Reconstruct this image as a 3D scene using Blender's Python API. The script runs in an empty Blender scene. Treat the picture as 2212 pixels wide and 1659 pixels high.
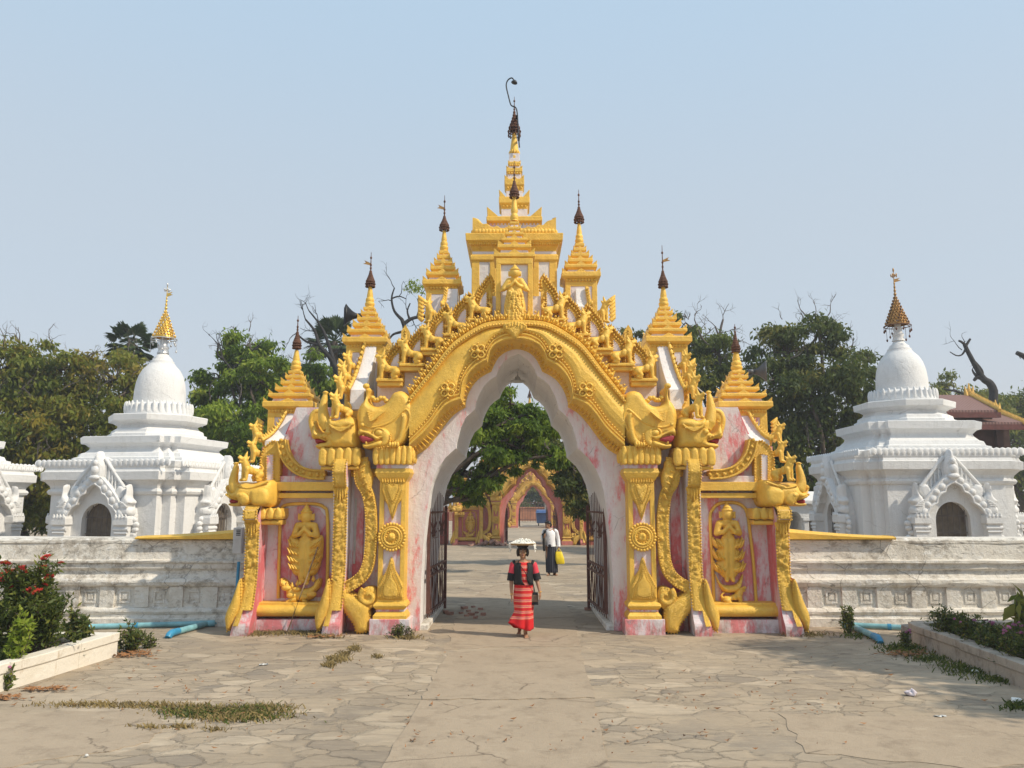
HAZE = .0016
import bpy, math, random
import numpy as np
from mathutils import Vector, Matrix, Euler, noise
from mathutils.geometry import delaunay_2d_cdt
random.seed(7); RNG = np.random.default_rng(7)
SC = bpy.context.scene; COL = SC.collection
PI = math.pi; R = math.radians

# ---------------------------------------------------------------- camera
F = 1700.0; CX, CY = 1106.0, 829.5; HZ = 1085.0
CAM = Vector((0.0, -13.6, 2.19)); PITCH = math.atan((HZ-CY)/F); YAW = 8.0/1700
cam_d = bpy.data.cameras.new('camera'); cam = bpy.data.objects.new('camera', cam_d); COL.objects.link(cam)
cam.location = CAM; cam.rotation_euler = (PI/2+PITCH, 0, YAW)
cam_d.sensor_width = 36; cam_d.lens = 36*F/2212; cam_d.clip_end = 3000; cam_d.clip_start = .1
SC.camera = cam
CM = Euler((PI/2+PITCH, 0, YAW)).to_matrix()
def ray(px, py): return CM @ Vector(((px-CX)/F, (CY-py)/F, -1))
def W(px, py, Y):            # point of the upright plane y=Y seen at a measured spot of the photograph
    d = ray(px, py); t = (Y-CAM.y)/d.y
    return (CAM.x+d.x*t, CAM.z+d.z*t)
def G(px, py, z=0.0):
    d = ray(px, py); t = (z-CAM.z)/d.z
    return (CAM.x+d.x*t, CAM.y+d.y*t)
def mpp(Y): return (Y-CAM.y)/F   # metres per measured pixel

# ---------------------------------------------------------------- tagging
def tag(o, label=None, cat=None, group=None, kind=None):
    if label: o['label'] = label
    if cat: o['category'] = cat
    if group: o['group'] = group
    if kind: o['kind'] = kind
    return o
def empty(name, loc=(0,0,0), rz=0, label=None, cat=None, group=None):
    o = bpy.data.objects.new(name, None); COL.objects.link(o); o.location = loc; o.rotation_euler = (0,0,rz)
    o.empty_display_size = .2
    return tag(o, label, cat, group)
def copy_tree(o, parent=None, mats=None):
    c = o.copy(); COL.objects.link(c); c.parent = parent
    if mats and c.type == 'MESH':
        for s in c.material_slots:
            n = s.material.name if s.material else None
            if n in mats: s.link = 'OBJECT'; s.material = mats[n]
    for ch in list(o.children): copy_tree(ch, c, mats)
    return c

# ---------------------------------------------------------------- materials
class N:
    def __init__(s, name):
        s.m = bpy.data.materials.new(name); s.m.use_nodes = True; s.t = s.m.node_tree
        s.b = s.t.nodes['Principled BSDF']; s.pos = None
    def n(s, typ, **kw):
        x = s.t.nodes.new(typ)
        for k, v in kw.items():
            if k in x.inputs: x.inputs[k].default_value = v
            else: setattr(x, k, v)
        return x
    def l(s, a, b): s.t.links.new(a, b)
    def coord(s, scale=(1,1,1), obj=True):
        tc = s.n('ShaderNodeTexCoord'); mp = s.n('ShaderNodeMapping'); mp.inputs['Scale'].default_value = scale
        s.l(tc.outputs['Object' if obj else 'Generated'], mp.inputs['Vector']); return mp.outputs[0]
    def noise(s, scale, detail=5, rough=.55, vec=None, dist=0):
        x = s.n('ShaderNodeTexNoise'); x.inputs['Scale'].default_value = scale; x.inputs['Detail'].default_value = detail
        x.inputs['Roughness'].default_value = rough; x.inputs['Distortion'].default_value = dist
        if vec is None: vec = s.coord()
        s.l(vec, x.inputs['Vector']); return x.outputs['Fac']
    def vor(s, scale, feature='F1', vec=None, out='Distance', rnd=1):
        x = s.n('ShaderNodeTexVoronoi'); x.feature = feature; x.inputs['Scale'].default_value = scale; x.inputs['Randomness'].default_value = rnd
        if vec is None: vec = s.coord()
        s.l(vec, x.inputs['Vector']); return x.outputs[out]
    def ramp(s, fac, stops, interp='LINEAR'):
        x = s.n('ShaderNodeValToRGB'); e = x.color_ramp.elements; x.color_ramp.interpolation = interp
        while len(e) < len(stops): e.new(.5)
        for i, (p, c) in enumerate(stops):
            e[i].position = p; e[i].color = (c, c, c, 1) if isinstance(c, (int, float)) else (*c, 1)
        s.l(fac, x.inputs[0]); return x.outputs[0]
    def mix(s, fac, a, b, mode='MIX'):
        x = s.n('ShaderNodeMix'); x.data_type = 'RGBA'; x.blend_type = mode
        for i, v in ((0, fac), (6, a), (7, b)):
            if isinstance(v, (int, float)): x.inputs[i].default_value = v
            elif isinstance(v, tuple): x.inputs[i].default_value = (*v, 1)
            else: s.l(v, x.inputs[i])
        return x.outputs[2]
    def math(s, op, a, b=0.0, clamp=False):
        x = s.n('ShaderNodeMath'); x.operation = op; x.use_clamp = clamp
        for i, v in ((0, a), (1, b)):
            if isinstance(v, (int, float)): x.inputs[i].default_value = v
            else: s.l(v, x.inputs[i])
        return x.outputs[0]
    def sepz(s, axis='Z'):
        tc = s.n('ShaderNodeTexCoord'); x = s.n('ShaderNodeSeparateXYZ'); s.l(tc.outputs['Object'], x.inputs[0]); return x.outputs[axis]
    def base(s, c):
        if isinstance(c, tuple): s.b.inputs['Base Color'].default_value = (*c, 1)
        else: s.l(c, s.b.inputs['Base Color'])
    def bump(s, h, dist=.01, strength=.6):
        x = s.n('ShaderNodeBump'); x.inputs['Strength'].default_value = strength; x.inputs['Distance'].default_value = dist
        s.l(h, x.inputs['Height']); s.l(x.outputs[0], s.b.inputs['Normal'])
    def rough(s, v):
        if isinstance(v, (int, float)): s.b.inputs['Roughness'].default_value = v
        else: s.l(v, s.b.inputs['Roughness'])
    def metal(s, v): s.b.inputs['Metallic'].default_value = v
M = {}
def simple(name, col, rough=.6, metal=0, var=.25, scale=8, bump=.004, bscale=40):
    n = N(name); f = n.noise(scale)
    lo = tuple(c*(1-var) for c in col); hi = tuple(min(1, c*(1+var)) for c in col)
    n.base(n.ramp(f, [(.3, lo), (.7, hi)])); n.rough(rough); n.metal(metal)
    if bump: n.bump(n.noise(bscale), bump)
    M[name] = n.m; return n.m

def gold_paint(name, col, dull, carved=0):
    n = N(name); f = n.noise(3.5, 8, .65); g = n.noise(24, 5)
    c = n.ramp(f, [(.28, tuple(x*.80 for x in col)), (.52, col), (.75, tuple(min(1, x*1.12) for x in col))])
    streak = n.ramp(n.noise(7, 8, .7, n.coord((1, 1, .25))), [(.56, 0.0), (.70, .45)]); c = n.mix(streak, c, tuple(x*k for x, k in zip(col, (.66, .58, .5))))
    fl = n.noise(13, 10, .78); c = n.mix(n.ramp(fl, [(.655, 0.0), (.675, .65)]), c, (.36, .10, .05))
    c = n.mix(n.ramp(n.noise(17, 9, .75), [(.66, 0.0), (.685, .7)]), c, tuple(min(1, x*k) for x, k in zip(col, (1.12, 1.3, 2.6))))
    n.base(c); n.metal(.08); n.b.inputs['Specular IOR Level'].default_value = .6; n.rough(n.ramp(g, [(.3, .36+dull), (.7, .56+dull)]))
    h = n.math('ADD', n.math('MULTIPLY', g, .9), n.math('ADD', n.noise(70, 3), n.math('MULTIPLY', n.noise(9, 3), 1.0)))
    if carved:
        w = n.mix(.06, n.coord(), n.n('ShaderNodeTexNoise', Scale=9.0).outputs['Color'], 'ADD'); x = n.n('ShaderNodeTexVoronoi'); x.feature = 'SMOOTH_F1'; x.inputs['Scale'].default_value = 19; x.inputs['Smoothness'].default_value = .25; n.l(w, x.inputs['Vector'])
        sw = n.math('SINE', n.math('MULTIPLY', x.outputs['Distance'], 26.0)); h = n.math('ADD', n.math('MULTIPLY', h, .7), n.math('MULTIPLY', sw, .5))
    n.bump(h, .014, .62); M[name] = n.m
gold_paint('gold_paint', (.83, .51, .072), .04)
gold_paint('carved_gold', (.83, .51, .072), .06, 1)
gold_paint('old_gold_paint', (.68, .41, .075), .12)

def limewash(name, white, pink, lo, hi, amount):
    """old red wash showing through later coats of whitewash, flaking and running downwards"""
    n = N(name); v = n.coord((1, 1, .30)); det = n.noise(16, 10, .78, n.coord((1, 1, .35)))
    s1 = n.noise(2.2, 10, .70, v, .35); patch = n.noise(.9, 4, .55)
    f = n.math('ADD', n.math('MULTIPLY', s1, .55), n.math('ADD', n.math('MULTIPLY', det, .30), n.math('MULTIPLY', patch, .30)))
    low = n.math('MULTIPLY', n.math('SUBTRACT', 2.6, n.sepz()), .014); f = n.math('ADD', f, n.math('MAXIMUM', low, -.05))
    wh = n.mix(n.noise(4, 8, .65), tuple(c*.86 for c in white), white)
    pk = n.mix(n.noise(11, 9, .7), pink, tuple(min(1, c*1.45) for c in pink))
    thin = n.ramp(f, [(lo-.055, 0.0), (lo+.02, .42*amount)]); c = n.mix(thin, wh, (.68, .40, .43))
    c = n.mix(n.ramp(f, [(lo+.005, 0.0), (hi, .92*amount)]), c, pk)
    runs = n.ramp(n.noise(9, 8, .7, n.coord((1, 1, .09))), [(.57, 0.0), (.66, .30)]); c = n.mix(runs, c, (.50, .42, .40))
    flake = n.ramp(n.noise(20, 10, .8), [(.635, 0.0), (.65, .8)]); c = n.mix(flake, c, tuple(min(1, x*1.06) for x in white))
    grime = n.math('MULTIPLY', n.ramp(n.noise(5, 9, .75), [(.45, 0.0), (.62, .8)]), n.ramp(n.sepz(), [(.02, .9), (.30, 0.0)])); c = n.mix(grime, c, (.25, .19, .15))
    crack = n.ramp(n.vor(1.6, 'DISTANCE_TO_EDGE', n.mix(.15, n.coord(), n.noise(5, 6))), [(0, 1.0), (.010, 0.0)])
    crack = n.math('MULTIPLY', crack, n.ramp(n.noise(1.7, 3), [(.54, 0.0), (.60, .7)])); c = n.mix(crack, c, (.25, .2, .2))
    n.base(c); n.rough(.86); n.bump(n.math('ADD', n.noise(9, 8, .62), n.math('ADD', n.math('MULTIPLY', det, .5), n.math('MULTIPLY', n.noise(50, 4), .4))), .022, .6); M[name] = n.m
limewash('pink_limewash', (.80, .745, .755), (.58, .14, .15), .592, .65, .92)
limewash('red_limewash', (.70, .55, .56), (.50, .085, .10), .52, .60, .95)
limewash('faded_red_wash', (.62, .31, .27), (.48, .13, .10), .42, .6, .92)
limewash('white_limewash', (.82, .795, .785), (.62, .25, .27), .74, .80, .5)
n = N('red_mouth'); n.base(n.mix(n.noise(12), (.28, .02, .03), (.42, .05, .06))); n.rough(.6); M['red_mouth'] = n.m

n = N('stupa_white'); f = n.noise(1.2, 9, .65); drip = n.noise(6, 9, .72, n.coord((1, 1, .14)))
c = n.mix(f, (.66, .665, .665), (.79, .785, .775))
c = n.mix(n.ramp(drip, [(.53, 0.0), (.70, .42)]), c, (.50, .50, .48))
c = n.mix(n.ramp(n.noise(2.3, 9, .72), [(.56, 0.0), (.63, .35)]), c, (.60, .585, .555))
c = n.mix(n.ramp(n.noise(26, 9, .8), [(.635, 0.0), (.66, .6)]), c, (.36, .35, .33))
ck = n.ramp(n.vor(1.1, 'DISTANCE_TO_EDGE', n.mix(.2, n.coord(), n.noise(4, 6))), [(0, 1.0), (.008, 0.0)]); c = n.mix(n.math('MULTIPLY', ck, n.ramp(n.noise(1.1, 3), [(.5, 0.0), (.58, .6)])), c, (.35, .34, .32))
n.base(c); n.rough(.85); n.bump(n.math('ADD', n.noise(7, 8, .65), n.math('MULTIPLY', n.noise(30, 6, .7), .6)), .03, .7); M['stupa_white'] = n.m

n = N('weathered_plaster'); v = n.coord((1, 1, 1))
c = n.mix(n.noise(2.2, 8, .6), (.68, .63, .54), (.82, .79, .73))
big = n.noise(.55, 4, .6, n.coord((1, 1, .5)), .4)
st = n.noise(1.8, 9, .70, n.coord((1, 1, .55)), .8); c = n.mix(n.ramp(n.math('ADD', n.math('MULTIPLY', st, .7), n.math('MULTIPLY', big, .3)), [(.49, 0.0), (.63, .62)]), c, (.45, .39, .31))
st2 = n.noise(6.5, 10, .75, n.coord((.8, 1, .9))); c = n.mix(n.ramp(n.math('ADD', n.math('MULTIPLY', st2, .75), n.math('MULTIPLY', big, .3)), [(.545, 0.0), (.645, .7)]), c, (.26, .22, .175))
flake = n.noise(9, 9, .7); c = n.mix(n.ramp(flake, [(.54, 0.0), (.60, .85)]), c, (.76, .74, .70))
topz = n.math('MULTIPLY', n.math('SUBTRACT', n.sepz(), .70), .30, True)
blk = n.math('ADD', n.noise(7, 10, .80, n.coord((.5, .5, 2.2))), n.math('MULTIPLY', topz, .22))
c = n.mix(n.ramp(blk, [(.59, 0.0), (.70, .8)]), c, (.12, .105, .09))
ck = n.ramp(n.vor(1.7, 'DISTANCE_TO_EDGE', n.mix(.12, v, n.noise(4, 6, vec=v))), [(0, .8), (.012, 0.0)])
c = n.mix(n.math('MULTIPLY', ck, n.ramp(n.noise(1.3, 2), [(.46, 0.0), (.56, .9)])), c, (.1, .085, .07))
n.base(c); n.rough(.92); n.bump(n.math('ADD', n.noise(10, 8, .65), n.math('ADD', n.math('MULTIPLY', flake, .6), n.math('MULTIPLY', n.noise(60, 4), .4))), .035, .8); M['weathered_plaster'] = n.m

simple('rusty_iron', (.13, .062, .04), .75, .3, .4, 20)
simple('iron_bars', (.13, .055, .042), .6, .3, .3, 10)
simple('black_metal', (.022, .024, .028), .5, .3, .2, 10)
simple('dark_interior', (.028, .026, .024), .9, 0, .3, 3)
simple('wood_door', (.15, .12, .09), .8, 0, .35, 4)
simple('bright_gold', (.85, .55, .12), .3, .75, .2, 30)
simple('bronze_gold', (.40, .22, .07), .45, .5, .4, 25)
simple('silver_bits', (.6, .6, .6), .35, .6, .2, 30)
simple('blue_pipe', (.20, .42, .47), .5, 0, .3, 5)
simple('blue_cap', (.04, .26, .45), .4, 0, .15, 5)
simple('grey_box', (.55, .55, .53), .6, 0, .12, 6)
simple('blue_bin', (.035, .09, .24), .5, 0, .25, 3)
simple('bark', (.085, .065, .05), .9, 0, .4, 6, .02, 14)
simple('burnt_bark', (.028, .026, .027), .9, 0, .4, 5, .02, 14)
simple('twig_grey', (.13, .11, .10), .9, 0, .3, 6)
simple('soil', (.16, .11, .07), .95, 0, .45, 4, .03, 18)
simple('dead_leaves', (.26, .12, .045), .85, 0, .5, 9)
simple('dry_grass', (.21, .155, .06), .9, 0, .4, 3)
simple('brick_rubble', (.36, .20, .15), .9, 0, .35, 7, .02, 20)
simple('skin', (.34, .175, .10), .5, 0, .12, 9, .001)
simple('hair', (.012, .010, .010), .4, 0, .2, 40)
simple('black_cloth', (.012, .012, .014), .8, 0, .25, 20, .004, 60)
simple('white_cloth', (.78, .78, .80), .8, 0, .06, 12, .006, 18)
simple('navy_cloth', (.014, .017, .028), .8, 0, .3, 10, .006, 40)
simple('yellow_plastic', (.82, .62, .02), .35, 0, .1, 9, .01, 12)
simple('clear_plastic', (.62, .56, .60), .3, 0, .2, 12, .01, 20)
simple('jasmine_white', (.88, .88, .82), .7, 0, .08, 20)
simple('wicker', (.36, .25, .12), .8, 0, .3, 30, .006, 60)
simple('flower_red', (.55, .045, .03), .6, 0, .3, 12)
simple('flower_pink', (.60, .22, .42), .6, 0, .25, 12)
simple('stone_grey', (.27, .24, .21), .9, 0, .3, 8, .02, 20)
simple('yellow_bracelet', (.8, .45, .06), .4, .3, .1, 20)
simple('tan_leather', (.17, .10, .06), .6, 0, .3, 20)
simple('stick_wood', (.33, .22, .13), .85, 0, .25, 12)
simple('white_wire', (.55, .55, .52), .6, 0, .1, 8)
simple('orange_wall', (.40, .17, .09), .9, 0, .3, 1.5)

# woven red cloth with cream and pink stripes
n = N('striped_red_cloth'); z = n.sepz(); jag = n.math('MULTIPLY', n.noise(42, 3), .012)
zz = n.math('ADD', z, jag); w1 = n.math('FRACT', n.math('MULTIPLY', zz, 10.5))
c = n.ramp(w1, [(0, (.62, .015, .02)), (.40, (.62, .02, .025)), (.47, (.78, .52, .30)), (.55, (.70, .10, .08)), (.66, (.68, .20, .24)), (.74, (.62, .05, .07)), (.82, (.80, .45, .22)), (.88, (.62, .015, .02))], 'LINEAR')
hem = n.ramp(z, [(.285, 1.0), (.30, 0.0)]); c = n.mix(hem, c, (.62, .01, .015))
n.base(c); n.rough(.85); n.bump(n.noise(90, 3), .003); M['striped_red_cloth'] = n.m
n = N('pink_red_cloth'); n.base((.70, .05, .08)); n.rough(.85); M['pink_red_cloth'] = n.m
n = N('skirt_dark_stripe'); n.base(n.ramp(n.math('FRACT', n.math('MULTIPLY', n.sepz('X'), 14)), [(.7, (.012, .014, .024)), (.8, (.05, .05, .07))])); n.rough(.85); M['skirt_dark_stripe'] = n.m

# foliage, colour carried per leaf
def leafmat(name, stops, trans=.35):
    n = N(name); at = n.n('ShaderNodeAttribute'); at.attribute_name = 'tint'
    c = n.ramp(at.outputs['Fac'], stops); n.base(c); n.rough(.5); n.b.inputs['Specular IOR Level'].default_value = .2
    tr = n.n('ShaderNodeBsdfTranslucent'); mx = n.n('ShaderNodeMixShader'); mx.inputs[0].default_value = trans
    out = n.t.nodes['Material Output']; n.l(c, tr.inputs[0]); n.l(n.b.outputs[0], mx.inputs[1]); n.l(tr.outputs[0], mx.inputs[2]); n.l(mx.outputs[0], out.inputs[0])
    M[name] = n.m
leafmat('leaf_olive', [(0, (.105, .145, .026)), (.35, (.175, .215, .034)), (.65, (.25, .255, .042)), (.85, (.24, .185, .04)), (1, (.38, .31, .055))], .45)
leafmat('leaf_bright', [(0, (.09, .155, .022)), (.4, (.18, .27, .032)), (.75, (.28, .37, .045)), (1, (.38, .43, .075))], .48)
leafmat('leaf_dark', [(0, (.055, .085, .028)), (.5, (.10, .135, .034)), (.8, (.165, .18, .042)), (1, (.24, .22, .055))], .4)
leafmat('leaf_mid', [(0, (.07, .105, .026)), (.5, (.13, .175, .034)), (.8, (.215, .235, .044)), (1, (.29, .28, .065))], .42)
leafmat('leaf_shrub', [(0, (.045, .075, .018)), (.6, (.10, .135, .028)), (1, (.20, .21, .04))])
leafmat('palm_leaf', [(0, (.03, .055, .02)), (.6, (.06, .095, .035)), (1, (.12, .15, .06))], .2)

# paving: crazy paving of broken slabs, mortared and sanded over in places
n = N('paving'); v = n.coord((1, 1, 1))
wn = n.n('ShaderNodeTexNoise', Scale=2.6, Detail=9.0, Roughness=.68); n.l(v, wn.inputs['Vector']); wob = n.mix(.30, v, wn.outputs['Color'], 'ADD')
def cells(scale):
    mp = n.n('ShaderNodeMapping'); mp.inputs['Scale'].default_value = scale; n.l(wob, mp.inputs[0]); q = mp.outputs[0]
    sp = n.n('ShaderNodeSeparateColor'); n.l(n.vor(1.0, 'F1', q, 'Color'), sp.inputs[0]); return sp, n.vor(1.0, 'DISTANCE_TO_EDGE', q)
sA, eA = cells((1.25, 1.9, 1)); sB, eB = cells((2.5, 4.3, 1))
pick = n.ramp(n.noise(.8, 3), [(.46, 0.0), (.50, 1.0)])
cellv = n.mix(pick, sA.outputs[0], sB.outputs[0]); edge = n.mix(pick, eA, n.math('MULTIPLY', eB, .8))
stone = n.ramp(cellv, [(0, (.22, .19, .155)), (.15, (.30, .245, .185)), (.4, (.395, .315, .22)), (.75, (.465, .37, .265)), (1, (.62, .515, .38))])
grain = n.noise(5, 9, .7, n.coord((.5, 2.2, 1)))
stone = n.mix(n.ramp(grain, [(.42, 0.0), (.68, .75)]), stone, (.25, .21, .165))
stone = n.mix(n.ramp(n.noise(11, 8, .7, n.coord((.5, 1.7, 1))), [(.50, 0.0), (.66, .6)]), stone, (.47, .39, .285))
sand = n.mix(n.noise(2.5, 8, .62), (.36, .285, .20), (.48, .385, .275))
cover = n.math('ADD', n.noise(.5, 5, .55), n.math('MULTIPLY', n.noise(2.6, 7, .65), .32))
cov = n.ramp(cover, [(.62, 0.0), (.84, .85)])
c = n.mix(cov, stone, sand)
gap = n.ramp(edge, [(.0, 1.0), (.05, .6), (.10, 0.0)]); inv = n.math('SUBTRACT', 1.0, n.math('MULTIPLY', cov, .8))
c = n.mix(n.math('MULTIPLY', n.math('MULTIPLY', gap, inv), n.ramp(n.noise(1.8, 5), [(.46, 0.0), (.70, .45)])), c, (.42, .335, .235))
dk = n.math('MULTIPLY', n.ramp(edge, [(0, 1.0), (.013, 0.0)]), n.ramp(n.noise(2.6, 6, .6), [(.53, 0.0), (.59, .85)])); c = n.mix(dk, c, (.085, .066, .05))
gry = n.ramp(n.noise(.42, 6, .6), [(.50, 0.0), (.66, .55)]); c = n.mix(gry, c, (.30, .25, .19))
dirt = n.ramp(n.noise(1.5, 9, .72), [(.58, 0.0), (.76, .5)]); c = n.mix(dirt, c, (.20, .15, .105))
speck = n.ramp(n.noise(34, 6, .75), [(.63, 0.0), (.72, .6)]); c = n.mix(speck, c, (.16, .125, .09))
large = n.noise(.22, 6, .6); c = n.mix(n.ramp(large, [(.42, .38), (.58, 0.0)]), c, (.22, .175, .125)); c = n.mix(n.ramp(n.noise(.8, 9, .7, n.coord((.6, 1.5, 1))), [(.52, 0.0), (.66, .5)]), c, (.50, .405, .285))
n.base(c); n.rough(.9)
n.bump(n.math('ADD', n.math('MULTIPLY', n.ramp(edge, [(0, .25), (.05, 1.0)]), inv), n.math('ADD', n.math('MULTIPLY', grain, .9), n.math('MULTIPLY', cellv, .6))), .022, .8)
M['paving'] = n.m
n = N('concrete_slab'); c = n.mix(n.noise(1.1, 8, .65), (.31, .245, .175), (.43, .343, .248)); c = n.mix(n.ramp(n.noise(2.8, 9, .72), [(.50, 0.0), (.64, .6)]), c, (.24, .185, .13))
c = n.mix(n.ramp(n.noise(4.5, 8, .7, n.coord((.6, 1.4, 1))), [(.56, 0.0), (.66, .5)]), c, (.45, .37, .27))
c = n.mix(n.ramp(n.noise(48, 5, .7), [(.62, 0.0), (.72, .5)]), c, (.17, .13, .09))
ck = n.ramp(n.vor(.8, 'DISTANCE_TO_EDGE', n.mix(.25, n.coord(), n.noise(3, 6))), [(0, 1.0), (.009, 0.0)]); c = n.mix(n.math('MULTIPLY', ck, n.ramp(n.noise(.9, 3), [(.5, 0.0), (.56, .8)])), c, (.10, .075, .05))
n.base(c); n.rough(.9); n.bump(n.math('ADD', n.noise(6, 8, .6), n.math('MULTIPLY', n.noise(70, 3), .5)), .02, .6); M['concrete_slab'] = n.m
n = N('tin_roof'); w = n.n('ShaderNodeTexWave'); w.inputs['Scale'].default_value = 2.2; n.l(n.coord(), w.inputs[0])
n.base(n.mix(n.noise(2.5, 6), (.17, .085, .07), (.26, .15, .13))); n.rough(.6); n.bump(w.outputs['Fac'], .04, .6); M['tin_roof'] = n.m

# ---------------------------------------------------------------- mesh builder
def cr(pts, n=5, closed=True):      # Catmull-Rom through points
    P = [np.array(p, float) for p in pts]; out = []; L = len(P)
    for i in range(L if closed else L-1):
        if closed: a, b, c, d = P[i-1], P[i], P[(i+1) % L], P[(i+2) % L]
        else: a, b, c, d = P[max(i-1, 0)], P[i], P[i+1], P[min(i+2, L-1)]
        for k in range(n):
            t = k/n; out.append(tuple(.5*((2*b)+(c-a)*t+(2*a-5*b+4*c-d)*t*t+(3*b-a-3*c+d)*t**3)))
    if not closed: out.append(tuple(P[-1]))
    return out
def resample(path, step):
    P = np.array(path, float); seg = np.linalg.norm(np.diff(P, axis=0), axis=1); s = np.concatenate([[0], np.cumsum(seg)])
    n = max(2, int(round(s[-1]/step))+1); t = np.linspace(0, s[-1], n)
    return np.stack([np.interp(t, s, P[:, k]) for k in range(P.shape[1])], 1)
def offset2(path, d):               # parallel polyline in 2D
    P = np.array(path, float); T = np.gradient(P, axis=0); T /= np.maximum(np.linalg.norm(T, axis=1, keepdims=True), 1e-9)
    return P+np.stack([-T[:, 1], T[:, 0]], 1)*d

class MB:
    def __init__(s): s.v = []; s.f = []; s.m = []; s.s = []
    def add(s, verts, faces, mat, smooth=False):
        o = len(s.v); s.v += [tuple(map(float, p)) for p in verts]
        for f in faces: s.f.append(tuple(o+i for i in f)); s.m.append(mat); s.s.append(smooth)
        return s
    def box(s, x0, x1, y0, y1, z0, z1, mat):
        return s.add([(x, y, z) for z in (z0, z1) for y in (y0, y1) for x in (x0, x1)],
            [(0,2,3,1), (4,5,7,6), (0,1,5,4), (2,6,7,3), (0,4,6,2), (1,3,7,5)], mat)
    def prism(s, pts, a, b, mat, plane='xz', smooth=False, side=None):
        pts = [tuple(p) for p in pts]; n = len(pts)
        ar = sum(pts[i-1][0]*pts[i][1]-pts[i][0]*pts[i-1][1] for i in range(n))
        if ar < 0: pts.reverse()
        if plane == 'xz': V = [(x, a, z) for x, z in pts]+[(x, b, z) for x, z in pts]
        elif plane == 'yz': V = [(b, y, z) for y, z in pts]+[(a, y, z) for y, z in pts]
        else: V = [(x, y, b) for x, y in pts]+[(x, y, a) for x, y in pts]
        s.add(V, [tuple(range(n)), tuple(range(2*n-1, n-1, -1))], mat)
        s.add(V, [(i, n+i, n+(i+1) % n, (i+1) % n) for i in range(n)], side or mat, smooth); return s
    def loft(s, rings, mat, cap=True, smooth=False):
        n = len(rings[0]); V = [p for r in rings for p in r]; Fc = []
        for k in range(len(rings)-1):
            for i in range(n): Fc.append((k*n+i, k*n+(i+1) % n, (k+1)*n+(i+1) % n, (k+1)*n+i))
        s.add(V, Fc, mat, smooth)
        if cap: s.add(V, [tuple(range(n-1, -1, -1)), tuple(range((len(rings)-1)*n, len(rings)*n))], mat)
        return s
    def lathe(s, prof, cx, cy, mat, n=20, smooth=True, cap=True):
        return s.loft([[(cx+r*math.cos(2*PI*i/n), cy+r*math.sin(2*PI*i/n), z) for i in range(n)] for r, z in prof], mat, cap, smooth)
    def squares(s, prof, cx, cy, mat, ratio=1.0):
        return s.loft([[(cx-w, cy-w*ratio, z), (cx+w, cy-w*ratio, z), (cx+w, cy+w*ratio, z), (cx-w, cy+w*ratio, z)] for w, z in prof], mat)
    def tube(s, path, r, mat, n=8, smooth=True, cap=True):
        P = [Vector(p) for p in path]; L = len(P); rr = r if isinstance(r, (list, tuple, np.ndarray)) else [r]*L; rings = []
        up = Vector((.13, .21, .97))
        for i in range(L):
            t = (P[min(i+1, L-1)]-P[max(i-1, 0)]).normalized()
            u = t.cross(up)
            if u.length < .15: u = t.cross(Vector((1, 0, 0)))
            u.normalize(); w = t.cross(u)
            rings.append([P[i]+(u*math.cos(2*PI*k/n)+w*math.sin(2*PI*k/n))*rr[i] for k in range(n)])
        return s.loft(rings, mat, cap, smooth)
    def ell(s, c, r, mat, n=12, m=8, rot=None):
        V = []; Fc = []
        for j in range(m+1):
            a = PI*j/m
            for i in range(n):
                b = 2*PI*i/n; p = Vector((r[0]*math.sin(a)*math.cos(b), r[1]*math.sin(a)*math.sin(b), r[2]*math.cos(a)))
                if rot: p = rot @ p
                V.append((c[0]+p.x, c[1]+p.y, c[2]+p.z))
        for j in range(m):
            for i in range(n): Fc.append((j*n+i, (j+1)*n+i, (j+1)*n+(i+1) % n, j*n+(i+1) % n))
        return s.add(V, Fc, mat, True)
    def bead(s, c, r, mat): return s.ell(c, (r, r, r), mat, 6, 4)
    def beads(s, path2, y, step, r, mat):
        for x, z in resample(path2, step): s.bead((x, y, z), r, mat)
        return s
    def relief(s, outline, yb, thick, rr, mat, step=.03, depth=.0, power=.5):
        O = resample(list(outline)+[outline[0]], step)[:-1]; n = len(O)
        lo, hi = O.min(0), O.max(0)
        gx, gz = np.meshgrid(np.arange(lo[0]+step*.5, hi[0], step), np.arange(lo[1]+step*.5, hi[1], step)); Pn = np.stack([gx.ravel(), gz.ravel()], 1)
        A, B = O, np.roll(O, -1, 0)
        def dist(Q):
            d = np.full(len(Q), 1e9)
            for a, b in zip(A, B):
                ab = b-a; t = np.clip(((Q-a)@ab)/max(ab@ab, 1e-12), 0, 1); d = np.minimum(d, np.linalg.norm(Q-(a+t[:, None]*ab), axis=1))
            return d
        if len(Pn): Pn = Pn[dist(Pn) > step*.45]
        vs = [Vector((float(p[0]), float(p[1]))) for p in np.concatenate([O, Pn])] if len(Pn) else [Vector((float(p[0]), float(p[1]))) for p in O]
        r = delaunay_2d_cdt(vs, [(i, (i+1) % n) for i in range(n)], [], 1, 1e-6)
        V2 = np.array([(p.x, p.y) for p in r[0]]); d = dist(V2)
        h = thick*np.power(np.clip(1-(1-np.clip(d/rr, 0, 1))**2, 0, 1), power)
        V = [(p[0], yb-hh, p[1]) for p, hh in zip(V2, h)]; Fc = []
        for f in r[2]:
            a, b, c = (V2[i] for i in f[:3]); ar = (b[0]-a[0])*(c[1]-a[1])-(c[0]-a[0])*(b[1]-a[1])
            Fc.append(tuple(f) if ar > 0 else tuple(reversed(f)))
        s.add(V, Fc, mat, True)
        if depth: s.prism([tuple(p) for p in O], yb, yb+depth, mat)
        return s
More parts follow.
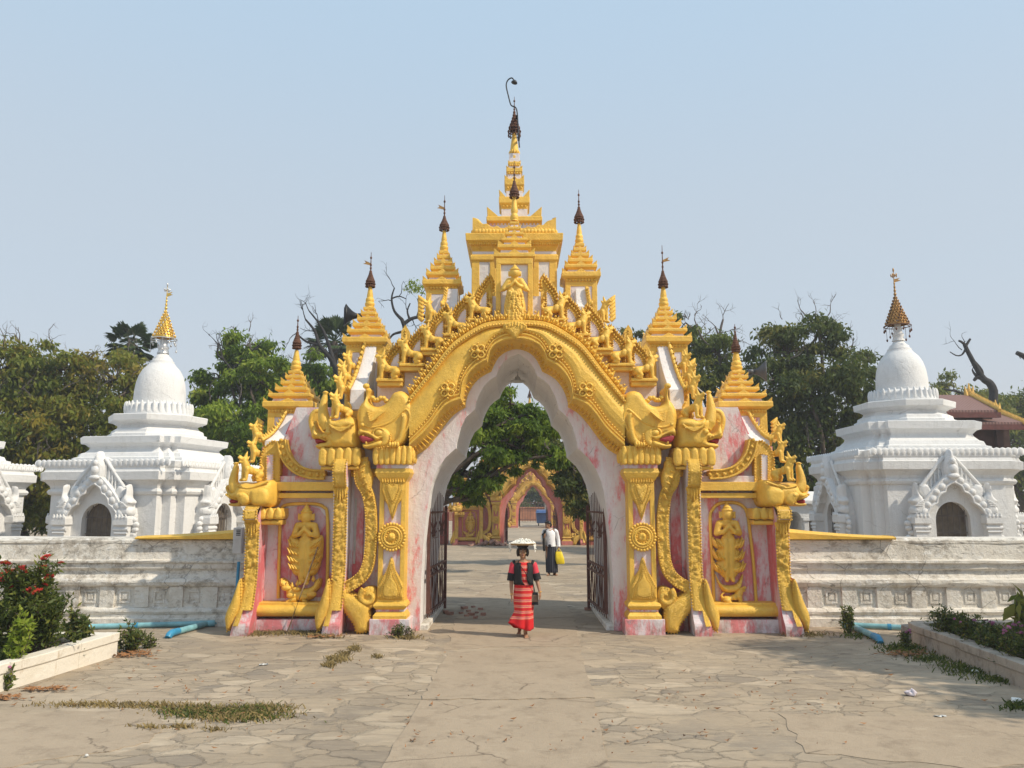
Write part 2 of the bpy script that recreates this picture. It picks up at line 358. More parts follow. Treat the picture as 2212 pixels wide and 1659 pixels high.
    def carve(s, path2, w, y, amp, cell, mat, res=.022, base=.02, seed=0):   # carved scrollwork band following a path in a front plane
        C = resample(path2, res); m = max(4, int(w/res)); V = []; Fc = []; nn = len(C)
        for j in range(m+1):
            t = j/m-.5; L = offset2(C, t*w)
            for i in range(nn):
                ss = i*res; q = Vector((ss/cell+seed*7.3, t*w/cell+.25*math.sin(ss/cell*1.3), seed))
                dv = noise.voronoi(q, distance_metric='DISTANCE', exponent=2.5)[0]
                h = min(1, max(0, (dv[1]-dv[0])*1.7)); h = math.sqrt(h)*(1 if abs(t) < .46 else 0)
                curl = .5+.5*math.sin(9*dv[0]+ss*5)
                V.append((L[i][0], y-base-amp*h*(.6+.4*curl), L[i][1]))
        for j in range(m):
            for i in range(nn-1): Fc.append((j*nn+i, j*nn+i+1, (j+1)*nn+i+1, (j+1)*nn+i))
        a = s.v; s.add(V, Fc, mat, True)
        A = [tuple(p) for p in offset2(C, -.5*w)]; B = [tuple(p) for p in offset2(C, .5*w)]
        s.ribbon(A, B, y-base, y+.05, mat); return s
    def ribbon(s, A, B, y0, y1, mat, side=None):     # solid between two 2D polylines of equal length
        n = len(A); V = [(x, y0, z) for x, z in A]+[(x, y0, z) for x, z in B]+[(x, y1, z) for x, z in A]+[(x, y1, z) for x, z in B]
        Fc = []
        for i in range(n-1):
            Fc += [(i, i+1, n+i+1, n+i), (2*n+i, 3*n+i, 3*n+i+1, 2*n+i+1), (i, 2*n+i, 2*n+i+1, i+1), (n+i, n+i+1, 3*n+i+1, 3*n+i)]
        Fc += [(0, n, 3*n, 2*n), (n-1, 3*n-1, 4*n-1, 2*n-1)]
        return s.add(V, Fc, mat)
    def profile_band(s, path2, prof, mat):           # prof: list of (offset across, y); swept along a 2D path
        V = []; n = len(path2); k = len(prof); Ls = [offset2(path2, o) for o, y in prof]
        for i in range(n):
            for j in range(k): V.append((Ls[j][i][0], prof[j][1], Ls[j][i][1]))
        return s.add(V, [(i*k+j, (i+1)*k+j, (i+1)*k+j+1, i*k+j+1) for i in range(n-1) for j in range(k-1)], mat, False)
    def leafshape(s, tip, basep, w, y, t, mat):      # small pointed relief leaf
        T = np.array(tip); B = np.array(basep); d = T-B; p = np.array([-d[1], d[0]])/max(np.linalg.norm(d), 1e-9)*w
        c = B+d*.35; V = [(B[0], y, B[1]), (c[0]+p[0], y, c[1]+p[1]), (T[0], y-t*.4, T[1]), (c[0]-p[0], y, c[1]-p[1]), (c[0], y-t, c[1])]
        Fc = [(0, 4, 1), (1, 4, 2), (2, 4, 3), (3, 4, 0)]
        ar = p[0]*d[1]-p[1]*d[0]
        if ar > 0: Fc = [tuple(reversed(f)) for f in Fc]
        Vb = [(x, y+.03, z) for x, _, z in V[:4]]
        s.add(V, Fc, mat, False); s.add([V[0], V[1], V[2], V[3]]+Vb, [(0,1,5,4), (1,2,6,5), (2,3,7,6), (3,0,4,7)], mat); return s
    def mirrored(s, cx=0.0):
        o = MB(); o.v = [(2*cx-x, y, z) for x, y, z in s.v]; o.f = [tuple(reversed(f)) for f in s.f]; o.m = list(s.m); o.s = list(s.s); return o
    def move(s, d): s.v = [(x+d[0], y+d[1], z+d[2]) for x, y, z in s.v]; return s
    def xform(s, mat): s.v = [tuple(mat @ Vector(p)) for p in s.v]; return s
    def join(s, o): return s.add_raw(o)
    def add_raw(s, o):
        k = len(s.v); s.v += o.v; s.f += [tuple(k+i for i in f) for f in o.f]; s.m += o.m; s.s += o.s; return s
    def mesh(s, name):
        me = bpy.data.meshes.new(name); me.from_pydata(s.v, [], s.f); names = []
        for x in s.m:
            if x not in names: names.append(x)
        for x in names: me.materials.append(M[x])
        ix = {x: i for i, x in enumerate(names)}
        me.polygons.foreach_set('material_index', [ix[x] for x in s.m]); me.polygons.foreach_set('use_smooth', s.s)
        me.validate(); me.update(); return me
    def build(s, name, parent=None, bevel=0, loc=None):
        o = bpy.data.objects.new(name, s.mesh(name)); COL.objects.link(o); o.parent = parent
        if loc: o.location = loc
        if bevel:
            b = o.modifiers.new('bevel', 'BEVEL'); b.width = bevel; b.segments = 2; b.limit_method = 'ANGLE'; b.angle_limit = R(40)
        return o

def fuse_mesh(name, chains=(), ells=(), voxel=.012, mat='gold_paint', smooth=3, extra=None):
    mb = MB()
    for ch in chains:
        n = len(ch)
        for i, p in enumerate(ch): mb.ell(p[:3], (p[3],)*3, mat, 12, 8)
        for i in range(n-1):
            a, b = ch[i], ch[i+1]; mb.tube([a[:3], b[:3]], [a[3], b[3]], mat, 12)
    for e in ells: mb.ell(e[0], e[1], mat, 14, 10, Euler(e[2]).to_matrix() if len(e) > 2 else None)
    if extra: mb.add_raw(extra)
    me = mb.mesh(name+'_tmp'); ob = bpy.data.objects.new('tmp', me); COL.objects.link(ob)
    md = ob.modifiers.new('r', 'REMESH'); md.mode = 'VOXEL'; md.voxel_size = voxel; md.use_smooth_shade = True
    if smooth: sm = ob.modifiers.new('s', 'SMOOTH'); sm.iterations = smooth; sm.factor = .5
    dg = bpy.context.evaluated_depsgraph_get(); dg.update()
    out = bpy.data.meshes.new_from_object(ob.evaluated_get(dg)); out.name = name
    out.materials.clear(); out.materials.append(M[mat])
    out.polygons.foreach_set('material_index', [0]*len(out.polygons))
    bpy.data.objects.remove(ob); bpy.data.meshes.remove(me); return out
def link(name, me, parent=None, loc=(0,0,0), rot=(0,0,0), scale=(1,1,1)):
    o = bpy.data.objects.new(name, me); COL.objects.link(o); o.parent = parent; o.location = loc; o.rotation_euler = rot; o.scale = scale; return o
# ================================================================ THE GATEWAY
GX = 0.02
gate = empty('temple_gateway', (0,0,0), 0, 'large gold, white and pink arched gateway with five-tiered spires in the foreground', 'gateway')
def WL(pts, Y): return [W(px, py, Y) for px, py in pts]
def mir(pts): return [(2*GX-x, z) for x, z in pts]
def both(name, mb, bevel=0, parent=None, kids=None):
    a = mb.build(name, parent or gate, bevel); b = mb.mirrored(GX).build(name, parent or gate, bevel); return a, b
YW = .45
arch_px = [(907,1372),(909,1260),(914,1180),(920,1123),(928,1066),(934,1041),(946,1013),(962,989),(985,968),(986,957),(989,946),(995,924),(1006,902),(1026,884),
           (1029,868),(1035,853),(1045,834),(1058,821),(1072,812),(1078,797),(1088,782),(1100,772),(1112,764)]
archL = WL(arch_px, YW); archL[0] = (archL[0][0], -.02)
steps_px = [(815,870),(815,833),(866,833),(866,800),(912,800),(912,766),(962,766),(962,733),(1013,733),(1013,700),(1062,700),(1062,640)]
stepsL = WL(steps_px, YW)
xo = W(745, 1372, YW)[0]
zs = [None]+[stepsL[i][1] for i in range(len(steps_px))]
outL = [(xo, -.02), (xo, stepsL[0][1]), ] + stepsL
# core body
mb = MB(); poly = outL + mir(outL)[::-1] + mir(archL) + archL[::-1][1:]
mb.prism(poly, YW, 3.55, 'pink_limewash', side='white_limewash')
mb.build('wall', gate)
# reveal collar: white rim of the arch standing a hair proud
rim = offset2(archL, -.0); 
# ---- gold arch band
lip_px = [[(884,964),(900,950),(916,935),(930,919),(941,903),(951,890),(962,878),(978,869),(996,863)],[(996,863),(997,850),(1001,829),(1012,809),(1026,794),(1040,785),(1052,779)],[(1052,779),(1056,765),(1066,749),(1082,739),(1098,734),(1112,733)]]
fr_px = [[(889,987),(905,978),(920,968),(934,952),(945,937),(954,925),(963,913),(982,892),(1005,878)],[(1005,878),(1006,864),(1015,840),(1029,820),(1045,808),(1061,800)],[(1061,800),(1067,786),(1077,769),(1091,758),(1104,753),(1112,751)]]
out_px = [(884,856),(912,820),(936,790),(958,760),(978,738),(1000,722),(1022,708),(1044,697),(1066,692),(1090,690),(1112,690)]
YB = -.02
def frac(path, n): 
    P = np.array(path); s = np.concatenate([[0], np.cumsum(np.linalg.norm(np.diff(P, axis=0), axis=1))]); t = np.linspace(0, s[-1], n)
    return np.stack([np.interp(t, s, P[:, 0]), np.interp(t, s, P[:, 1])], 1)
lobe = lambda L, Y, k: np.concatenate([frac(cr(WL(p, Y), 4, False), k) for p in L])
inn = np.concatenate([frac(cr(WL(p, YB), 4, False), k) for p, k in zip(lip_px, (28, 20, 20))])
frn = np.concatenate([frac(cr(WL(p, .30), 4, False), k) for p, k in zip(fr_px, (28, 20, 20))])
out = frac(cr(WL(out_px, YB), 4, False), 68)
inn[-1, 0] = frn[-1, 0] = out[-1, 0] = GX
# section across the band: soffit, lip roll, hollow, swelling face, bead fillet, top
def band_mesh():
    mb = MB(); V = []; prof = [(0,.02),(.0,-.03),(.02,-.055),(.05,-.055),(.065,-.02),(.085,-.02),(.10,-.045),(.125,-.045),(.14,.0)]
    ks = None
    for a, b, c in zip(inn, out, frn):
        d = b-a; L = np.linalg.norm(d); d = d/L; row = [(c[0], .446, c[1]), (c[0]*.75+a[0]*.25, .36, c[1]*.75+a[1]*.25), (c[0]*.35+a[0]*.65, .16, c[1]*.35+a[1]*.65)]
        for o, y in prof: p = a+d*min(o, L*.4)*(.9); row.append((p[0], y, p[1]))
        lo, hi = .14, L-.13
        for t in (.08, .25, .45, .65, .85, .97): q = lo+(hi-lo)*t; p = a+d*q; row.append((p[0], .01-.065*math.sin(PI*min(1, t*1.05))**.8, p[1]))
        for o, y in ((.125,.02),(.12,-.035),(.055,-.035),(.05,-.01),(.02,-.01),(0,.04),(0,.5)): p = b-d*o; row.append((p[0], y, p[1]))
        V += row; ks = len(row)
    n = len(inn); Fc = [(i*ks+j, (i+1)*ks+j, (i+1)*ks+j+1, i*ks+j+1) for i in range(n-1) for j in range(ks-1)]
    mb.add(V, [tuple(reversed(f)) for f in Fc], 'gold_paint')
    fr = resample(frn, .078); li = resample(inn, .078)
    for i in range(1, len(fr)-1):
        t = fr[i+1]-fr[i-1]; t /= np.linalg.norm(t); nrm = np.array([t[1], -t[0]]); a = fr[i]-nrm*.02; j = min(len(li)-1, int(i*len(li)/len(fr)))
        w = t*.034; q = fr[i]-nrm*.13
        mb.add([(a[0]+nrm[0]*.02, .40, a[1]+nrm[1]*.02), (a[0]-w[0]-nrm[0]*.05, .24, a[1]-w[1]-nrm[1]*.05), (q[0], .10, q[1]), (a[0]+w[0]-nrm[0]*.05, .24, a[1]+w[1]-nrm[1]*.05), (a[0]+nrm[0]*.015, .22, a[1]+nrm[1]*.015)], [(0,1,4),(1,2,4),(2,3,4),(3,0,4)], 'gold_paint')
    d = (out-inn)/np.linalg.norm(out-inn, axis=1, keepdims=True)
    mb.beads(out-d*.088, -.05, .052, .021, 'gold_paint'); mb.beads(inn+d*.16, -.03, .06, .018, 'gold_paint')
    return mb
both('arch_moulding', band_mesh())
# flame crest along its outer edge
def crest():
    mb = MB(); P = resample(out, .085)
    for i in range(1, len(P)-1):
        t = P[i+1]-P[i-1]; t /= np.linalg.norm(t); nrm = np.array([-t[1], t[0]]); up = nrm*.62+np.array([0, 1])*.5; up += t*(-.25)
        L = .19 if i % 2 else .13
        mb.leafshape(P[i]+up*L, P[i]-nrm*.02, .055, .10, .06, 'gold_paint')
        mb.leafshape(P[i]+up*L*.62+t*.05, P[i]+t*.03, .035, .07, .05, 'gold_paint')
        q = P[i]+up*.08; mb.bead((q[0], .06, q[1]), .03, 'gold_paint')
        if i % 2: q = P[i]+up*.15+t*.055; mb.bead((q[0], .07, q[1]), .022, 'gold_paint')
    mb.ribbon([tuple(p) for p in out], [tuple(p) for p in offset2(out, .05)], .12, .45, 'gold_paint'); return mb
both('flame_crest', crest())
def rosette(px, py, Y=-.085, r=.12):
    mb = MB(); x, z = W(px, py, Y)
    for k in range(4):
        a = PI/4+k*PI/2; c = (x+.68*r*math.cos(a), z+.68*r*math.sin(a)); ring = [(c[0]+.46*r*math.cos(b), Y+.01, c[1]+.46*r*math.sin(b)) for b in np.linspace(0, 2*PI, 13)]
        mb.tube(ring, .019, 'gold_paint', 6); mb.ell((c[0], Y+.03, c[1]), (.03,.02,.03), 'gold_paint', 8, 6)
        e = (x+1.2*r*math.cos(a+PI/4), z+1.2*r*math.sin(a+PI/4)); mb.bead((e[0], Y, e[1]), .02, 'gold_paint')
    mb.ell((x, Y-.01, z), (.045, .05, .045), 'gold_paint'); 
    return mb
both('rosette', rosette(1032, 759)); both('rosette', rosette(967, 842))

# ---- gold step slabs, lions, carved panels behind them
lion_mesh = fuse_mesh('lion', [
    [(.14,0,.165,.072),(.02,0,.185,.062),(-.08,0,.22,.082),(-.115,0,.30,.074),(-.13,0,.365,.062)],
    [(-.14,0,.385,.056),(-.205,0,.405,.036),(-.245,0,.425,.022)], [(-.14,0,.36,.045),(-.20,0,.345,.026),(-.235,0,.35,.014)],
    [(-.10,.055,.22,.05),(-.115,.055,.12,.038),(-.12,.055,.03,.032),(-.165,.055,.022,.027)], [(-.10,-.055,.22,.05),(-.115,-.055,.12,.038),(-.12,-.055,.03,.032),(-.165,-.055,.022,.027)],
    [(.15,.06,.13,.072),(.09,.07,.075,.04),(.155,.065,.035,.03),(.09,.065,.022,.027)], [(.15,-.06,.13,.072),(.09,-.07,.075,.04),(.155,-.065,.035,.03),(.09,-.065,.022,.027)],
    [(.205,0,.17,.026),(.235,0,.24,.022),(.20,0,.30,.018),(.16,0,.31,.012)],
    [(-.12,0,.42,.036),(-.10,0,.49,.022),(-.085,0,.545,.008)], [(-.10,.045,.40,.025),(-.07,.055,.45,.010)], [(-.10,-.045,.40,.025),(-.07,-.055,.45,.010)],
    [(-.195,0,.44,.016),(-.23,0,.462,.012)]],
    [((-.075,0,.285),(.085,.082,.022),(0,.9,0)), ((-.095,0,.318),(.078,.074,.02),(0,.9,0)), ((-.16,.042,.41),(.02,.016,.02)), ((-.16,-.042,.41),(.02,.016,.02)),
     ((-.02,.06,.2),(.05,.03,.07)), ((-.02,-.06,.2),(.05,.03,.07))], .0105, 'gold_paint', 2)
lion_flip = MB(); 
def flipped(me):
    m2 = me.copy(); n = len(m2.vertices); co = np.empty(n*3, np.float32); m2.vertices.foreach_get('co', co); co[0::3] *= -1; m2.vertices.foreach_set('co', co); m2.flip_normals(); m2.update(); return m2
lion_r = flipped(lion_mesh); lion_r.name = 'lion_mirrored'
slabs = [(812,869,817,833),(862,916,784,800),(908,966,751,766),(958,1017,720,733),(1010,1062,687,700)]
for i, (a, b, t, u) in enumerate(slabs):
    xa, zt = W(a, t, .2); xb, zu = W(b, u, .2); mb = MB(); h = zt-zu
    mb.box(xa, xb, .2, .62, zt-h*.42, zt, 'gold_paint'); mb.box(xa+.02, xb-.01, .24, .62, zu, zt-h*.42, 'gold_paint'); both('step_slab', mb, .012)
    s = 1.0+.03*math.sin(i*2.1); cx = xa*.55+xb*.45
    for side, me in ((0, lion_mesh), (1, lion_r)):
        link('lion_figure', me, gate, (cx if not side else 2*GX-cx, .29, zt-.012), (0, 0, (.12 if side else -.12)+.06*math.sin(i*3+side)), (s, s, s*(.98+.03*math.cos(i+side))))
    # carved panel behind the lion
    w = (xb-xa)*.74; x0 = xa+(xb-xa)*.27; H = (.72,.68,.78,.74,.80)[i]
    O = [(x0,zt-.1),(x0+w,zt-.1),(x0+w,zt+H*.78),(x0+w*1.02,zt+H*.92),(x0+w*.90,zt+H*1.04),(x0+w*.72,zt+H*.98),(x0+w*.50,zt+H*.84),(x0+w*.25,zt+H*.72),(x0+w*.02,zt+H*.50)]
    I = [(x0+w*.26,zt-.08),(x0+w-.095,zt-.08),(x0+w-.095,zt+H*.66),(x0+w*.66,zt+H*.70),(x0+w*.42,zt+H*.58),(x0+w*.26,zt+H*.42)]
    mb = MB(); mb.prism(O, .42, .56, 'gold_paint'); mb.prism(I, .405, .43, 'pink_limewash')
    mb.beads(I+[I[0]], .40, .042, .018, 'gold_paint')
    Oc = resample(O[2:], .055)
    for k, p in enumerate(Oc[:-1]):
        mb.leafshape((p[0]-.02, p[1]+.075), (p[0]+.01, p[1]-.03), .034, .41, .06, 'gold_paint'); mb.bead((p[0]+.015, .41, p[1]-.06), .028, 'gold_paint')
    for k in range(7): mb.bead((x0+w-.045, .395, zt+.02+k*.065), .028, 'gold_paint'); mb.bead((x0+.045, .395, zt+.02+k*.045), .026, 'gold_paint')
    both('carved_panel', mb)
# slim flame posts between the panels
for px, pt, pb in ((876,702,800),(838,742,830)):
    mb = MB(); x, zt = W(px, pt, .62); zb = W(px, pb, .62)[1]
    mb.prism([(x-.075,zb),(x+.075,zb),(x+.075,zt-.12),(x,zt),(x-.075,zt-.12)], .6, .74, 'gold_paint'); mb.beads([(x,zb+.1),(x,zt-.12)], .6, .05, .02, 'gold_paint'); both('flame_post', mb)

# ---- pillar
def pillar():
    mb = MB(); cx = W(840, 1372, 0)[0]; Z = lambda py, Y=.05: W(840, py, Y)[1]
    mb.box(cx-.335, cx+.335, 0, .7, -.05, Z(1338, 0), 'pink_limewash')
    z0, z1, z2, z3 = Z(1338, 0), Z(1322), Z(1317), Z(1300)
    mb.loft([[(cx-a, b, z), (cx+a, b, z), (cx+a, .7, z), (cx-a, .7, z)] for a, b, z in ((.285,.02,z0-.002),(.285,.02,z0+.05),(.235,.07,z1))], 'gold_paint')
    mb.box(cx-.24, cx+.24, .07, .7, z1, z2, 'pink_limewash')
    mb.loft([[(cx-a, b, z), (cx+a, b, z), (cx+a, .7, z), (cx-a, .7, z)] for a, b, z in ((.24,.06,z2),(.27,.03,z2+.03),(.285,.015,(z2+z3)/2),(.27,.03,z3-.03),(.235,.07,z3),(.235,.07,z3+.04))], 'gold_paint')
    zt, zc1, zc2 = Z(1030), Z(1012), Z(1003)
    mb.box(cx-.225, cx+.225, .125, .7, z3, zt, 'pink_limewash')
    for s in (-1, 1): mb.box(cx+s*.187-.04, cx+s*.187+.04, .085, .7, z3, zt, 'gold_paint')
    mb.loft([[(cx-a, b, z), (cx+a, b, z), (cx+a, .7, z), (cx-a, .7, z)] for a, b, z in ((.225,.07,zt-.08),(.28,.035,zt),(.31,.01,(zt+zc1)/2),(.29,.03,zc1))], 'gold_paint')
    mb.box(cx-.285, cx+.285, .04, .7, zc1, zc2, 'pink_limewash')
    zk = Z(964); mb.loft([[(cx-a, b, z), (cx+a, b, z), (cx+a, .7, z), (cx-a, .7, z)] for a, b, z in ((.29,.03,zc2),(.33,-.03,zc2+.06),(.335,-.035,zk-.12),(.32,-.02,zk))], 'gold_paint')
    for k in range(7):       # lotus petals of the capital
        x = cx-.288+k*.096; mb.relief(cr([(x-.042, zc2+.01), (x+.042, zc2+.01), (x+.046, zk-.08), (x, zk+.015), (x-.046, zk-.08)], 3), -.025, .03, .03, 'gold_paint', .02)
    for k in range(4):
        y = .06+k*.13
        for s in (-1, 1): mb.ell((cx+s*.335, y, (zc2+zk)/2), (.03, .045, .13), 'gold_paint')
    return mb, cx, Z, z3, zt
pm, pcx, PZ, pz3, pzt = pillar(); both('pillar', pm, .008)
def pillar_carving(part):
    mb = MB(); cx = pcx; y = .085
    # drop-shaped leaf at the top
    a, b = PZ(1124), pzt-.03
    O = [(cx-.20,b),(cx+.20,b),(cx+.205,b-.22),(cx+.15,b-.36),(cx+.085,b-.45),(cx+.045,b-.60),(cx,a),(cx-.045,b-.60),(cx-.085,b-.45),(cx-.15,b-.36),(cx-.205,b-.22)]
    mb.relief(O, y+.01, .05, .06, 'gold_paint', .025, .04)
    H = cr([(cx,b-.12),(cx+.06,b-.07),(cx+.115,b-.13),(cx+.09,b-.25),(cx,b-.42),(cx-.09,b-.25),(cx-.115,b-.13),(cx-.06,b-.07)], 4)
    mb.relief(H, y-.03, .035, .06, 'gold_paint', .022); mb.beads([h for h in H], y-.045, .034, .0125, 'gold_paint')
    mb.beads([(cx-.165,b-.2),(cx-.1,b-.37),(cx-.03,b-.58)], y-.04, .032, .012, 'gold_paint'); mb.beads([(cx+.165,b-.2),(cx+.1,b-.37),(cx+.03,b-.58)], y-.04, .032, .012, 'gold_paint')
    for k in range(9): x = cx-.18+k*.045; mb.leafshape((x, b+.005), (x+.01, b-.09), .026, y-.035, .035, 'gold_paint')
    if part == 0: return mb
    mb = MB()   # flame leaf at the foot
    a, b = PZ(1203), pz3+.02
    O = [(cx-.215,b),(cx+.215,b),(cx+.225,b+.25),(cx+.14,b+.40),(cx+.07,b+.50),(cx+.035,b+.66),(cx,a),(cx-.035,b+.66),(cx-.07,b+.50),(cx-.14,b+.40),(cx-.225,b+.25)]
    mb.relief(O, y+.01, .05, .06, 'gold_paint', .025, .04)
    H = cr([(cx,b+.52),(cx+.06,b+.36),(cx+.13,b+.24),(cx+.12,b+.06),(cx-.12,b+.06),(cx-.13,b+.24),(cx-.06,b+.36)], 4)
    mb.relief(H, y-.035, .03, .05, 'gold_paint', .022); mb.beads(H+[H[0]], y-.05, .034, .0125, 'gold_paint')
    mb.beads([(cx-.20,b+.22),(cx-.11,b+.40),(cx-.03,b+.60),(cx,a-.06)], y-.04, .034, .012, 'gold_paint'); mb.beads([(cx+.20,b+.22),(cx+.11,b+.40),(cx+.03,b+.60)], y-.04, .034, .012, 'gold_paint')
    for k in range(10):
        x = cx-.2+k*.045; mb.leafshape((x+.02*(-1)**k, b+.13+.03*(k % 3)), (x, b+.02), .022, y-.03, .03, 'gold_paint')
    return mb
both('leaf_carving', pillar_carving(0)); both('leaf_carving', pillar_carving(1))
def medallion(cx, z, y, r):
    mb = MB()
    def disc(rr, y0, t): mb.loft([[(cx+q*math.cos(a), yy, z+q*math.sin(a)) for a in np.linspace(0, 2*PI, 40, endpoint=False)] for q, yy in ((rr, y0), (rr, y0-t*.6), (rr-.015, y0-t))], 'gold_paint')
    disc(r*.93, y+.05, .075)
    for k in range(26): a = 2*PI*k/26; mb.ell((cx+r*.9*math.cos(a), y-.02, z+r*.9*math.sin(a)), (.028, .03, .028), 'gold_paint', 8, 6)
    for q, rad in ((.70, .014), (.52, .022)): mb.tube([(cx+r*q*math.cos(a), y-.035, z+r*q*math.sin(a)) for a in np.linspace(0, 2*PI, 33)], rad, 'gold_paint', 6)
    for k in range(30): a = 2*PI*k/30; mb.bead((cx+r*.62*math.cos(a), y-.035, z+r*.62*math.sin(a)), .0125, 'gold_paint')
    for k in range(14): a = 2*PI*k/14; mb.leafshape((cx+r*.5*math.cos(a), z+r*.5*math.sin(a)), (cx+r*.32*math.cos(a), z+r*.32*math.sin(a)), .02, y-.03, .02, 'gold_paint')
    mb.ell((cx, y-.02, z), (.07, .05, .08), 'gold_paint'); mb.ell((cx-.02, y-.055, z+.02), (.03, .03, .04), 'gold_paint'); mb.ell((cx+.03, y-.05, z-.02), (.03, .02, .03), 'gold_paint'); return mb
both('medallion', medallion(pcx+.005, PZ(1160), .07, .245))

# ---- scrolling serpent tail beside the pillar
def serpent():
    mb = MB(); Y = .12
    p = WL([(796,1000),(784,1003),(778,1020),(781,1042),(793,1062),(800,1090),(803,1130),(802,1170),(798,1210),(788,1238),(770,1256),(748,1268),(738,1272)], Y)
    p = cr(p, 5, False); mb.carve(p, .20, Y, .05, .10, 'gold_paint', .02, .03, 1)
    for d in (.088, -.088): mb.beads(offset2(np.array(p), d), Y-.075, .045, .015, 'gold_paint')
    # curled leafy head
    O = cr(WL([(798,996),(786,997),(776,1008),(775,1026),(781,1040),(790,1060),(797,1075),(803,1052),(806,1030),(800,1010)], Y), 4)
    mb.relief(O, Y-.03, .07, .08, 'gold_paint', .025, .08)
    for a, b in (((780,1010),(795,1004)),((778,1022),(792,1016)),((779,1036),(795,1028)),((784,1050),(799,1040)),((790,1066),(802,1052)),((795,1080),(804,1064))):
        mb.leafshape(W(*a, Y), W(*b, Y), .04, Y-.08, .05, 'gold_paint')
    # foot: big gold tail fin curling outwards
    O = cr(WL([(741,1245),(746,1262),(752,1276),(772,1290),(790,1302),(798,1312),(800,1335),(797,1362),(772,1366),(766,1350),(752,1330),(738,1312),(733,1296),(736,1270)], Y), 4)
    mb.relief(O, Y-.02, .10, .13, 'gold_paint', .03, .3)
    mb.beads([q for q in O], Y-.04, .05, .015, 'gold_paint')
    cx, cz = W(797, 1288, Y); sp = [(cx+(.15-.13*t)*math.cos(2.2+7*t), Y-.05, cz+(.15-.13*t)*math.sin(2.2+7*t)) for t in np.linspace(0, 1, 26)]
    mb.tube(sp, [.055-.025*t for t in np.linspace(0, 1, 26)], 'gold_paint', 8)
    mb.relief(cr([(cx-.17,cz+.02),(cx-.06,cz+.15),(cx+.1,cz+.13),(cx+.13,cz-.1),(cx,cz-.22),(cx-.12,cz-.14)], 4), Y, .05, .1, 'gold_paint', .03, .2)
    return mb
both('serpent_scroll', serpent())

# ---- wing block
mb = MB(); wing = WL([(520,1365),(532,1110),(560,1075),(566,965),(612,958),(640,880),(700,880),(745,880),(745,1372)], .55); wing[0] = (wing[0][0], -.02); wing[-1] = (xo+.02, -.02)
mb.prism(wing, .55, 3.2, 'pink_limewash')
mb2 = MB().add_raw(mb)
x0 = W(570,1365,.4)[0]; x1 = W(705,1365,.4)[0]; Zw = lambda py, Y=.4: W(640, py, Y)[1]
mb.box(x0-.35, x1+.25, .22, .6, -.03, Zw(1338,.22), 'pink_limewash'); 
mb.box(x0-.02, x1+.05, .40, .6, Zw(1050,.4), Zw(1028,.4), 'pink_limewash')
# recess bay between buttress and pillar
xa = W(742,1365,.45)[0]; xb = W(806,1365,.45)[0]
mb.box(xa, xb, .52, .62, 0, W(770,1008,.5)[1], 'red_limewash')
mb.box(xa+.12, xa+.30, .42, .6, 0, W(770,1040,.5)[1], 'red_limewash')
both('wing_wall', mb, .01)
for t, b, y in ((1041,1060,.30),(1065,1076,.34)):
    mb = MB(); mb.box(x0-.03, x1+.12, y, .6, Zw(b, y), Zw(t, y), 'gold_paint'); both('gold_frieze', mb, .008)
zb, zt = Zw(1331,.25), Zw(1302,.25)
mb = MB(); mb.box(x0-.22, x1+.2, .26, .6, (zb+zt)/2+.02, zt, 'gold_paint'); mb.tube([(x0-.28,.26,(zb*.6+zt*.4)),(x1+.2,.26,(zb*.6+zt*.4))], .095, 'gold_paint', 14); both('gold_moulding', mb, .008)
mb = MB(); mb.tube([(xa-.02,.36,W(770,1021,.36)[1]),(xb+.1,.36,W(770,1021,.36)[1])], .075, 'gold_paint', 12); both('gold_moulding', mb)
# curved parapet with beads
mb = MB(); Yp = .42; p = cr(WL([(611,952),(616,975),(626,996),(645,1014),(672,1024),(704,1026)], Yp), 5, False)
A = offset2(np.array(p), .075); B = offset2(np.array(p), -.075)
mb.ribbon([tuple(q) for q in A], [tuple(q) for q in B], Yp-.1, Yp+.2, 'gold_paint'); 
for d in (.07,-.07): mb.tube([(q[0], Yp-.11, q[1]) for q in offset2(np.array(p), d)], .022, 'gold_paint', 6)
for q in resample(p, .13): mb.bead((q[0], Yp-.11, q[1]), .036, 'gold_paint')
both('curved_parapet', mb)

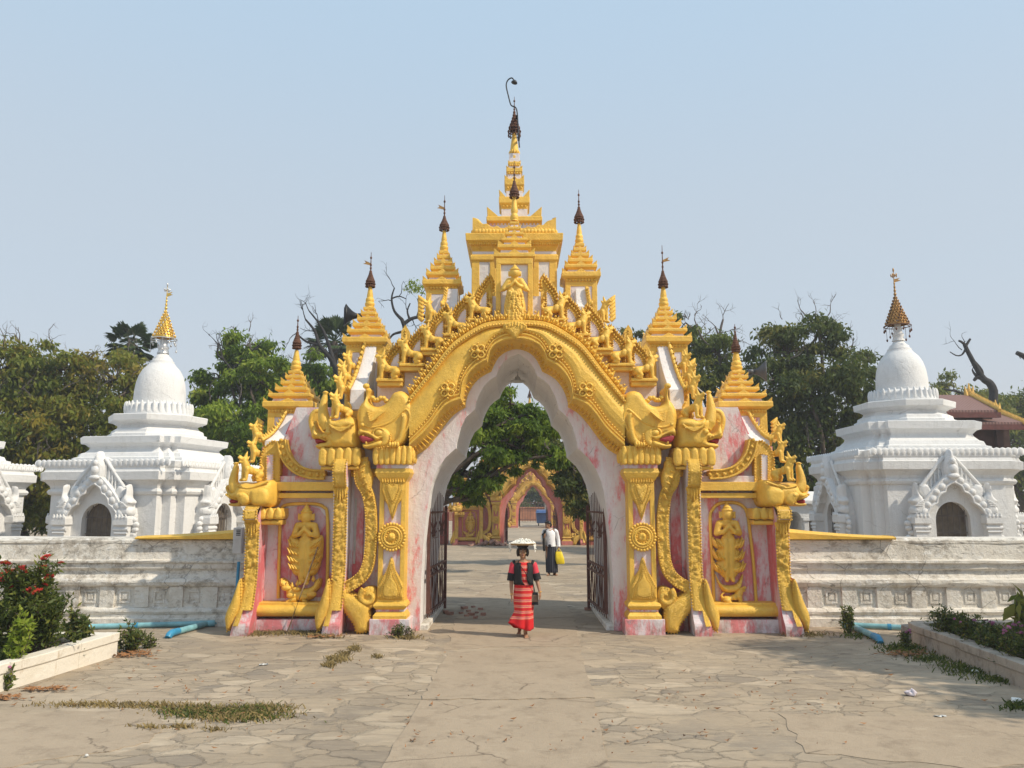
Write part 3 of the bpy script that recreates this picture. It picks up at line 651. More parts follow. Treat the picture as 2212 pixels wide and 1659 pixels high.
# ---- console buttresses (slab with scrolled head and flaring foot)
def buttress(px_base, topy, midy, footy, w, seed, lean=0):
    """upright slab standing out from the wall: carved gold front, painted sides"""
    cx = W(px_base, 1365, -.05)[0]; Z = lambda py, Y=.0: W(px_base, py, Y)[1]
    zt, zm, zf = Z(topy), Z(midy), Z(footy); mb = MB(); g = MB()
    side = [(.6,-.03),(-.12,-.03),(-.14,.16),(-.05,.34),(.06,zf),(.09,zf+.25),(.08,zm-.6),(.06,zm),(-.04,zm+.12),(-.10,zm+.3),(-.12,zt-.22),(-.07,zt-.07),(.04,zt),(.2,zt+.01),(.6,zt-.05)]
    side = side[:2]+cr(side[1:-1], 4, False)+side[-1:]
    dx = lambda z: -lean*max(0, 1-z/zf)**1.5 if z < zf else 0
    n = len(side)
    V = [(cx-w+dx(z)*1.0, y, z) for y, z in side]+[(cx+w+dx(z)*.35, y, z) for y, z in side]
    mb.add(V, [tuple(range(n)), tuple(range(2*n-1, n-1, -1))], 'red_limewash' if seed > 2 else 'pink_limewash'); mb.add(V, [(i, n+i, n+(i+1) % n, (i+1) % n) for i in range(n)], 'pink_limewash')
    # gold strip: smooth head, carved middle, leaf-shaped foot
    fr = [q for q in side[1:] if q[0] < .25]; P = resample(fr, .022); gw = w*.93; m = 8; V = []
    for i, (y, z) in enumerate(P):
        for j in range(m+1):
            t = j/m*2-1; carved = zf-.02 < z < zm+.05
            h = .012
            if carved:
                dv = noise.voronoi(Vector((t*gw/.085+seed*9+.3*math.sin(z*14), z/.10, seed)))[0]; h += .055*math.sqrt(min(1, max(0, (dv[1]-dv[0])*1.8)))*(1 if abs(t) < .8 else .2)
            elif z >= zm+.05: h += .02*math.sqrt(max(0, 1-t*t))+(.012 if abs(abs(t)-.85) < .12 else 0)
            else: h += .035*math.sqrt(max(0, 1-t*t))
            if z > zt-.05: yy, z2 = y, z+h
            else: yy, z2 = y-h, z
            lo = .34 if z < .34 else None
            xx = cx+t*gw+dx(z)*(.675-.325*t)
            V.append((xx, yy, z2))
    Fc = [(i*(m+1)+j, i*(m+1)+j+1, (i+1)*(m+1)+j+1, (i+1)*(m+1)+j) for i in range(len(P)-1) for j in range(m)]
    keep = []
    for f in Fc:
        z = V[f[0]][2]
        if z > .40: keep.append(f)
        elif z > .16 and (f[0] % (m+1)) < 3: keep.append(f)
    g.add(V, keep, 'gold_paint', True)
    for s in (-1, 1):
        for y, z in resample([q for q in fr if q[1] > .42], .05): g.bead((cx+s*gw+dx(z)*(.675-.325*s), y-.03, z), .017, 'gold_paint')
    # flaring leaf at the foot
    O = cr([(cx-w*1.0+dx(.5), .42+.5), (cx-w*1.9+dx(.3), .55), (cx-w*2.5+dx(.2), .30), (cx-w*1.9+dx(.1), .06), (cx-w*1.0+dx(.1), .18), (cx-w*.55+dx(.4), .5)], 5)
    g.relief(O, -.02, .10, .10, 'gold_paint', .03, .4); g.beads(O[len(O)//2:], -.05, .05, .014, 'gold_paint')
    # shoulder leaf under the head
    for k in range(5): x = cx-gw*.8+k*gw*.4; g.leafshape((x, zm-.06-.1*(1-abs(k-2)/2)), (x, zm+.14), .05, .0, .05, 'gold_paint')
    return mb, g
b2, g2 = buttress(724, 990, 1064, 1252, .115, 1, .10); both('buttress', b2, .01); both('buttress_carving', g2)
b3, g3 = buttress(531, 1094, 1140, 1262, .115, 3, .12); both('buttress', b3, .01); both('buttress_carving', g3)

# capitals below the outer beasts
def capital(pxc, hw, t, b, t2, b2_, y0, y1, n=5):
    mb = MB(); cx, zt = W(pxc, t, y0); zb = W(pxc, b, y0)[1]
    mb.loft([[(cx-a, y, z), (cx+a, y, z), (cx+a, y1, z), (cx-a, y1, z)] for a, y, z in ((hw*.86,y0+.05,zb),(hw,y0,zb+.05),(hw,y0,zt-.08),(hw*.94,y0+.03,zt))], 'gold_paint')
    for k in range(n): x = cx-hw+hw*2*(k+.5)/n; mb.relief(cr([(x-hw/n*.85, zb+.01), (x+hw/n*.85, zb+.01), (x+hw/n*.95, zt-.06), (x, zt+.02), (x-hw/n*.95, zt-.06)], 3), y0+.005, .035, .04, 'gold_paint', .022)
    if t2: za, zc = W(pxc, t2, y0)[1], W(pxc, b2_, y0)[1]; mb.box(cx-hw*.8, cx+hw*.8, y0+.05, y1, zc, za, 'gold_paint'); mb.tube([(cx-hw*.9, y0+.06, (za+zc)/2), (cx+hw*.9, y0+.06, (za+zc)/2)], abs(za-zc)*.5, 'gold_paint', 10)
    return mb
both('capital', capital(734, .36, 968, 1005, 1007, 1014, -.02, .6)); both('capital', capital(584, .20, 1098, 1122, 1124, 1134, .12, .6, 3))

# ---- beasts (makara heads) in profile
def conv3b(p): return (691.2+p[0]*.2291, 622.1+p[1]*.2291)
def conv2(p): return (470+p[0]*.4375, 691.2+p[1]*.4375)
def conv6(p): return (680+p[0]/2.552)/1.4467, (1350+p[1]/2.552)/1.4467
def PP(pts, conv, Y): return [W(*conv(p), Y) for p in pts]
def beast_one():
    mb = MB(); Y = .18; q = lambda pts, c=conv3b: PP(pts, c, Y)
    O = cr(q([(432,945),(455,932),(480,960),(472,1000),(468,1050),(485,1095),(540,1120),(605,1105),(660,1045),(690,1000),(740,975),(800,980),(848,1020),(872,1070),(905,1150),(900,1250),(860,1390),(800,1480),(740,1505),(600,1505),(480,1522),(430,1510),(425,1455),(398,1412),(385,1385),(362,1340),(352,1250),(356,1180),(385,1110),(425,1060),(438,1000)]), 3)
    mb.relief(O, Y, .22, .12, 'gold_paint', .025, .35, .5)
    def over(pts, y, t, r, mat='gold_paint', c=conv3b): mb.relief(cr(q(pts, c), 3), y, t, r, mat, .022)
    y = Y-.225
    over([(395,1412),(440,1400),(540,1438),(490,1462),(430,1468)], y-.02, .04, .03, 'red_mouth')
    over([(380,1370),(400,1330),(440,1345),(500,1370),(560,1400),(600,1432),(545,1448),(500,1412),(440,1392),(390,1408)], y+.02, .10, .06)
    over([(424,1478),(480,1480),(560,1452),(610,1445),(600,1500),(540,1515),(440,1520)], y+.02, .10, .06)
    over([(430,1395),(425,1432),(445,1400)], y-.05, .04, .03); over([(455,1480),(462,1448),(475,1482)], y-.05, .04, .03)
    over([(600,1330),(660,1350),(690,1410),(680,1470),(630,1510),(560,1505),(600,1440),(560,1400)], y+.02, .07, .08)
    cx, cz = W(*conv3b((578,1378)), Y); mb.ell((cx, y-.02, cz), (.075, .05, .06), 'gold_paint'); mb.tube([(cx+.1*math.cos(a), y-.03, cz+.075*math.sin(a)) for a in np.linspace(0, 2*PI, 20)], .022, 'gold_paint', 6)
    for k in range(6):      # wing feathers of the bird behind
        a = q([(462+k*6,1178+k*17)])[0]; b = q([(590+k*14-(k > 3)*20,1165+k*2)])[0]; c_ = q([(530,1200+k*13)])[0]
        mb.tube([(u[0], y+.0-.02*k, u[1]) for u in cr([a, c_, b], 5, False)], [.006]+[.016]*(len(cr([a, c_, b], 5, False))-2)+[.006], 'gold_paint', 7)
    p = q([(425,1300),(500,1325),(600,1310),(700,1265),(780,1190),(830,1160),(862,1210),(850,1300),(800,1400)]); mb.tube([(u[0], y+.01, u[1]) for u in cr(p, 4, False)], .022, 'gold_paint', 6)
    p = q([(700,1500),(770,1440),(800,1330),(810,1230),(790,1215)]); mb.tube([(u[0], y+.0, u[1]) for u in cr(p, 4, False)], [.05]*17, 'gold_paint', 8)
    for k in range(4): u = q([(685+k*24,1488)])[0]; mb.ell((u[0], y-.06, u[1]), (.028, .05, .05), 'gold_paint', 8, 6)
    for k in range(7): u = q([(500+k*26,1040+18*math.sin(k*1.3)+k*5)])[0]; mb.ell((u[0], Y-.05, u[1]), (.05, .07, .045), 'gold_paint', 8, 6)
    mb.beads(q([(690,1390),(680,1470),(640,1508),(560,1520)]), y-.04, .04, .015, 'gold_paint'); u = q([(428,1305)])[0]; mb.bead((u[0], y-.06, u[1]), .035, 'gold_paint')
    u = q([(448,935),(458,985)]); mb.ell((u[0][0], Y-.12, u[0][1]), (.06, .06, .05), 'gold_paint')
    # gold shield between this beast and the white ridge
    mb.prism(q([(290,1035),(400,1090),(352,1200),(352,1330),(270,1215)]), Y+.1, Y+.4, 'gold_paint')
    return mb
both('beast_head', beast_one())
def beast_two():
    mb = MB(); Y = .20; q = lambda pts: PP(pts, conv2, Y)
    O = cr(q([(466,572),(474,545),(480,505),(492,498),(500,530),(522,560),(540,548),(600,520),(650,478),(690,490),(704,540),(704,600),(690,640),(600,645),(530,642),(494,636),(488,618),(520,604),(545,600),(510,596),(478,590)]), 3)
    mb.relief(O, Y, .28, .17, 'gold_paint', .026, .35, .5); y = Y-.275
    over = lambda pts, yy, t, r, mat='gold_paint': mb.relief(cr(q(pts), 3), yy, t, r, mat, .022)
    mb.relief(cr(q([(488,585),(520,590),(552,602),(520,610),(492,612)]), 3), Y-.06, .10, .05, 'red_mouth', .022)
    over([(470,570),(486,556),(520,574),(560,596),(545,604),(505,592),(478,590)], Y-.08, .14, .07); over([(492,618),(530,612),(570,604),(580,628),(530,640),(496,634)], Y-.08, .14, .07)
    over([(545,500),(600,520),(640,545),(640,600),(600,625),(560,590)], y+.05, .07, .08)
    # bottle neck of the bird ornament and saddle shield
    p = q([(556,540),(538,500),(532,450),(538,400),(543,372),(545,356)]); pts = cr(p, 4, False); mb.tube([(u[0], Y-.16, u[1]) for u in pts], [.10]*3+list(np.linspace(.115, .035, len(pts)-7))+[.05,.05,.03,.012], 'gold_paint', 12)
    over([(566,495),(600,505),(640,495),(685,505),(690,530),(650,545),(628,562),(600,545),(570,540)], y, .10, .10)
    for k in range(3): p = q([(575+k*6,525+k*8),(628,556+k*2-k*9),(682-k*6,525+k*8)]); mb.tube([(u[0], y-.08, u[1]) for u in cr(p, 5, False)], .018, 'gold_paint', 6)
    for k in range(9): u = q([(498+k*14,572+k*3.6)])[0]; mb.bead((u[0], Y-.2, u[1]), .024, 'gold_paint')
    cx, cz = q([(566,560)])[0]; mb.ell((cx, y-.0, cz), (.06, .06, .05), 'gold_paint')
    p = q([(470,560),(462,540),(452,490),(470,452),(500,448),(512,475)]); pts = cr(p, 5, False); mb.tube([(u[0], Y+.14, u[1]) for u in pts], [.05]*len(pts), 'gold_paint', 8)
    mb.relief(cr(q([(440,460),(470,432),(505,440),(515,470),(490,510),(468,548),(445,520)]), 4), Y+.2, .1, .12, 'gold_paint', .03, .1)
    return mb
both('beast_head', beast_two())
def beast_three():
    mb = MB(); Y = .24; q = lambda pts: PP(pts, conv6, Y)
    O = cr(q([(72,432),(98,422),(114,462),(135,470),(170,410),(215,398),(300,402),(400,384),(452,390),(470,450),(460,560),(420,600),(330,602),(200,592),(112,588),(108,566),(180,556),(130,545),(92,500)]), 3)
    mb.relief(O, Y, .28, .18, 'gold_paint', .026, .35, .5); y = Y-.275
    over = lambda pts, yy, t, r, mat='gold_paint': mb.relief(cr(q(pts), 3), yy, t, r, mat, .022)
    over([(120,538),(160,540),(190,552),(160,566),(115,566)], Y-.10, .06, .04, 'red_mouth'); over([(88,495),(120,500),(180,530),(215,556),(170,548),(110,530)], Y-.10, .14, .06); over([(106,570),(160,568),(210,560),(230,590),(120,590)], Y-.10, .14, .06)
    over([(180,500),(230,470),(290,500),(300,560),(240,590),(210,550)], y+.04, .08, .08); over([(300,470),(380,440),(440,470),(440,560),(370,590),(310,570)], y+.03, .07, .1)
    p = q([(178,480),(160,440),(150,400),(158,340),(170,290),(170,262),(169,244)]); pts = cr(p, 4, False); mb.tube([(u[0], Y-.14, u[1]) for u in pts], [.08,.09,.10,.10]+list(np.linspace(.10, .035, len(pts)-8))+[.05,.05,.03,.012], 'gold_paint', 12)
    p = q([(200,430),(280,450),(360,430),(440,400)]); mb.tube([(u[0], y+.02, u[1]) for u in cr(p, 5, False)], .02, 'gold_paint', 6)
    for k in range(7): u = q([(100+k*18,500+k*6)])[0]; mb.bead((u[0], Y-.18, u[1]), .022, 'gold_paint')
    cx, cz = q([(228,505)])[0]; mb.ell((cx, y-.0, cz), (.055, .05, .045), 'gold_paint')
    return mb
both('beast_head', beast_three())
def lion_at(px, py, Y, s, rz, rzr=None):     # px,py: middle of its base; a lion on each wing
    x, z = W(px, py, Y)
    link('lion_figure', lion_mesh, gate, (x, Y, z), (0, 0, rz), (s, s, s)); link('lion_figure', lion_r, gate, (2*GX-x, Y, z), (0, 0, -rz if rzr is None else rzr), (s, s, s))
lion_at(735, 906, .02, .98, .9); lion_at(745, 865, .30, .95, .75); lion_at(752, 838, .50, .92, .75); lion_at(762, 812, .68, .88, .75)
lion_at(541, 1040, .05, .95, .8); lion_at(558, 1000, .45, .85, .6); lion_at(562, 962, .7, .85, .6)
lion_at(936, 700, .75, .95, .75)

# ---- sloping white ridges running down from the turrets
def ridge(top, bot, Yt, Yb, w):
    mb = MB(); n = 7; xt, zt = W(*top, Yt); xb, zb = W(*bot, Yb); rings = []
    for i in range(n):
        t = i/(n-1); x = xt*(1-t)+xb*t; y = Yt*(1-t)+Yb*t; z = zt*(1-t)+zb*t-.10*math.sin(PI*t)*1.2; ww = w*(.9+.2*t)
        rings.append([(x-ww, y, z), (x+ww, y, z), (x+ww, y+.55, z-.25), (x-ww, y+.55, z-.25)])
    mb.loft(rings[::-1], 'white_limewash')
    x, y, z = (rings[-1][0][0]+rings[-1][1][0])/2, rings[-1][0][1], rings[-1][0][2]
    mb.loft([[(x-w*1.1, y, z), (x+w*1.1, y, z), (x+w*1.1, y+.55, z-.25), (x-w*1.1, y+.55, z-.25)], [(x-w*1.1, y-.02, z-.35), (x+w*1.1, y-.02, z-.35), (x+w*1.1, y+.5, z-.6), (x-w*1.1, y+.5, z-.6)]][::-1], 'white_limewash')
    g = MB()
    for i in range(n-1):
        a, b = Vector(rings[i][0]), Vector(rings[i+1][0])
        for k in range(2):
            p = a.lerp(b, k/2+.1); r = a.lerp(b, k/2+.6)
            g.tube([p+Vector((-.01,-.03,.03)), r+Vector((-.015,-.045,.01)), r+Vector((-.055,-.03,.10))], [.035,.05,.006], 'gold_paint', 6)
    return mb, g
for args in (((804,735),(772,842),1.0,.25,.115), ((640,878),(588,952),1.0,.42,.12), ((978,624),(972,662),1.15,.9,.11)):
    a, g = ridge(*args); both('white_ridge', a, .012); both('ridge_edging', g)
# pink web walls behind the ridges
mb = MB(); mb.prism(WL([(600,1000),(606,960),(640,884),(668,884),(690,960),(700,1010)], .62), .62, 1.2, 'red_limewash'); mb.prism(WL([(655,1020),(672,950),(720,950),(730,1020)], .50), .50, .7, 'pink_limewash'); both('web_wall', mb)
# gold framed panel over the outermost beast
mb = MB(); O = WL([(561,1080),(604,1080),(606,956),(590,952),(572,966),(564,990)], .40); I = WL([(577,1072),(591,1072),(592,980),(577,984)], .40)
mb.prism(O, .38, .7, 'gold_paint'); mb.prism(I, .365, .40, 'pink_limewash'); mb.beads(I+[I[0]], .36, .045, .017, 'gold_paint'); mb.beads(O[1:]+[O[0]], .37, .05, .02, 'gold_paint'); both('framed_panel', mb)

# ---- spires
def flames(mb, cx, cy, w, z, h, ry=1.0, mid=True, mat='gold_paint'):
    spots = [(-1,-1),(1,-1),(1,1),(-1,1)]
    for sx, sy in spots:
        x, y = cx+sx*w, cy+sy*w*ry; e = min(w*.45, h*1.1)
        mb.add([(x, y, z), (x-sx*e, y, z), (x-sx*.03, y-sy*.03, z), (x, y-sy*e, z), (x+sx*.01, y+sy*.01, z+h)], [(0,1,4),(0,4,3),(1,2,4),(2,3,4),(1,0,3,2)], mat)
    if mid:
        for ax, ay in ((0,-1),(0,1),(1,0),(-1,0)):
            x, y = cx+ax*w, cy+ay*w*ry; e = w*.34; tx, ty = (1,0) if ax == 0 else (0,1)
            mb.add([(x-tx*e,y-ty*e,z),(x+tx*e,y+ty*e,z),(x-ax*.04,y-ay*.04,z),(x,y,z+h*.8)], [(0,1,3),(1,2,3),(2,0,3),(0,2,1)], mat)
def spire(mb, cx, cy, tiers, neck, fl=.09, mat='gold_paint'):
    """tiers: (z0, z1, half width) gold slabs from the bottom up; neck: lathe profile on top"""
    for i, (z0, z1, w) in enumerate(tiers):
        h = z1-z0; mb.squares([(w*.80, z0-.001), (w*.86, z0+h*.12), (w, z0+h*.38), (w, z1-.02), (w*.985, z1)], cx, cy, mat)
        nx = tiers[i+1] if i+1 < len(tiers) else None
        if nx: mb.squares([(nx[2]*.86, z1-.002), (nx[2]*.80, nx[0]+.004)], cx, cy, 'pink_limewash')
        if i < len(tiers)-1: flames(mb, cx, cy, w*.97, z1-.005, min(fl, w*.45))
        k = int(w*2/.07)
        if i < 1:
            for s in range(k): x = cx-w*.8+w*1.6*(s+.5)/k; mb.leafshape((x, z0-.045), (x, z0+.02), .035, cy-w*.86, .02, mat)
    mb.lathe(neck, cx, cy, mat, 12); return mb
def finial(cx, cy, z0, z1, ztip, r, flag=0, mat='rusty_iron'):
    mb = MB(); h = z1-z0
    mb.lathe([(r*.30, z0-h*.35), (r*.34, z0), (r*.2, z1)], cx, cy, mat, 10)
    rows = 7
    for k in range(rows):
        t = k/(rows-1); rr = r*(1-t)**1.35*.98+.012; z = z0+h*(.12+.86*t); m = max(6, int(22*(1-t*.6)))
        mb.tube([(cx+rr*math.cos(a), cy+rr*math.sin(a), z) for a in np.linspace(0, 2*PI, 17)], .013, mat, 5, cap=False)
        if k:
            for i in range(m): a = 2*PI*i/m+k*.3; mb.ell((cx+rr*math.cos(a), cy+rr*math.sin(a), z+.01), (.018, .018, .032), mat, 6, 4)
    mb.lathe([(r*.84, z0+h*.13), (r*.60, z0+h*.30), (r*.37, z0+h*.5), (r*.17, z0+h*.74), (.015, z1)], cx, cy, mat, 16, False, False)
    for i in range(14):
        a = 2*PI*i/14; x, y = cx+r*math.cos(a), cy+r*math.sin(a); mb.tube([(x, y, z0+h*.14), (x, y, z0-h*.06)], .010, mat, 5); mb.bead((x, y, z0-h*.08), .018, mat)
    mb.tube([(cx+r*math.cos(a), cy+r*math.sin(a), z0-h*.03) for a in np.linspace(0, 2*PI, 17)], .009, mat, 5, cap=False)
    mb.tube([(cx, cy, z1-.02), (cx, cy, ztip)], [.016, .005], mat, 6)
    for t in (.2, .36, .72): mb.ell((cx, cy, z1+(ztip-z1)*t), (.022, .022, .028), mat, 8, 6)
    if flag: z = z1+(ztip-z1)*.45; mb.add([(cx, cy-.004, z), (cx+flag*.13, cy-.004, z+.06), (cx+flag*.10, cy-.004, z+.01), (cx+flag*.15, cy-.004, z-.01), (cx, cy-.004, z-.045),
        (cx, cy+.004, z), (cx+flag*.13, cy+.004, z+.06), (cx+flag*.10, cy+.004, z+.01), (cx+flag*.15, cy+.004, z-.01), (cx, cy+.004, z-.045)], [(0,1,2,3,4),(9,8,7,6,5),(0,5,6,1),(1,6,7,2),(2,7,8,3),(3,8,9,4)], 'bronze_gold')
    return mb
def turret(pxc, Yc, slab, half, neck_y, hti, tip, body_y, body_half, flag):
    m = mpp(Yc); cx = W(pxc, slab[1], Yc-half*m)[0]; w = half*m*.99; Yf = Yc-w; Z = lambda py, Y=Yc: W(pxc, py, Y)[1]
    zb = Z(body_y, Yf); z0, z1 = Z(slab[1], Yf), Z(slab[0], Yf); bw = body_half*m
    b = MB(); b.box(cx-bw*.97, cx+bw*.97, Yc-bw*.97, Yc+bw*.97, zb, z0, 'pink_limewash')
    for sx in (-1, 1):
        for sy in (-1, 1): x, y = cx+sx*bw*.85, Yc+sy*bw*.85; b.box(x-bw*.17, x+bw*.17, y-bw*.17, y+bw*.17, zb, z0-.003, 'gold_paint')
    b.box(cx-bw*1.01, cx+bw*1.01, Yc-bw*1.01, Yc+bw*1.01, z0-.13, z0-.02, 'gold_paint'); b.box(cx-bw*1.0, cx+bw*1.0, Yc-bw*1.0, Yc+bw*1.0, zb, zb+.12, 'gold_paint')
    bo = b.build('turret', gate, .01)
    zn = Z(neck_y); Hs = zn-z1; tiers = [(z0, z1, w)]
    ws = [.84,.64,.475,.34,.25]; fr = [(.06,.155),(.185,.28),(.31,.40),(.43,.515),(.535,.61)]
    for q, (a, c) in zip(ws, fr): tiers.append((z1+Hs*a, z1+Hs*c, w*q))
    zt = z1+Hs*.61; r = w*.19
    neck = [(r*1.05,zt),(r*.95,zt+Hs*.02),(r*1.18,zt+Hs*.05),(r*1.18,zt+Hs*.09),(r*.9,zt+Hs*.10),(r*1.05,zt+Hs*.13),(r*.98,zt+Hs*.17),(r*.72,zt+Hs*.19),(r*.78,zt+Hs*.22),(r*.6,zt+Hs*.3),(r*.42,zn)]
    spire(MB(), cx, Yc, tiers, neck).build('spire', bo, .008)
    finial(cx, Yc, Z(hti[1]), Z(hti[0]), Z(tip), (hti[2])*m, flag).build('finial', bo)
turret(954, 1.5, (603,619), 43, 499, (470,495,10), 422, 720, 34, -1); turret(1256, 1.5, (586,602), 43, 484, (450,478,10), 410, 720, 34, 0)
turret(787, 1.3, (727,745), 49, 620, (588,617,9.5), 545, 900, 40, -1); turret(1446, 1.3, (725,744), 50, 620, (588,618,9.5), 530, 900, 40, 1)
turret(620, 1.3, (866,885), 54, 757, (720,750,8.5), 682, 1060, 43, 0); turret(1612, 1.3, (866,885), 58, 757, (728,758,8.5), 700, 1060, 46, 0)
# side ornaments on the turrets' outer flanks
for px, t, b, Y in ((908,640,690,1.2),(736,775,850,1.0),(560,905,950,1.0)):
    mb = MB(); x, zt = W(px, t, Y); zb = W(px, b, Y)[1]
    for k in range(6): z = zt+(zb-zt)*(k+.5)/6; mb.tube([(x+.06, Y, z-.06), (x-.01, Y, z), (x-.04, Y, z+.06)], [.05,.045,.008], 'gold_paint', 6)
    both('flank_flames', mb)

# ---- central tower and niche
mp = mpp(1.3)
def ztw(py): return W(1112, py, 1.3)[1]
def zti(py, w): return W(1112, py, Yc-w*mp)[1]
cxw = W(1111, 560, 1.3)[0]; Yc = 1.3+92*mp
mb = MB(); bw = 92*mp
mb.box(cxw-bw, cxw+bw, Yc-bw, Yc+bw, ztw(760), ztw(548), 'pink_limewash')
for sx in (-1, 1):
    for sy in (-1, 1):
        x, y = cxw+sx*bw*.94, Yc+sy*bw*.94; mb.box(x-.075, x+.075, y-.075, y+.075, ztw(760), ztw(562), 'gold_paint')
    for q in (.52,): x = cxw+sx*bw*q; mb.box(x-.06, x+.06, Yc-bw-.03, Yc-bw+.05, ztw(760), ztw(565), 'gold_paint')
    mb.box(cxw+sx*bw*.73-.2, cxw+sx*bw*.73+.2, Yc-bw-.012, Yc-bw+.05, ztw(760), ztw(566), 'white_limewash')
mb.squares([(95*mp, ztw(566)), (98*mp, ztw(562)), (98*mp, ztw(553)), (95*mp, ztw(550))], cxw, Yc, 'gold_paint')
mb.squares([(94*mp, ztw(550)), (94*mp, ztw(544))], cxw, Yc, 'pink_limewash')
tower = mb.build('tower', gate, .01)
mb = MB()
mb.squares([(92*mp, ztw(547)), (93*mp, ztw(541)), (99*mp, ztw(531)), (106*mp, ztw(525)), (108*mp, ztw(523)), (109*mp, ztw(509)), (107*mp, ztw(508))], cxw, Yc, 'gold_paint')
k = 40
for ax in (0, 1):
    for i in range(k):
        t = -1+2*(i+.5)/k
        if ax == 0: mb.leafshape((cxw+t*100*mp, ztw(533)), (cxw+t*100*mp, ztw(526)), .032, Yc-102*mp, .03, 'gold_paint')
def crown(w, zb, h, dip):
    """upswept carved cresting on all four sides of a tier"""
    n = 24
    for s in range(4):
        rot = Matrix.Rotation(s*PI/2, 3, 'Z'); A = []; B = []
        for i in range(n+1):
            t = -1+2*i/n; z = zb+dip+(h-dip)*abs(t)**3.2+(.035 if i % 3 == 1 else 0); p = rot @ Vector((t*w, -w, 0)); q = rot @ Vector((t*(w-.06), -w+.07, 0)); A.append((p, z)); B.append((q, z))
        V = []
        for (p, z), (q, _) in zip(A, B): V += [(cxw+p.x, Yc+p.y, zb-.004), (cxw+p.x*1.0, Yc+p.y*1.0, z), (cxw+q.x, Yc+q.y, z), (cxw+q.x, Yc+q.y, zb-.004)]
        mb.add(V, [(i*4+j, i*4+4+j, i*4+4+(j+1) % 4, i*4+(j+1) % 4) for i in range(n) for j in range(4)], 'gold_paint')
        for i in range(1, n):
            p = rot @ Vector((-w+2*w*i/n, -w-.005, 0)); mb.ell((cxw+p.x, Yc+p.y, zb+dip*.55), (.05, .03, dip*.35) if s % 2 == 0 else (.03, .05, dip*.35), 'gold_paint', 8, 6)
crown(94*mp, ztw(509), ztw(470)-ztw(509), .15)
T = [(57,500,488,None),(63,487,467,445),(30,464,451,None),(35,451,425,408),(19,422,412,None),(22.5,411,386,376),(16,384,378,None),(18.5,377,363,356),(13,362,360,None),(14.5,359,349,345),(12,348,339,None)]
for w, b, t, fl in T:
    zz = lambda y: zti(y, w); hw = w*mpp(Yc-w*mp)
    if fl is None: mb.squares([(hw*.98, zz(b)-.12), (hw*.98, zz(t)+.08)], cxw, Yc, 'pink_limewash')
    else:
        mb.squares([(hw*.84, zz(b)), (hw*.86, zz(b-(b-t)*.3)), (hw, zz(b-(b-t)*.5)), (hw, zz(t)-.015), (hw*.98, zz(t))], cxw, Yc, 'gold_paint')
        flames(mb, cxw, Yc, hw*.97, zz(t)-.004, zz(fl)-zz(t), 1, w < 40)
        nk = max(5, int(hw*2/.085))
        for i in range(nk): mb.bead((cxw+hw*.84*(-1+2*(i+.5)/nk), Yc-hw*.87, zz(b-(b-t)*.26)), .028, 'gold_paint')
zq = lambda y: W(1112, y, Yc)[1]; mq = mpp(Yc)
mb.lathe([(r*mq, zq(y)) for r, y in ((12,346),(12,340),(10.5,337),(8.5,334),(10.5,329),(9.5,326),(9,320),(7,305),(5.5,297),(5,288))], cxw, Yc, 'gold_paint', 14)
for i in range(12): a = 2*PI*i/12; mb.ell((cxw+10*mq*math.cos(a), Yc+10*mq*math.sin(a), zq(331)), (.03, .03, .05), 'gold_paint', 6, 5)
mb.build('spire', tower, .008)
finial(cxw, Yc, zq(290), zq(243), zq(209), 13.5*mq).build('finial', tower)

Yn = .30; mn = mpp(Yn); cxn = W(1111, 640, Yn)[0]; zn = lambda py: W(1111, py, Yn)[1]
mb = MB(); mb.box(cxn-39*mn, cxn+39*mn, Yn+.03, Yn+.75, zn(735), zn(560), 'white_limewash')
for s in (-1, 1): mb.box(cxn+s*35.5*mn-5.5*mn, cxn+s*35.5*mn+5.5*mn, Yn-.02, Yn+.75, zn(735), zn(560), 'gold_paint')
mb.box(cxn-41*mn, cxn+41*mn, Yn-.024, Yn+.76, zn(571), zn(558), 'gold_paint')
niche = mb.build('niche', gate, .01)
def ztn(py): return W(1111, py, Yn+.36)[1]
cyn = Yn+.36; mn2 = mpp(cyn)
tiers = []
for wq, b_, t_ in ((46.5,558,545),(38,538,527),(29,522,513),(20.5,509,501),(14.5,497,489),(10.5,485,478)):
    Yq = cyn-wq*mn2; tiers.append((W(1111, b_, Yq)[1], W(1111, t_, Yq)[1], wq*mpp(Yq)))
neck = [(9*mn2,ztn(478)),(8*mn2,ztn(476)),(9.5*mn2,ztn(472)),(8.5*mn2,ztn(466)),(6.5*mn2,ztn(462)),(8.2*mn2,ztn(457)),(7.5*mn2,ztn(452)),(5.2*mn2,ztn(437)),(4.4*mn2,ztn(430)),(3.5*mn2,ztn(424))]
spire(MB(), cxn, cyn, tiers, neck, .10).build('spire', niche, .008)
finial(cxn, cyn, ztn(424), ztn(394), ztn(349), 9.5*mn2).build('finial', niche)

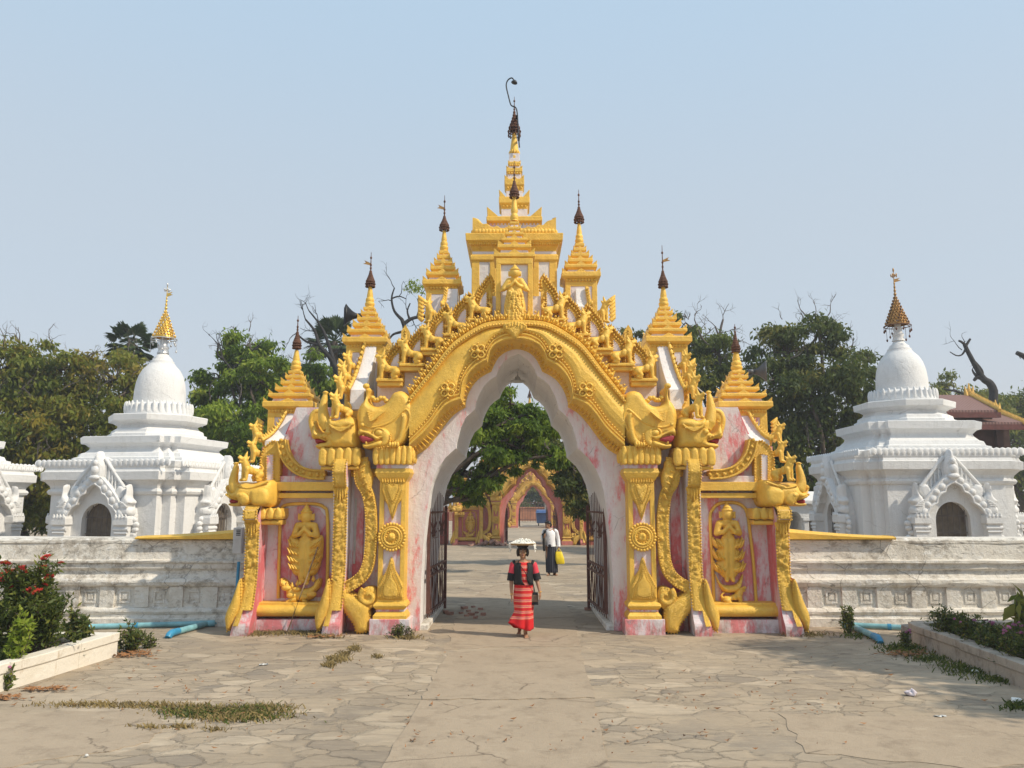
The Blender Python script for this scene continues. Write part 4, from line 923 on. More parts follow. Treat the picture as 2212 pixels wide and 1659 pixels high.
# ---- praying figures
def deva(name, cx, y, zfoot, H, style, depth=.5):
    """standing worshipper in relief, crown tip at zfoot+H"""
    u = lambda a, b, c: (cx+a*H, y+c*H*depth*2, zfoot+b*H)
    ch = lambda *p: [(*u(a, b, c), r*H) for a, b, c, r in p]
    C = [ch((0,.905,-.03,.036),(0,.955,-.03,.018),(0,1.0,-.03,.006)), ch((0,.755,-.03,.036),(0,.66,-.02,.06),(0,.60,-.02,.062),(0,.55,-.02,.056))]
    for s in (-1, 1):
        C += [ch((s*.105,.715,-.02,.047),(s*.145,.60,-.03,.038),(s*.07,.615,-.085,.031),(s*.014,.675,-.10,.023),(s*.008,.715,-.105,.012)), ch((s*.01,.72,-.02,.05),(s*.10,.72,-.02,.044)),
              ch((s*.035,.5,-.02,.065),(s*.035,.3,-.02,.06),(s*.035,.1,-.02,.045),(s*.035,.03,-.02,.03),(s*.04,.015,-.05,.026))]
        C += [ch((s*.088,.80,-.03,.02),(s*.098,.865,-.03,.012))]
    E = [(u(0,.835,-.035), (.076*H,.066*H,.085*H)), (u(0,.893,-.035), (.080*H,.070*H,.018*H)), (u(0,.925,-.035), (.055*H,.05*H,.016*H)), (u(0,.955,-.03), (.034*H,.03*H,.014*H)),
         (u(0,.83,-.080), (.012*H,.024*H,.024*H)), (u(0,.797,-.074), (.022*H,.014*H,.008*H)), (u(-.03,.846,-.072), (.020*H,.016*H,.008*H)), (u(.03,.846,-.072), (.020*H,.016*H,.008*H)),
         (u(-.08,.83,-.03), (.016*H,.02*H,.04*H)), (u(.08,.83,-.03), (.016*H,.02*H,.04*H)), (u(0,.56,-.03), (.084*H,.05*H,.02*H)), (u(0,.745,-.03), (.075*H,.045*H,.016*H))]
    fl = MB()
    if style == 'skirt':
        E = [((cx+(e[0][0]-cx)*1.12, e[0][1]-.015*H, e[0][2]), tuple(r*q for r, q in zip(e[1], (1.12, 1.15, .98)))) if e[0][2] > zfoot+.78*H else e for e in E]
        C += [ch((s*.05,.56,-.02,.075),(s*.06,.3,-.02,.115),(s*.055,.05,-.02,.13),(s*.05,-.02,-.02,.11)) for s in (-1,1)]+[ch((s*.10,.70,-.03,.055),(s*.155,.62,-.03,.05),(s*.18,.575,-.04,.045),(s*.225,.54,-.05,.02)) for s in (-1,1)]
    base = {'wings': [(.07,.56),(.13,.575),(.205,.60),(.222,.46),(.205,.30),(.165,.16),(.10,.10)], 'flaps': [(.085,.52),(.155,.53),(.12,.40),(.155,.375),(.115,.25),(.16,.235),(.12,.10),(.05,.03)]}.get(style)
    if base: fl.relief(cr([(cx+p*H, zfoot+q*H) for p, q in base]+[(cx-p*H, zfoot+q*H) for p, q in base[::-1]], 3), y, .055*H*depth*2, .05*H, 'gold_paint', .03*H, .02)
    lev = {'wings': [(.49,.20,.105),(.40,.205,.085),(.31,.205,.075),(.22,.185,.06)], 'flaps': [(.46,.185,.10),(.31,.185,.10),(.165,.19,.10)], 'skirt': [(.30,.13,-.02),(.06,.16,-.02)]}[style]
    for (zz, sp, up) in lev:
        for s in (-1, 1):
            P = cr([(cx+s*.02*H, zfoot+(zz+.04)*H), (cx+s*sp*.7*H, zfoot+(zz+.02)*H), (cx+s*sp*H, zfoot+(zz+up)*H), (cx+s*sp*1.05*H, zfoot+(zz+.01)*H), (cx+s*sp*.75*H, zfoot+(zz-.06)*H), (cx+s*.03*H, zfoot+(zz-.07)*H)], 4)
            fl.relief(P, y-.0*H, .075*H*depth*2, .05*H, 'gold_paint', .03*H, .02)
            for k in range(3): a = .45+.2*k; fl.leafshape((cx+s*sp*(a+.22)*H, zfoot+(zz+.015+up*.5*k/2)*H), (cx+s*sp*(a-.1)*H, zfoot+(zz-.05)*H), .022*H, y-.07*H*depth*2, .03*H, 'gold_paint')
    if style == 'skirt':
        rs = random.Random(8)
        for zz in np.arange(.0, .52, .05):
            k = 6
            for i in range(k): t = -1+2*(i+rs.uniform(.2,.8))/k; wd = .10+.085*(1-zz/.56); z2 = zz+rs.uniform(-.02,.02); fl.leafshape((cx+(t*wd*1.1+rs.uniform(-.02,.02))*H, zfoot+(z2-.06)*H), (cx+t*wd*H, zfoot+(z2+.03)*H), rs.uniform(.026,.042)*H, y-(.10+.05*(1-t*t))*H, .014*H, 'gold_paint')
    me = fuse_mesh(name, C, E, max(.006, .0085*H), 'gold_paint', 1)
    o = link(name, me, gate); fl.build('robe', o); return o
x, z0 = W(656, 1262, .42); z1 = W(656, 1087, .42)[1]; deva('worshipper_relief', x, .47, z0, z1-z0, 'wings')
xr, z0 = W(1577, 1256, .42); z1 = W(1577, 1083, .42)[1]; deva('worshipper_relief', xr, .47, z0, z1-z0, 'flaps')
x, z0 = W(1112, 700, .2); z1 = W(1112, 571, .2)[1]; deva('worshipper_statue', x, .20, z0, z1-z0, 'skirt')
mb = MB(); Yg = -.05    # pendant under the statue
mb.relief(cr(WL([(1089,700),(1112,694),(1135,700),(1138,712),(1124,722),(1112,734),(1100,722),(1087,712)], Yg), 4), Yg, .07, .08, 'gold_paint', .025, .1)
for k in range(7): x, z = W(1093+k*6.4, 704+6*abs(k-3)*.3, Yg); mb.leafshape((x, z+.08), (x, z-.04), .035, Yg-.05, .04, 'gold_paint')
for s in (-1, 1): x, z = W(1112+s*16, 708, Yg); mb.tube([(x+.06*math.cos(a)*(1-a/9), Yg-.06, z+.06*math.sin(a)*(1-a/9)) for a in np.linspace(0, 6, 16)], .018, 'gold_paint', 6)
mb.build('pendant', gate)
# carved mounts under the two reliefs
mb = MB(); Y = .46; q = lambda pts: PP(pts, conv6, Y)
mb.relief(cr(q([(490,1180),(520,1165),(560,1190),(600,1230),(690,1250),(760,1225),(780,1185),(815,1165),(830,1190),(815,1240),(780,1280),(770,1320),(700,1355),(600,1340),(550,1300),(545,1260),(500,1230)]), 3), Y, .10, .09, 'gold_paint', .025, .1)
for p, r_ in (((560,1240),.06),((600,1300),.06),((690,1310),.07),((760,1290),.06),((640,1250),.05)): a, b = q([p])[0]; mb.ell((a, Y-.09, b), (r_*1.5, .05, r_*.8), 'gold_paint')
p = q([(640,1330),(600,1335),(565,1350),(560,1360)]); mb.tube([(a, Y-.09, b) for a, b in p], [.04,.04,.03,.03], 'gold_paint', 8); p = q([(690,1335),(720,1345),(690,1358)]); mb.tube([(a, Y-.09, b) for a, b in p], [.04,.04,.03], 'gold_paint', 8)
for k in range(8): a, b = q([(520+k*42,1190+30*math.sin(k*.9))])[0]; mb.leafshape((a, b+.06), (a, b-.06), .035, Y-.08, .03, 'gold_paint')
mb.build('elephant_mount', gate)
x, zz = W(1585, 1308, .42); o = link('lion_mount', lion_r, gate, (x, .42, zz), (0, 0, .1), (.92, .9, .70))
mb = MB(); mb.relief(cr(WL([(1545,1240),(1560,1262),(1590,1262),(1605,1240),(1600,1270),(1585,1280),(1560,1276)], .46), 4), .46, .09, .06, 'gold_paint', .025, .05); mb.build('lotus_seat', gate)
# slim arched frames round the reliefs
for pts in ([(601,1292),(603,1200),(606,1110),(612,1094),(628,1089),(656,1088),(684,1089),(700,1096),(707,1112),(708,1200),(706,1290)], [(1543,1308),(1538,1200),(1534,1120),(1540,1100),(1553,1088),(1577,1085),(1600,1090),(1614,1108),(1620,1150),(1628,1220),(1634,1308)]):
    P = WL(pts, .52); MB().tube([(a, .52, b) for a, b in cr(P, 4, False)], .03, 'gold_paint', 8).build('arched_frame', gate)
mbp = MB(); mbp.relief(WL([(604,1292),(608,1112),(628,1093),(684,1093),(704,1112),(704,1290)], .54), .548, .006, .02, 'red_limewash', .2); mbp.build('recess_field', gate)
mbp = MB(); mbp.relief(WL([(1546,1308),(1538,1120),(1555,1093),(1598,1094),(1615,1120),(1630,1308)], .54), .548, .006, .02, 'pink_limewash', .2); mbp.build('recess_field', gate)

# ---- wrought iron leaf, folded back inside the passage
def iron_leaf():
    mb = MB(); L = 2.1; H = 2.12; h0 = .22
    top = lambda t: H+.28*math.sin(t*PI*.5)
    for t in np.linspace(0, 1, 12):
        mb.tube([(0, t*L, h0-.08), (0, t*L, top(1-t)+.1)], [.010, .007], 'iron_bars', 6)
    for z in (h0, .85, 1.0, 2.0): mb.box(-.018, .018, 0, L, z-.018, z+.018, 'iron_bars')
    for y in (0, L): mb.box(-.026, .026, y-.026, y+.026, .04 if y == L else h0, top(1-y/L), 'iron_bars')
    for j in range(2):
        for i in range(2):
            cy, cz = L*(.27+.46*i), 1.06+.92*(.5); 
            for k in range(4): a = PI*(k+j*4)/16; mb.tube([(0, cy, cz), (0, cy+.46*math.cos(a*2), cz+.43*math.sin(a*2))], .008, 'iron_bars', 5)
    for i in range(7):
        y0, y1 = L*i/7, L*(i+1)/7; mb.tube([(.005, y0, h0), (.005, (y0+y1)/2, .85), (.005, y1, h0)], .008, 'iron_bars', 5); mb.tube([(.005, y0, 1), (.005, (y0+y1)/2, .85), (.005, y1, 1)], .008, 'iron_bars', 5)
    return mb
lm = iron_leaf().mesh('iron_leaf'); xj = archL[1][0]
link('iron_gate', lm, gate, (xj+.07, .95, 0), (0, 0, -R(3.5))); link('iron_gate', lm, gate, (2*GX-xj-.07, .95, 0), (0, 0, R(3.5)))
# red threshold stones and hinge lugs of the passage
mb = MB(); mb.box(xj-.02, xj+.13, .5, 3.5, -.02, .09, 'weathered_plaster'); both('kerb_stone', mb, .015)

for o in [gate]+list(gate.children_recursive):
    if o.name.split('.')[0] in ('leaf_carving', 'serpent_scroll', 'buttress_carving', 'carved_panel', 'framed_panel', 'curved_parapet', 'pendant', 'flame_post'):
        for i_, m_ in enumerate(o.data.materials):
            if m_ and m_.name == 'gold_paint': o.data.materials[i_] = M['carved_gold']
# ================================================================ GROUND AND SETTING
mb = MB(); mb.add([(-500,-80,0),(500,-80,0),(500,1200,0),(-500,1200,0)], [(0,1,2,3)], 'paving'); tag(mb.build('ground'), kind='structure')
def jag(pts, amp, n=9, seed=1):
    rnd = random.Random(seed); out = []
    for i in range(len(pts)):
        a, b = np.array(pts[i]), np.array(pts[(i+1) % len(pts)])
        for k in range(n): p = a+(b-a)*k/n; out.append((p[0]+rnd.uniform(-amp, amp), p[1]+rnd.uniform(-amp, amp)))
    return out
def flat(name, px, z, mat, amp=.03, seed=1, thick=.0):
    P = jag([G(*p) for p in px], amp, 9, seed); mb = MB()
    mb.prism(P, z-.05, z, mat, 'xy'); return tag(mb.build(name), kind='structure')
flat('path', [(905,1516),(1284,1513),(1330,1720),(790,1720)], .012, 'concrete_slab', .02, 2)
flat('path', [(968,1412),(1100,1402),(1251,1404),(1283,1508),(1100,1512),(912,1511),(935,1462)], .010, 'concrete_slab', .025, 3)
flat('path', [(985,1340),(1240,1338),(1252,1398),(1110,1396),(962,1404)], .006, 'concrete_slab', .05, 4)
flat('path', [(1072,1262),(1186,1262),(1245,1334),(985,1336),(1022,1290)], .007, 'concrete_slab', .06, 5)
flat('path', [(1110,1180),(1172,1180),(1186,1256),(1074,1258)], .008, 'concrete_slab', .08, 6)
flat('path', [(-200,1545),(330,1535),(360,1570),(300,1612),(60,1650),(-320,1720)], .007, 'concrete_slab', .05, 7)
flat('path', [(1690,1545),(2300,1552),(2500,1640),(2100,1660),(1740,1625)], .006, 'concrete_slab', .05, 8)

# ---- perimeter walls
def wall_profile(x0, x1, name, label, seed):
    o = empty(name, ((x0+x1)/2, 1.0, 0), 0, label, 'wall'); o.scale = (1, 1, .96); cx = (x0+x1)/2
    rnd = random.Random(seed)
    P = [(.9,-.05),(-.10,-.05),(-.10,.14),(-.03,.15),(-.02,.20),(-.04,.22),(-.06,.26),(-.04,.30),(.0,.32),(.05,.33),(.05,.70),(.0,.71),(-.03,.74),(-.045,.79),(-.03,.84),(.02,.87),(.06,.93),(.075,1.0),(.02,1.04),(.02,1.13),(-.02,1.15),(-.02,1.19),(.06,1.21),(.10,1.50),(.09,1.51),(.09,1.56),(.20,1.60),(.9,1.60)]
    n = max(2, int((x1-x0)/.35)); mb = MB(); V = []; k = len(P)
    for i in range(n+1):
        x = x0+(x1-x0)*i/n-cx
        for y, z in P: j = .010; V.append((x, y+rnd.uniform(-j, j), z+rnd.uniform(-j, j)*.7))
    mb.add(V, [(i*k+j, i*k+j+1, (i+1)*k+j+1, (i+1)*k+j) for i in range(n) for j in range(k-1)]+[tuple(range(k)), tuple(n*k+i for i in range(k-1, -1, -1))], 'weathered_plaster')
    # sunk squares: proud piers between, small raised frame within
    s = .625; m = int((x1-x0)/s)
    for i in range(m+1):
        x = x0+.1+i*s-cx
        if x+.13 > x1-cx: break
        mb.box(x-.13, x+.13, .010, .1, .325, .705, 'weathered_plaster')
        if i < m:
            c = x+s/2
            for a, b, e, f in ((-.105,.105,.60,.635),(-.105,.105,.40,.435),(-.105,-.07,.435,.60),(.07,.105,.435,.60)): mb.box(c+a, c+b, .034, .1, e, f, 'weathered_plaster')
            mb.box(c-.045, c+.045, .038, .1, .47, .565, 'weathered_plaster')
    mb.build('wall_body', o, .012); return o
wl = wall_profile(-17.5, -4.6, 'perimeter_wall', 'weathered white moulded boundary wall to the left of the gateway, blue pipe at its foot', 3)
wr = wall_profile(4.66, 18, 'perimeter_wall', 'stained cream moulded boundary wall to the right of the gateway, sunk square panels', 5)
def coping(x0, x1, lab, parent):   # gold tapering cap that sweeps down from the gateway
    mb = MB(); n = 24; V = []
    for i in range(n+1):
        t = i/n; x = x0+(x1-x0)*t; h = .04+.17*(1-t)**1.5; V += [(x, -.02, 1.585), (x, -.03, 1.585+h*.75), (x, .06, 1.60+h), (x, .5, 1.60+h), (x, .5, 1.585)]
    f = [(i*5+j, i*5+5+j, i*5+5+(j+1) % 5, i*5+(j+1) % 5) for i in range(n) for j in range(5)]
    if x1 > x0: f = [tuple(reversed(q)) for q in f]
    mb.add(V, f+[(0,1,2,3,4), tuple(n*5+i for i in (4,3,2,1,0))], 'gold_paint'); o = mb.build('gold_coping', parent, .008); o.location = (-parent.location.x, 0, 0)
coping(-4.75, -6.95, '', wl); coping(4.75, 6.9, '', wr)
# ---- grey meter box and blue water pipe at the gateway's left edge
e = empty('meter_box', (-4.98, .75, 1.28), 0, 'small grey electric box fixed above the wall at the left edge of the gateway', 'electric box')
mb = MB(); mb.box(-.08, .08, -.05, .10, .0, .46, 'grey_box'); mb.build('case', e, .015)
mb = MB()
for k in range(4): mb.box(-.02, .055, -.058, -.045, .32+.03*k, .335+.03*k, 'black_metal')
mb.build('vent', e)
mb = MB(); mb.tube([(-4.95,.76,1.14),(-4.96,.76,.7),(-5.04,.74,.42),(-5.05,.72,.12)], .028, 'blue_cap', 8); tag(mb.build('water_pipe'), 'thin blue pipe running down the gateway\'s left edge beside the grey box', 'pipe')
# ---- big blue drain pipes on the ground
def gp(px, py, z=.05): x, y = G(px, py); return (x, y, z)
def drain(pa, pb, pc, pd, label):
    e = empty('drain_pipe', gp(*pa, 0), 0, label, 'pipe', 'blue drain pipes'); L = Vector(e.location)
    q = lambda p, z=.055: Vector(gp(*p, z))-L
    MB().tube([q(pa), q(pb)], .045, 'blue_pipe', 14).build('main_pipe', e)
    mb = MB().tube([q(pc), q(pd, .07)], .050, 'blue_pipe', 14); mb.build('branch_pipe', e)
    d = (q(pd)-q(pc)).normalized(); a = q(pd, .07)
    MB().tube([a-d*.20, a, a+d*.06+Vector((0,0,-.02)), a+d*.10+Vector((0,0,-.06))], [.056,.058,.057,.053], 'blue_cap', 14).build('elbow', e)
    m = q(pa).lerp(q(pb), .42); u = (q(pb)-q(pa)).normalized(); MB().tube([m-u*.03, m+u*.03], .052, 'blue_cap', 14).build('coupling', e)
    MB().tube([q(pc)-u*.12, q(pc)+u*.14], .055, 'blue_pipe', 14).build('tee_joint', e)
drain((150,1362), (486,1352), (446,1354), (370,1377), 'blue drain pipes at the foot of the left wall, branch ending in an elbow')
drain((1985,1364), (1836,1357), (1838,1358), (1897,1388), 'blue drain pipes at the foot of the right wall, elbow pointing at the paving')

# ---- planters
def planter(name, pts, h, label):
    o = empty(name, (pts[0][0], pts[0][1], 0), 0, label, 'planter'); P = [(x-pts[0][0], y-pts[0][1]) for x, y in pts]
    C = np.array(P); mb = MB(); w = .16
    for i in range(len(P)-1):
        a, b = Vector((*P[i], 0)), Vector((*P[i+1], 0)); d = (b-a).normalized(); nn = Vector((-d.y, d.x, 0)); n = max(2, int((b-a).length/.45)); rnd = random.Random(i+int(pts[0][0]*7)); rings = []
        for k in range(n+1):
            c = a.lerp(b, k/n)+nn*rnd.uniform(-.012, .012); j = rnd.uniform(-.012, .012)
            rings.append([c+nn*s+Vector((0, 0, z)) for s, z in ((-w*.5,-.03),(w*.5,-.03),(w*.5,h*.62+j),(w*.62,h*.64+j),(w*.64,h+j),(-w*.64,h+j),(-w*.62,h*.64+j),(-w*.5,h*.62+j))])
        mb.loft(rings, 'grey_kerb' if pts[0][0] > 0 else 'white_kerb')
    mb.build('kerb', o, .01)
    return o
n = N('grey_kerb'); c = n.mix(n.noise(3, 8, .65), (.34, .29, .235), (.52, .47, .40)); c = n.mix(n.ramp(n.noise(6, 9, .75, n.coord((1, 1, .5))), [(.50, 0.0), (.64, .75)]), c, (.20, .165, .13))  # dirty grey-brown stone, colour also darkened to deepen the tree's shade on it
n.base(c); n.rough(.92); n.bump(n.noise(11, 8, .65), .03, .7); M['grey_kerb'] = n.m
n = N('white_kerb'); c = n.mix(n.noise(3, 7, .6), (.66, .60, .49), (.80, .77, .70)); c = n.mix(n.ramp(n.noise(4, 8, .7, n.coord((1, 1, .5))), [(.58, 0.0), (.70, .7)]), c, (.42, .31, .18))
n.base(c); n.rough(.9); n.bump(n.noise(12, 7), .02, .6); M['white_kerb'] = n.m
a_, b_ = np.array(G(240,1417)), np.array(G(0,1491)); c_, d_ = np.array(G(1999,1397)), np.array(G(2212,1484))
LP = [(-9.9,a_[1]+.1), tuple(a_), tuple(a_*.6+b_*.4+np.array([.02,0])), tuple(b_), tuple(b_+(b_-a_)*1.3)]
RP = [(c_[0]+.1,c_[1]+.5), tuple(c_), tuple(c_*.5+d_*.5), tuple(d_), tuple(d_+(d_-c_)*1.1)]
lp = planter('planter_bed', LP, .32, 'whitewashed kerb and soil of the flower bed at the left, red-flowered bush in it')
mb = MB(); mb.prism([(x+3.95, y+1.75) if False else (x-LP[0][0], y-LP[0][1]) for x, y in LP]+[(0,-5.0)], .02, .20, 'soil', 'xy'); mb.build('soil', lp)
rp = planter('planter_bed', [(9.9,RP[0][1]+.05),RP[0]]+RP[1:], .30, 'grey stained, shade-darkened kerb and soil of the flower bed at the right, pink flowers in it')
mb = MB(); mb.prism([(x-9.9, y-RP[0][1]-.05) for x, y in [(9.9,RP[0][1]),RP[0]]+RP[1:]+[(9.9,-6.6)]], .02, .20, 'soil', 'xy'); mb.build('soil', rp)
mb = MB(); x, y = G(1983,1383); mb.loft([[(x-.2,y-.12,0),(x+.2,y-.12,0),(x+.2,y+.2,0),(x-.2,y+.2,0)],[(x-.19,y-.1,.2),(x+.17,y-.11,.26),(x+.18,y+.17,.24),(x-.18,y+.18,.22)]], 'stone_grey'); tag(mb.build('stone_block', None, .03), 'rough stone block at the near corner of the right flower bed', 'stone')

# ================================================================ STUPAS
def redent(w, k=.12):     # square with stepped-in corners
    a = w; b = w*(1-k); c = w*(1-2*k)
    q = [(a,-c),(a,c),(b,c),(b,b),(c,b),(c,a)]; out = []
    for s in range(4):
        ca, sa = [(1,0),(0,1),(-1,0),(0,-1)][s]; out += [(x*ca-y*sa, x*sa+y*ca) for x, y in q]
    return out
def octa(w): return [(w*1.05*math.cos(a), w*1.05*math.sin(a)) for a in [PI/8+k*PI/4 for k in range(8)]]
def porch(mb, cx, yf, w, zf):
    """arched porch on the face y=yf (facing -y) centred at cx"""
    wm = 'stupa_white'; aw = .465; ah = .69; yp = yf-.22
    arc = [(cx+aw*math.cos(a), zf+ah+aw*1.08*math.sin(a)) for a in np.linspace(0, PI, 15)]
    out = [(cx-1.10,zf),(cx-1.10,zf+.85),(cx-1.02,zf+1.2),(cx-.80,zf+1.60),(cx-.42,zf+2.06),(cx-.14,zf+2.40),(cx,zf+2.46)]
    out = out+[(2*cx-x, z) for x, z in out[::-1][1:]]
    mb.prism(out+[(cx+aw, zf)]+arc+[(cx-aw, zf)], yp, yf+.05, wm)
    lobes = [[(-.78,.86),(-.70,1.0),(-.60,1.10),(-.50,1.16)],[(-.50,1.16),(-.46,1.30),(-.38,1.40),(-.26,1.46)],[(-.26,1.46),(-.22,1.58),(-.12,1.66),(0,1.72)]]
    L = np.concatenate([frac(cr(p, 4, False), 8) for p in lobes]); U = frac(cr([(-.92,1.0),(-.80,1.22),(-.62,1.46),(-.40,1.70),(-.18,1.90),(0,2.0)], 4, False), 24)
    for s in (-1, 1):
        A = [(cx+s*p[0], zf+p[1]) for p in L]; B = [(cx+s*p[0], zf+p[1]) for p in U]
        if s > 0: A, B = B, A
        mb.ribbon(A, B, yp-.20, yp+.02, wm)
        mid = [((a[0]+b[0])/2, (a[1]+b[1])/2) for a, b in zip(A, B)]
        for k_, q in enumerate(resample(mid, .21)): mb.ell((q[0], yp-.19, q[1]), (.12-.02*(k_ % 2),.05,.09), wm, 8, 6, Euler((0, -s*.9, 0)).to_matrix())
        mb.tube([(q[0], yp-.2, q[1]) for q in (A if s < 0 else B)], .03, wm, 6)
        # fluted gable behind the arch
        for k in range(6): x = .20+k*.11; zt = 2.30-k*.145; mb.tube([(cx+s*x, yp-.03, zf+zt-.10-.42*(1-k*.1)), (cx+s*x, yp-.03, zf+zt-.06)], .022, wm, 6); mb.bead((cx+s*(x+.05), yp-.015, zf+zt-.22), .022, wm); mb.bead((cx+s*(x+.05), yp-.015, zf+zt-.36), .022, wm)
        mb.tube([(cx+s*.14, yp-.01, zf+2.40), (cx+s*.80, yp-.01, zf+1.60)], .05, wm, 8)
        # pillar with moulded capital
        x = cx+s*.95; mb.box(x-.17, x+.17, yp-.24, yp, zf, zf+.86, wm); mb.tube([(x-.22, yp-.22, zf+.50), (x+.22, yp-.22, zf+.50)], .055, wm, 10); mb.tube([(x-.19, yp-.24, zf+.40), (x+.19, yp-.24, zf+.40)], .03, wm, 8)
        mb.loft([[(x-a, yp-b, z), (x+a, yp-b, z), (x+a, yp, z), (x-a, yp, z)] for a, b, z in ((.15,.22,zf+.56),(.22,.30,zf+.62),(.22,.30,zf+.78),(.20,.28,zf+.84))], wm)
        for k in range(4): mb.leafshape((x-.15+.1*k, zf+.90), (x-.15+.1*k, zf+.76), .05, yp-.30, .02, wm)
        # bird-necked beast on the capital and leafy scroll on the flank
        mb.relief(cr([(x-s*.14,zf+.88),(x+s*.16,zf+.86),(x+s*.20,zf+1.02),(x+s*.12,zf+1.10),(x+s*.22,zf+1.22),(x+s*.10,zf+1.34),(x+s*.08,zf+1.52),(x+s*.04,zf+1.70),(x-s*.02,zf+1.66),(x-s*.02,zf+1.45),(x-s*.12,zf+1.32),(x-s*.18,zf+1.1)], 3), yp-.06, .16, .10, wm, .035, .1)
        mb.relief(cr([(x-s*.36,zf+1.30),(x-s*.20,zf+1.28),(x-s*.10,zf+1.44),(x-s*.14,zf+1.62),(x-s*.30,zf+1.66),(x-s*.40,zf+1.5)], 4), yp-.02, .09, .08, wm, .035, .05)
        for k in range(4): mb.tube([(x+s*(.02+.04*k), yp-.22, zf+1.18-.03*k), (x-s*(.12-.02*k), yp-.22, zf+1.24-.05*k)], .018, wm, 6)
        for k in range(6): mb.ell((cx+s*(1.20+.05*math.sin(k*2.2)), yp-.02, zf+.10+k*.13), (.10, .08, .08), wm, 8, 6)
    mb.relief(cr([(cx-.15,zf+1.80),(cx+.15,zf+1.80),(cx+.19,zf+2.15),(cx+.12,zf+2.36),(cx,zf+2.62),(cx-.12,zf+2.36),(cx-.19,zf+2.15)], 4), yp-.10, .12, .1, wm, .04, .15)
    mb.ell((cx, yp-.22, zf+2.28), (.08, .07, .09), wm); mb.ell((cx, yp-.22, zf+2.08), (.12, .08, .13), wm); mb.ell((cx, yp-.22, zf+1.88), (.16, .09, .08), wm)
def hti(mb, z, s, body, bells, kind):
    """umbrella finial: stem, tiered basket, vane"""
    mb.lathe([(.20*s,z),(.15*s,z+.14*s),(.19*s,z+.2*s),(.12*s,z+.3*s),(.14*s,z+.40*s),(.10*s,z+.50*s),(.10*s,z+.62*s)], 0, 0, 'stupa_white' if kind else 'silver_bits', 12)
    zb = z+.55*s; H = .95*s; rr = .33*s
    for k in range(10):
        t = k/9; r = rr*(1-t)**1.05+.018; zz = zb+H*t; mb.lathe([(r*.82,zz-.02),(r,zz),(r*.97,zz+.055*s),(r*.75,zz+.075*s)], 0, 0, body, 16, False, False)
        m = int(18*(1-t))+5
        for i in range(m): a = 2*PI*i/m; mb.ell((r*1.02*math.cos(a), r*1.02*math.sin(a), zz+.06*s), (.022*s,.022*s,.04*s), bells if (i+k) % 4 == 0 else body, 6, 4)
    mb.tube([(rr*1.25*math.cos(a), rr*1.25*math.sin(a), zb-.05*s) for a in np.linspace(0, 2*PI, 21)], .014, bells, 5, cap=False)
    for i in range(12):
        a = 2*PI*i/12; mb.tube([(rr*.9*math.cos(a), rr*.9*math.sin(a), zb), (rr*1.25*math.cos(a), rr*1.25*math.sin(a), zb-.05*s)], .012, bells, 5)
        L = .14+(.25 if i % 3 == 1 else 0); mb.tube([(rr*1.25*math.cos(a), rr*1.25*math.sin(a), zb-.05*s), (rr*1.22*math.cos(a), rr*1.22*math.sin(a), zb-(.05+L)*s)], .006, bells, 4)
        mb.ell((rr*1.22*math.cos(a), rr*1.22*math.sin(a), zb-(.07+L)*s), (.032*s,.032*s,.05*s), bells if kind == 0 else 'rusty_iron', 6, 5)
    zt = zb+H; mb.tube([(0,0,zt-.05),(0,0,zt+.95*s)], [.03*s,.008], body, 8)
    for k, q in enumerate((.08,.2,.32,.44)): mb.ell((0,0,zt+q*s), (.05*s*(1-k*.15),)*2+(.05*s,), body, 8, 6)
    zz = zt+.52*s; mb.prism([(0,zz-.04),(.22*s,zz+.02),(.12*s,zz+.05),(.2*s,zz+.11),(0,zz+.06)], -.012, .012, 'bright_gold' if kind == 0 else 'bronze_gold')
    for i in range(8): a = 2*PI*i/8; mb.ell((.085*s*math.cos(a), .085*s*math.sin(a), zt+.70*s+.03*(i % 2)), (.022,.022,.05*s), 'silver_bits' if kind == 0 else 'bronze_gold', 6, 4)
    mb.ell((0,0,zt+.9*s), (.03,.03,.07), 'silver_bits' if kind == 0 else body, 6, 5)
